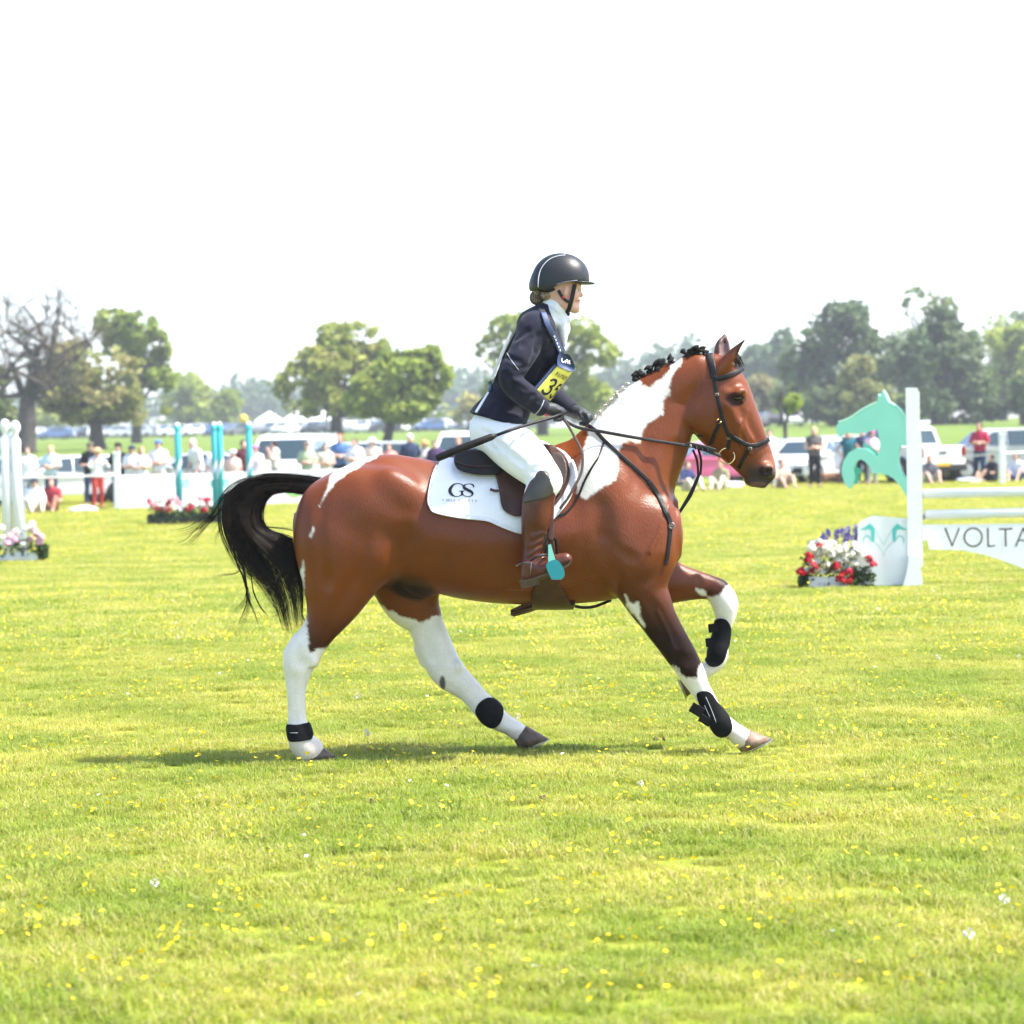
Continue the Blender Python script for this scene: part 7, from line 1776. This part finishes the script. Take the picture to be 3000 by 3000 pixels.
woods("far_hedge", "low hedge below the dark trees at the right", [(1800, 1222), (2100, 1215), (2400, 1215), (2700, 1218), (3100, 1205)], 330, 5000, .4, MID + YEL[:1], 45)
# the air between: pale haze over the whole park
hz = MB(); hz.box((0, 760, 30), (2900, 1680, 64)); ho = hz.build("haze", None, None, smooth=False)
mh = bpy.data.materials.new("haze_air"); mh.use_nodes = True; n_ = mh.node_tree.nodes; n_.remove(n_["Principled BSDF"])
pv = n_.new("ShaderNodeVolumePrincipled"); pv.inputs["Color"].default_value = (.93, .96, 1.0, 1); pv.inputs["Density"].default_value = .00042; pv.inputs["Anisotropy"].default_value = .2
mh.node_tree.links.new(pv.outputs[0], n_["Material Output"].inputs["Volume"]); ho.data.materials.append(mh); tag(ho, "pale summer haze over the whole park", "haze", kind="stuff")
# ================================================================== SPECTATORS
SKINS = [(.62, .36, .27), (.56, .30, .21), (.50, .27, .18), (.66, .40, .32)]
def cloth(c): 
    c = tuple(round(q, 3) for q in c); return mat("cloth_%d_%d_%d" % tuple(int(q * 1000) for q in c), c, rough=.85, spec=.15, var=.12, vscale=9, bump=.3, bscale=30)
def skinm(i): return mat("spectator_skin_%d" % i, SKINS[i], rough=.55, spec=.35, var=.08, vscale=12)
HAIRC = dict(dark=(.02, .014, .010), brown=(.08, .045, .025), blond=(.52, .36, .16), grey=(.45, .44, .42), white=(.72, .71, .68), ginger=(.40, .14, .05))
CREW = "spectators along the rope"
def spectator(px, yf, label, top, bottom, hair='brown', hat=None, pose='stand', face=0, h=1.7, sleeve=.45, legs=1.0, skin=0, off=0.0, lean=0.0, vox=.026, shoes=(.05, .05, .055)):
    g = G(px, yf); g = np.array([g[0], g[1] + off, float(ground_z(g[1] + off))]); s = h / 1.7; a = R(face)
    ca, sa = math.cos(a), math.sin(a)
    def P(x, y, z): return np.array([g[0] + s * (x * ca - y * sa), g[1] + s * (x * sa + y * ca), g[2] + s * z])
    rr = np.random.default_rng(abs(int(px * 7 + face)))
    if pose in ('stand', 'folded', 'hips', 'look', 'reach'):
        pel, wai, che, nk, hd = (0, .01, .93), (0, 0, 1.10), (0, -.01 - lean * .5, 1.30), (0, .01 - lean, 1.47), (0, -.02 - lean * 1.3, 1.60)
        hip = [(.09, 0, .90), (-.09, 0, .90)]; kn_ = [(.10, -.03, .50), (-.11, -.02, .50)]; an = [(.11, .02, .09), (-.13, .0, .09)]; to = [(.13, -.13, .05), (-.16, -.14, .05)]
    elif pose == 'ground':
        pel, wai, che, nk, hd = (0, .05, .13), (0, .08, .28), (0, .06, .47), (0, .03, .63), (0, -.01, .77)
        hip = [(.10, 0, .13), (-.10, 0, .13)]; kn_ = [(.17, -.36, .40), (-.20, -.32, .36)]; an = [(.12, -.62, .09), (-.14, -.56, .09)]; to = [(.13, -.76, .06), (-.15, -.70, .06)]
    else:
        pel, wai, che, nk, hd = (0, .05, .50), (0, .09, .66), (0, .08, .86), (0, .04, 1.02), (0, .0, 1.16)
        hip = [(.10, 0, .50), (-.10, 0, .50)]; kn_ = [(.14, -.42, .52), (-.14, -.40, .52)]; an = [(.13, -.46, .09), (-.14, -.42, .09)]; to = [(.14, -.60, .05), (-.15, -.57, .05)]
    shx = .175; sz_ = nk[2] - .07; sy_ = nk[1] + .01
    shl = [(shx, sy_, sz_), (-shx, sy_, sz_)]
    arm = dict(stand=[((.25, sy_ + .02, sz_ - .27), (.24, sy_ - .10, sz_ - .50)), ((-.25, sy_ + .02, sz_ - .27), (-.25, sy_ - .08, sz_ - .50))],
               folded=[((.27, sy_ - .06, sz_ - .25), (-.02, sy_ - .24, sz_ - .22)), ((-.27, sy_ - .06, sz_ - .25), (.02, sy_ - .22, sz_ - .27))],
               hips=[((.36, sy_ + .05, sz_ - .24), (.20, sy_ - .04, sz_ - .44)), ((-.36, sy_ + .05, sz_ - .24), (-.20, sy_ - .04, sz_ - .44))],
               look=[((.27, sy_ - .16, sz_ - .18), (.09, sy_ - .22, sz_ + .06)), ((-.27, sy_ - .16, sz_ - .18), (-.09, sy_ - .22, sz_ + .06))],
               reach=[((.32, sy_ - .14, sz_ - .20), (.40, sy_ - .38, sz_ - .26)), ((-.27, sy_, sz_ - .25), (-.22, sy_ - .16, sz_ - .44))],
               ground=[((.25, sy_ - .12, sz_ - .22), (.14, sy_ - .34, sz_ - .24)), ((-.25, sy_ - .12, sz_ - .22), (-.14, sy_ - .30, sz_ - .26))],
               chair=[((.25, sy_ - .08, sz_ - .24), (.12, sy_ - .30, sz_ - .34)), ((-.25, sy_ - .08, sz_ - .24), (-.12, sy_ - .30, sz_ - .34))])[pose]
    allp = np.array([P(*q) for q in (pel, hd, *kn_, *an, *to, *shl, *[b for ab in arm for b in ab])])
    lo, hi = allp.min(0) - .24 * s, allp.max(0) + .24 * s; lo[2] = g[2] - .03
    def legchain(i, t): 
        pts = [hip[i], ((hip[i][0] + kn_[i][0]) / 2, (hip[i][1] + kn_[i][1]) / 2, (hip[i][2] + kn_[i][2]) / 2), kn_[i], ((kn_[i][0] + an[i][0]) / 2, (kn_[i][1] + an[i][1]) / 2 + .02, (kn_[i][2] + an[i][2]) / 2 + .03), an[i]]
        r = [.088, .080, .058, .056, .040]; Q = crom(np.c_[np.array(pts), r], 5); return Q[:max(3, int(len(Q) * t))]
    def put_chain(F, Q, gr, kk=.04): F.chain([P(*q[:3]) for q in Q], [(q[3] + gr) * s for q in Q], 1.0, n=1, k=.015, kk=kk)
    def put_torso(F, gr, low=True):
        Q = [pel, wai, che, nk] if low else [wai, che, nk]; r = [.108, .100, .112, .062] if low else [.100, .112, .062]
        B = crom(np.c_[np.array(Q), r], 4)
        for q0, q1 in zip(B[:-1], B[1:]):
            for sx in (-.055, 0, .055):
                F.cap(P(q0[0] + sx * (1 if q0[3] > .08 else .4), q0[1], q0[2]), P(q1[0] + sx * (1 if q1[3] > .08 else .4), q1[1], q1[2]), (q0[3] + gr) * s, (q1[3] + gr) * s, k=.03)
        for q in shl: F.ell(P(q[0] * .85, q[1], q[2]), (.078 + gr) * s, k=.05)
    def armchain(i, t):
        e_, w_ = arm[i]; pts = [shl[i], ((shl[i][0] + e_[0]) / 2, (shl[i][1] + e_[1]) / 2, (shl[i][2] + e_[2]) / 2), e_, ((e_[0] + w_[0]) / 2, (e_[1] + w_[1]) / 2, (e_[2] + w_[2]) / 2), w_]
        Q = crom(np.c_[np.array(pts), [.058, .050, .042, .040, .030]], 5); return Q[:max(3, int(len(Q) * t))]
    e = empty("person", g, label=label, cat="person", group=CREW)
    F = Field(lo, hi, vox, margin=.06); put_torso(F, -.012)
    for i in (0, 1):
        put_chain(F, legchain(i, 1), -.008); put_chain(F, armchain(i, 1), -.006)
        e_, w_ = np.array(arm[i][0]), np.array(arm[i][1]); dv = (w_ - e_) / np.linalg.norm(w_ - e_); F.ell(P(*(w_ + dv * .06)), np.array([.04, .04, .05]) * s, k=.03)
        F.cap(P(*an[i]), P(*to[i]), .040 * s, .034 * s, k=.03)
    F.cap(P(*nk), P(*hd), .055 * s, .055 * s, k=.03)
    hdv = np.array(hd); M_ = np.array(Matrix.Rotation(a, 3, 'Z'))
    F.ell(P(*(hdv + [0, .01, .03])), np.array([.076, .096, .108]) * s, M_, k=.02); F.ell(P(*(hdv + [0, -.045, -.035])), np.array([.055, .050, .065]) * s, M_, k=.03); F.ell(P(*(hdv + [0, -.095, -.01])), np.array([.014, .018, .02]) * s, M_, k=.015)
    V, Q = F.surface(); mesh("body", V, Q, skinm(skin), e)
    F = Field(lo, hi, vox, margin=.06); put_torso(F, .010, low=True)
    for i in (0, 1): put_chain(F, armchain(i, sleeve), .012)
    x, y, z = F.axes(); cutz = P(0, 0, pel[2] - .02)[2]; F.f = np.maximum(F.f, cutz - z).astype(np.float32)
    V, Q = F.surface(); V = inflate(V, Q, .010, int(px) % 50); mesh("top", V, Q, cloth(top), e)
    F = Field(lo, hi, vox, margin=.06); F.ell(P(*pel), np.array([.165, .122, .13]) * s, M_, k=.03)
    for i in (0, 1): put_chain(F, legchain(i, legs), .010)
    V, Q = F.surface(); V = inflate(V, Q, .008, int(px) % 40); mesh("trousers" if legs > .7 else "shorts", V, Q, cloth(bottom), e)
    for i in (0, 1):
        b = MB(); c0, c1 = P(an[i][0], an[i][1] + .03, .045 if pose != 'ground' else an[i][2] - .03), P(to[i][0], to[i][1], .04); b.tube([c0, (c0 + c1) / 2, c1], [.045 * s, .050 * s, .040 * s], 8); b.ball(c1, .041 * s, 8, 6); b.ball(c0, .046 * s, 8, 6); b.build("shoe", cloth(shoes), e)
    hc_ = P(*(hdv + [0, .025, .045]))
    if hair:
        F = Field(hc_ - .22, hc_ + .22, .016); F.ell(hc_, np.array([.092, .098, .108]) * s, M_, k=0)
        if hair in ('blond', 'ginger') or hair == 'dark' and rr.random() < .3: F.ell(P(*(hdv + [0, .06, -.06])), np.array([.085, .055, .11]) * s, M_, k=.03)
        fc = P(*(hdv + [0, -.13, -.02])); F.ell(fc, np.array([.075, .10, .10]) * s, M_, k=.02, mode='carve')
        x, y, z = F.axes(); F.f = np.maximum(F.f, P(0, 0, hd[2] - .12)[2] - z).astype(np.float32)
        V, Q = F.surface(); mesh("hair", inflate(V, Q, .006, 3), Q, mat("hair_" + hair, HAIRC[hair], rough=.6, var=.3, vscale=30, bump=.5, bscale=60), e)
    if hat:
        kind, col = hat; b = MB(); c = P(*(hdv + [0, .005, .075])); Mz = Matrix.Rotation(a, 3, 'Z')
        b.lathe([(.104, 0), (.102, .03), (.088, .065), (.05, .085), (.003, .09)], c, 16)
        if kind == 'cap': b.ball(np.array(c) + np.array(Mz @ Vector((0, -.125, .008))), (.075, .075, .010), 12, 6, Mz)
        else: b.lathe([(.09, -.004), (.19, -.018), (.195, -.012), (.1, .008)], c, 18)
        b.build("cap" if kind == 'cap' else "hat", cloth(col), e)
    return e
WH, CREAM, NAVY, BLK = (.74, .75, .78), (.66, .58, .46), (.03, .045, .09), (.014, .015, .02)
def rope(px, back=4): return rope_y(px) - back
def crowd(rows):
    for (px, bk, label, kw) in rows: spectator(px, rope(px, bk), label, **kw)
crowd([
 (84, 3, "person in a white top half hidden behind the left white stand", dict(top=WH, bottom=(.3, .33, .38), hair='brown', pose='stand', face=10)),
 (153, 8, "blonde woman in a pale blue top and navy shorts beside the white car", dict(top=(.55, .68, .76), bottom=NAVY, hair='blond', pose='folded', face=-15, legs=.5, h=1.72)),
 (268, 9, "man in a dark top and green cap behind the man in red trousers", dict(top=BLK, bottom=NAVY, hair='brown', hat=('cap', (.14, .13, .07)), pose='folded', face=20, h=1.78)),
 (288, 2, "man in red trousers, white shirt and straw hat at the tape", dict(top=WH, bottom=(.42, .055, .04), hair=None, hat=('hat', (.55, .40, .22)), pose='look', face=30, h=1.62, sleeve=.6, skin=2)),
 (350, 7, "person all in black with a black cap next to the plain white board", dict(top=BLK, bottom=BLK, hair='dark', hat=('cap', BLK), pose='reach', face=-10, h=1.75)),
 (390, 6, "person in a white tee and navy cap leaning on the plain white board", dict(top=WH, bottom=NAVY, hair='dark', hat=('cap', NAVY), pose='folded', face=15, h=1.66)),
 (418, 5, "fair-haired woman in white between the navy cap and the blue cap", dict(top=(.70, .70, .72), bottom=BLK, hair='ginger', pose='folded', face=25, h=1.64)),
 (468, 5, "man in a white shirt and bright blue cap at the plain white board", dict(top=WH, bottom=CREAM, hair='brown', hat=('cap', (.10, .20, .50)), pose='folded', face=0, h=1.80)),
 (583, 6, "white-haired man in white leaning forward between the teal uprights", dict(top=WH, bottom=(.25, .26, .28), hair='white', pose='stand', face=-50, h=1.82, lean=.12)),
 (632, 7, "person in white half hidden by a teal upright", dict(top=WH, bottom=NAVY, hair='brown', pose='stand', face=30, h=1.62)),
 (686, 4, "person with a white cap and pink face low beside a teal upright", dict(top=(.72, .50, .42), bottom=NAVY, hair='grey', hat=('cap', WH), pose='stand', face=10, h=1.48)),
 (717, 8, "dark-haired man in maroon behind the second teal stand", dict(top=(.10, .025, .035), bottom=NAVY, hair='dark', pose='stand', face=20, h=1.76)),
 (752, 5, "person in white and pink right of the second teal stand", dict(top=(.72, .62, .68), bottom=NAVY, hair='brown', hat=('cap', (.55, .22, .40)), pose='stand', face=0, h=1.6)),
 (808, 6, "dark-haired woman in a cream shirt seen in profile with raised arms", dict(top=(.70, .66, .56), bottom=NAVY, hair='dark', pose='look', face=-70, h=1.74, sleeve=.5)),
 (902, 5, "man in a pale green tee in front of the white van", dict(top=(.36, .44, .28), bottom=(.2, .2, .22), hair='brown', hat=('cap', (.20, .15, .14)), pose='folded', face=0, h=1.66)),
 (956, 6, "long dark-haired woman in cream near the green tee", dict(top=CREAM, bottom=NAVY, hair='dark', pose='folded', face=15, h=1.62, sleeve=.3)),
 (999, 9, "tall man in a blue shirt standing above the crowd", dict(top=(.08, .17, .34), bottom=BLK, hair='ginger', pose='folded', face=-10, h=1.88)),
 (1043, 6, "person in a white shirt beside the tall man in blue", dict(top=WH, bottom=NAVY, hair='brown', pose='folded', face=-20, h=1.74)),
 (1094, 6, "person with a round white hat above the horse's croup", dict(top=(.70, .58, .48), bottom=NAVY, hair='grey', hat=('hat', WH), pose='stand', face=0, h=1.74)),
 (1143, 6, "small pink-faced person above the highest point of the rump", dict(top=(.55, .25, .20), bottom=NAVY, hair='brown', pose='stand', face=0, h=1.58)),
 (1205, 6, "white-haired man in a navy shirt above the horse's back", dict(top=NAVY, bottom=(.2, .2, .22), hair='white', pose='stand', face=10, h=1.84)),
 (1247, 6, "person with an orange sunhat above the horse's back", dict(top=(.70, .66, .66), bottom=NAVY, hair='ginger', hat=('hat', (.60, .35, .15)), pose='stand', face=0, h=1.64)),
 (1278, 5, "person in dark purple beside the tip of the whip", dict(top=(.06, .03, .09), bottom=NAVY, hair='brown', pose='stand', face=0, h=1.64, skin=3)),
 (1346, 7, "dark-topped person just behind the saddle's cantle", dict(top=(.08, .08, .10), bottom=NAVY, hair='ginger', pose='stand', face=0, h=1.72)),
 (1690, 6, "person in white seen low between the rider's knee and the withers", dict(top=WH, bottom=NAVY, hair='blond', pose='stand', face=0, h=1.66)),
 (2256, 5, "person in a white top half hidden by the horse's nose", dict(top=WH, bottom=(.5, .5, .52), hair='dark', pose='stand', face=0, h=1.76)),
 (2388, 2, "woman in a black crop top and black trousers in front of the white hatchback", dict(top=(.10, .09, .085), bottom=BLK, hair='blond', pose='folded', face=0, h=1.80, sleeve=.15)),
 (2487, 5, "person in a teal vest behind the mint cut-out's muzzle", dict(top=(.015, .10, .13), bottom=NAVY, hair='ginger', pose='hips', face=0, h=1.66, sleeve=.12, skin=2)),
 (2556, 6, "person in pink and white seen through the cut-out horse", dict(top=(.70, .50, .55), bottom=(.3, .3, .32), hair='brown', hat=('cap', (.5, .12, .25)), pose='folded', face=20, h=1.66)),
 (2528, 8, "person in navy behind the neck of the cut-out horse", dict(top=NAVY, bottom=BLK, hair='dark', pose='stand', face=0, h=1.72)),
 (2872, 2, "man in a maroon polo shirt and blue jeans watching by the pickup", dict(top=(.36, .022, .055), bottom=(.02, .045, .11), hair='brown', pose='folded', face=-30, h=1.84, skin=1)),
 (103, -5, "man in a white tee and navy cap sitting on the grass at the left", dict(top=WH, bottom=CREAM, hair='dark', hat=('cap', NAVY), pose='ground', face=15)),
 (152, -3, "person in a red top sitting on the grass beside the white tee", dict(top=(.30, .035, .045), bottom=(.3, .15, .1), hair='brown', pose='ground', face=0)),
 (2015, 2, "person in dark blue sitting below the pink car", dict(top=(.03, .04, .12), bottom=CREAM, hair='brown', pose='ground', face=30)),
 (2112, 3, "person in olive and cream sitting before the pink car", dict(top=(.26, .24, .14), bottom=CREAM, hair='ginger', pose='ground', face=-20)),
 (2292, 1, "person with bare legs sitting under the horse's muzzle", dict(top=(.62, .45, .34), bottom=(.3, .22, .18), hair='brown', pose='ground', face=20, legs=.5)),
 (2725, 2, "person in a grey skirt sitting on the grass behind the upper pole", dict(top=(.10, .10, .11), bottom=(.35, .37, .38), hair='ginger', pose='ground', face=10, legs=.5)),
 (2905, 1, "person sitting with white shoes by the white fence post", dict(top=(.02, .02, .025), bottom=(.02, .02, .03), hair='dark', pose='ground', face=-60, legs=.5, shoes=(.7, .7, .7))),
 (2978, 2, "person with bare knees sitting at the right edge", dict(top=(.70, .70, .72), bottom=(.10, .16, .30), hair='brown', pose='ground', face=-20, legs=.5)),
])
# things on the grass by the spectators
def heap(px, y, w, h, col, label, cat, name, seed):
    g = G(px, y); F = Field(g - [w, .5, .05], g + [w, .5, h + .15], .03); r_ = np.random.default_rng(seed)
    for i in range(6): F.ell(g + [r_.uniform(-.6, .6) * w, r_.uniform(-.2, .2), h * r_.uniform(.15, .5)], (w * r_.uniform(.25, .5), .2, h * r_.uniform(.35, .6)), k=.08)
    x, y_, z = F.axes(); F.f = np.maximum(F.f, -.0 - z).astype(np.float32)
    V, Q = F.surface(); mesh(name, inflate(V, Q, .02, seed), Q, cloth(col), None, origin=g, label=label, cat=cat)
heap(232, 1500, .62, .16, (.62, .64, .72), "pale crumpled blanket on the grass before the red trousers", "blanket", "picnic_blanket", 1)
heap(2125, 1432, .75, .28, (.74, .74, .76), "white crumpled sheet on the grass beneath the horse's jaw", "blanket", "picnic_blanket", 2)
heap(2845, 1412, .60, .14, (.36, .46, .60), "pale blue blanket at the feet of the man in maroon", "blanket", "picnic_blanket", 3)
# small brown dog lying by the white hatchback
g = G(2440, 1418); F = Field(g - [.6, .35, .02], g + [.6, .35, .6], .018)
F.chain([g + [-.25, 0, .20], g + [0, 0, .22], g + [.22, 0, .21]], [.13, .15, .14], 1.0, kk=0); F.chain([g + [-.25, 0, .22], g + [-.34, -.03, .30], g + [-.42, -.04, .33]], [.09, .08, .07], 1.0, kk=.04); F.ell(g + [-.47, -.05, .32], (.08, .06, .055), k=.03)
for sx, sy2 in ((-.24, -.10), (-.24, .10), (.22, -.12), (.22, .12)): F.chain([g + [sx, sy2, .16], g + [sx - .06, sy2 * 1.2, .06], g + [sx - .20, sy2 * 1.2, .035]], [.07, .045, .032], 1.0, kk=.03)
for s in (-1, 1): F.cap(g + [-.38, -.04 + s * .05, .39], g + [-.36, -.04 + s * .08, .30], .025, .02, k=.02)
F.chain([g + [.32, 0, .22], g + [.45, .05, .14], g + [.52, .12, .06]], [.035, .025, .015], 1.0, kk=.02)
V, Q = F.surface(); dg = empty("dog", g, label="brown dog lying on the grass right of the woman in black", cat="dog"); mesh("body", V, Q, mat("brown_fur", (.20, .10, .045), rough=.9, var=.3, vscale=12, bump=.6, bscale=50), dg)
MB().tube([g + [-.31 + .07 * math.cos(t) * .4, -.02 + .085 * math.sin(t), .27 + .07 * math.cos(t)] for t in np.linspace(0, 6.283, 14)], .012, 6, False).build("collar", M_black, dg)
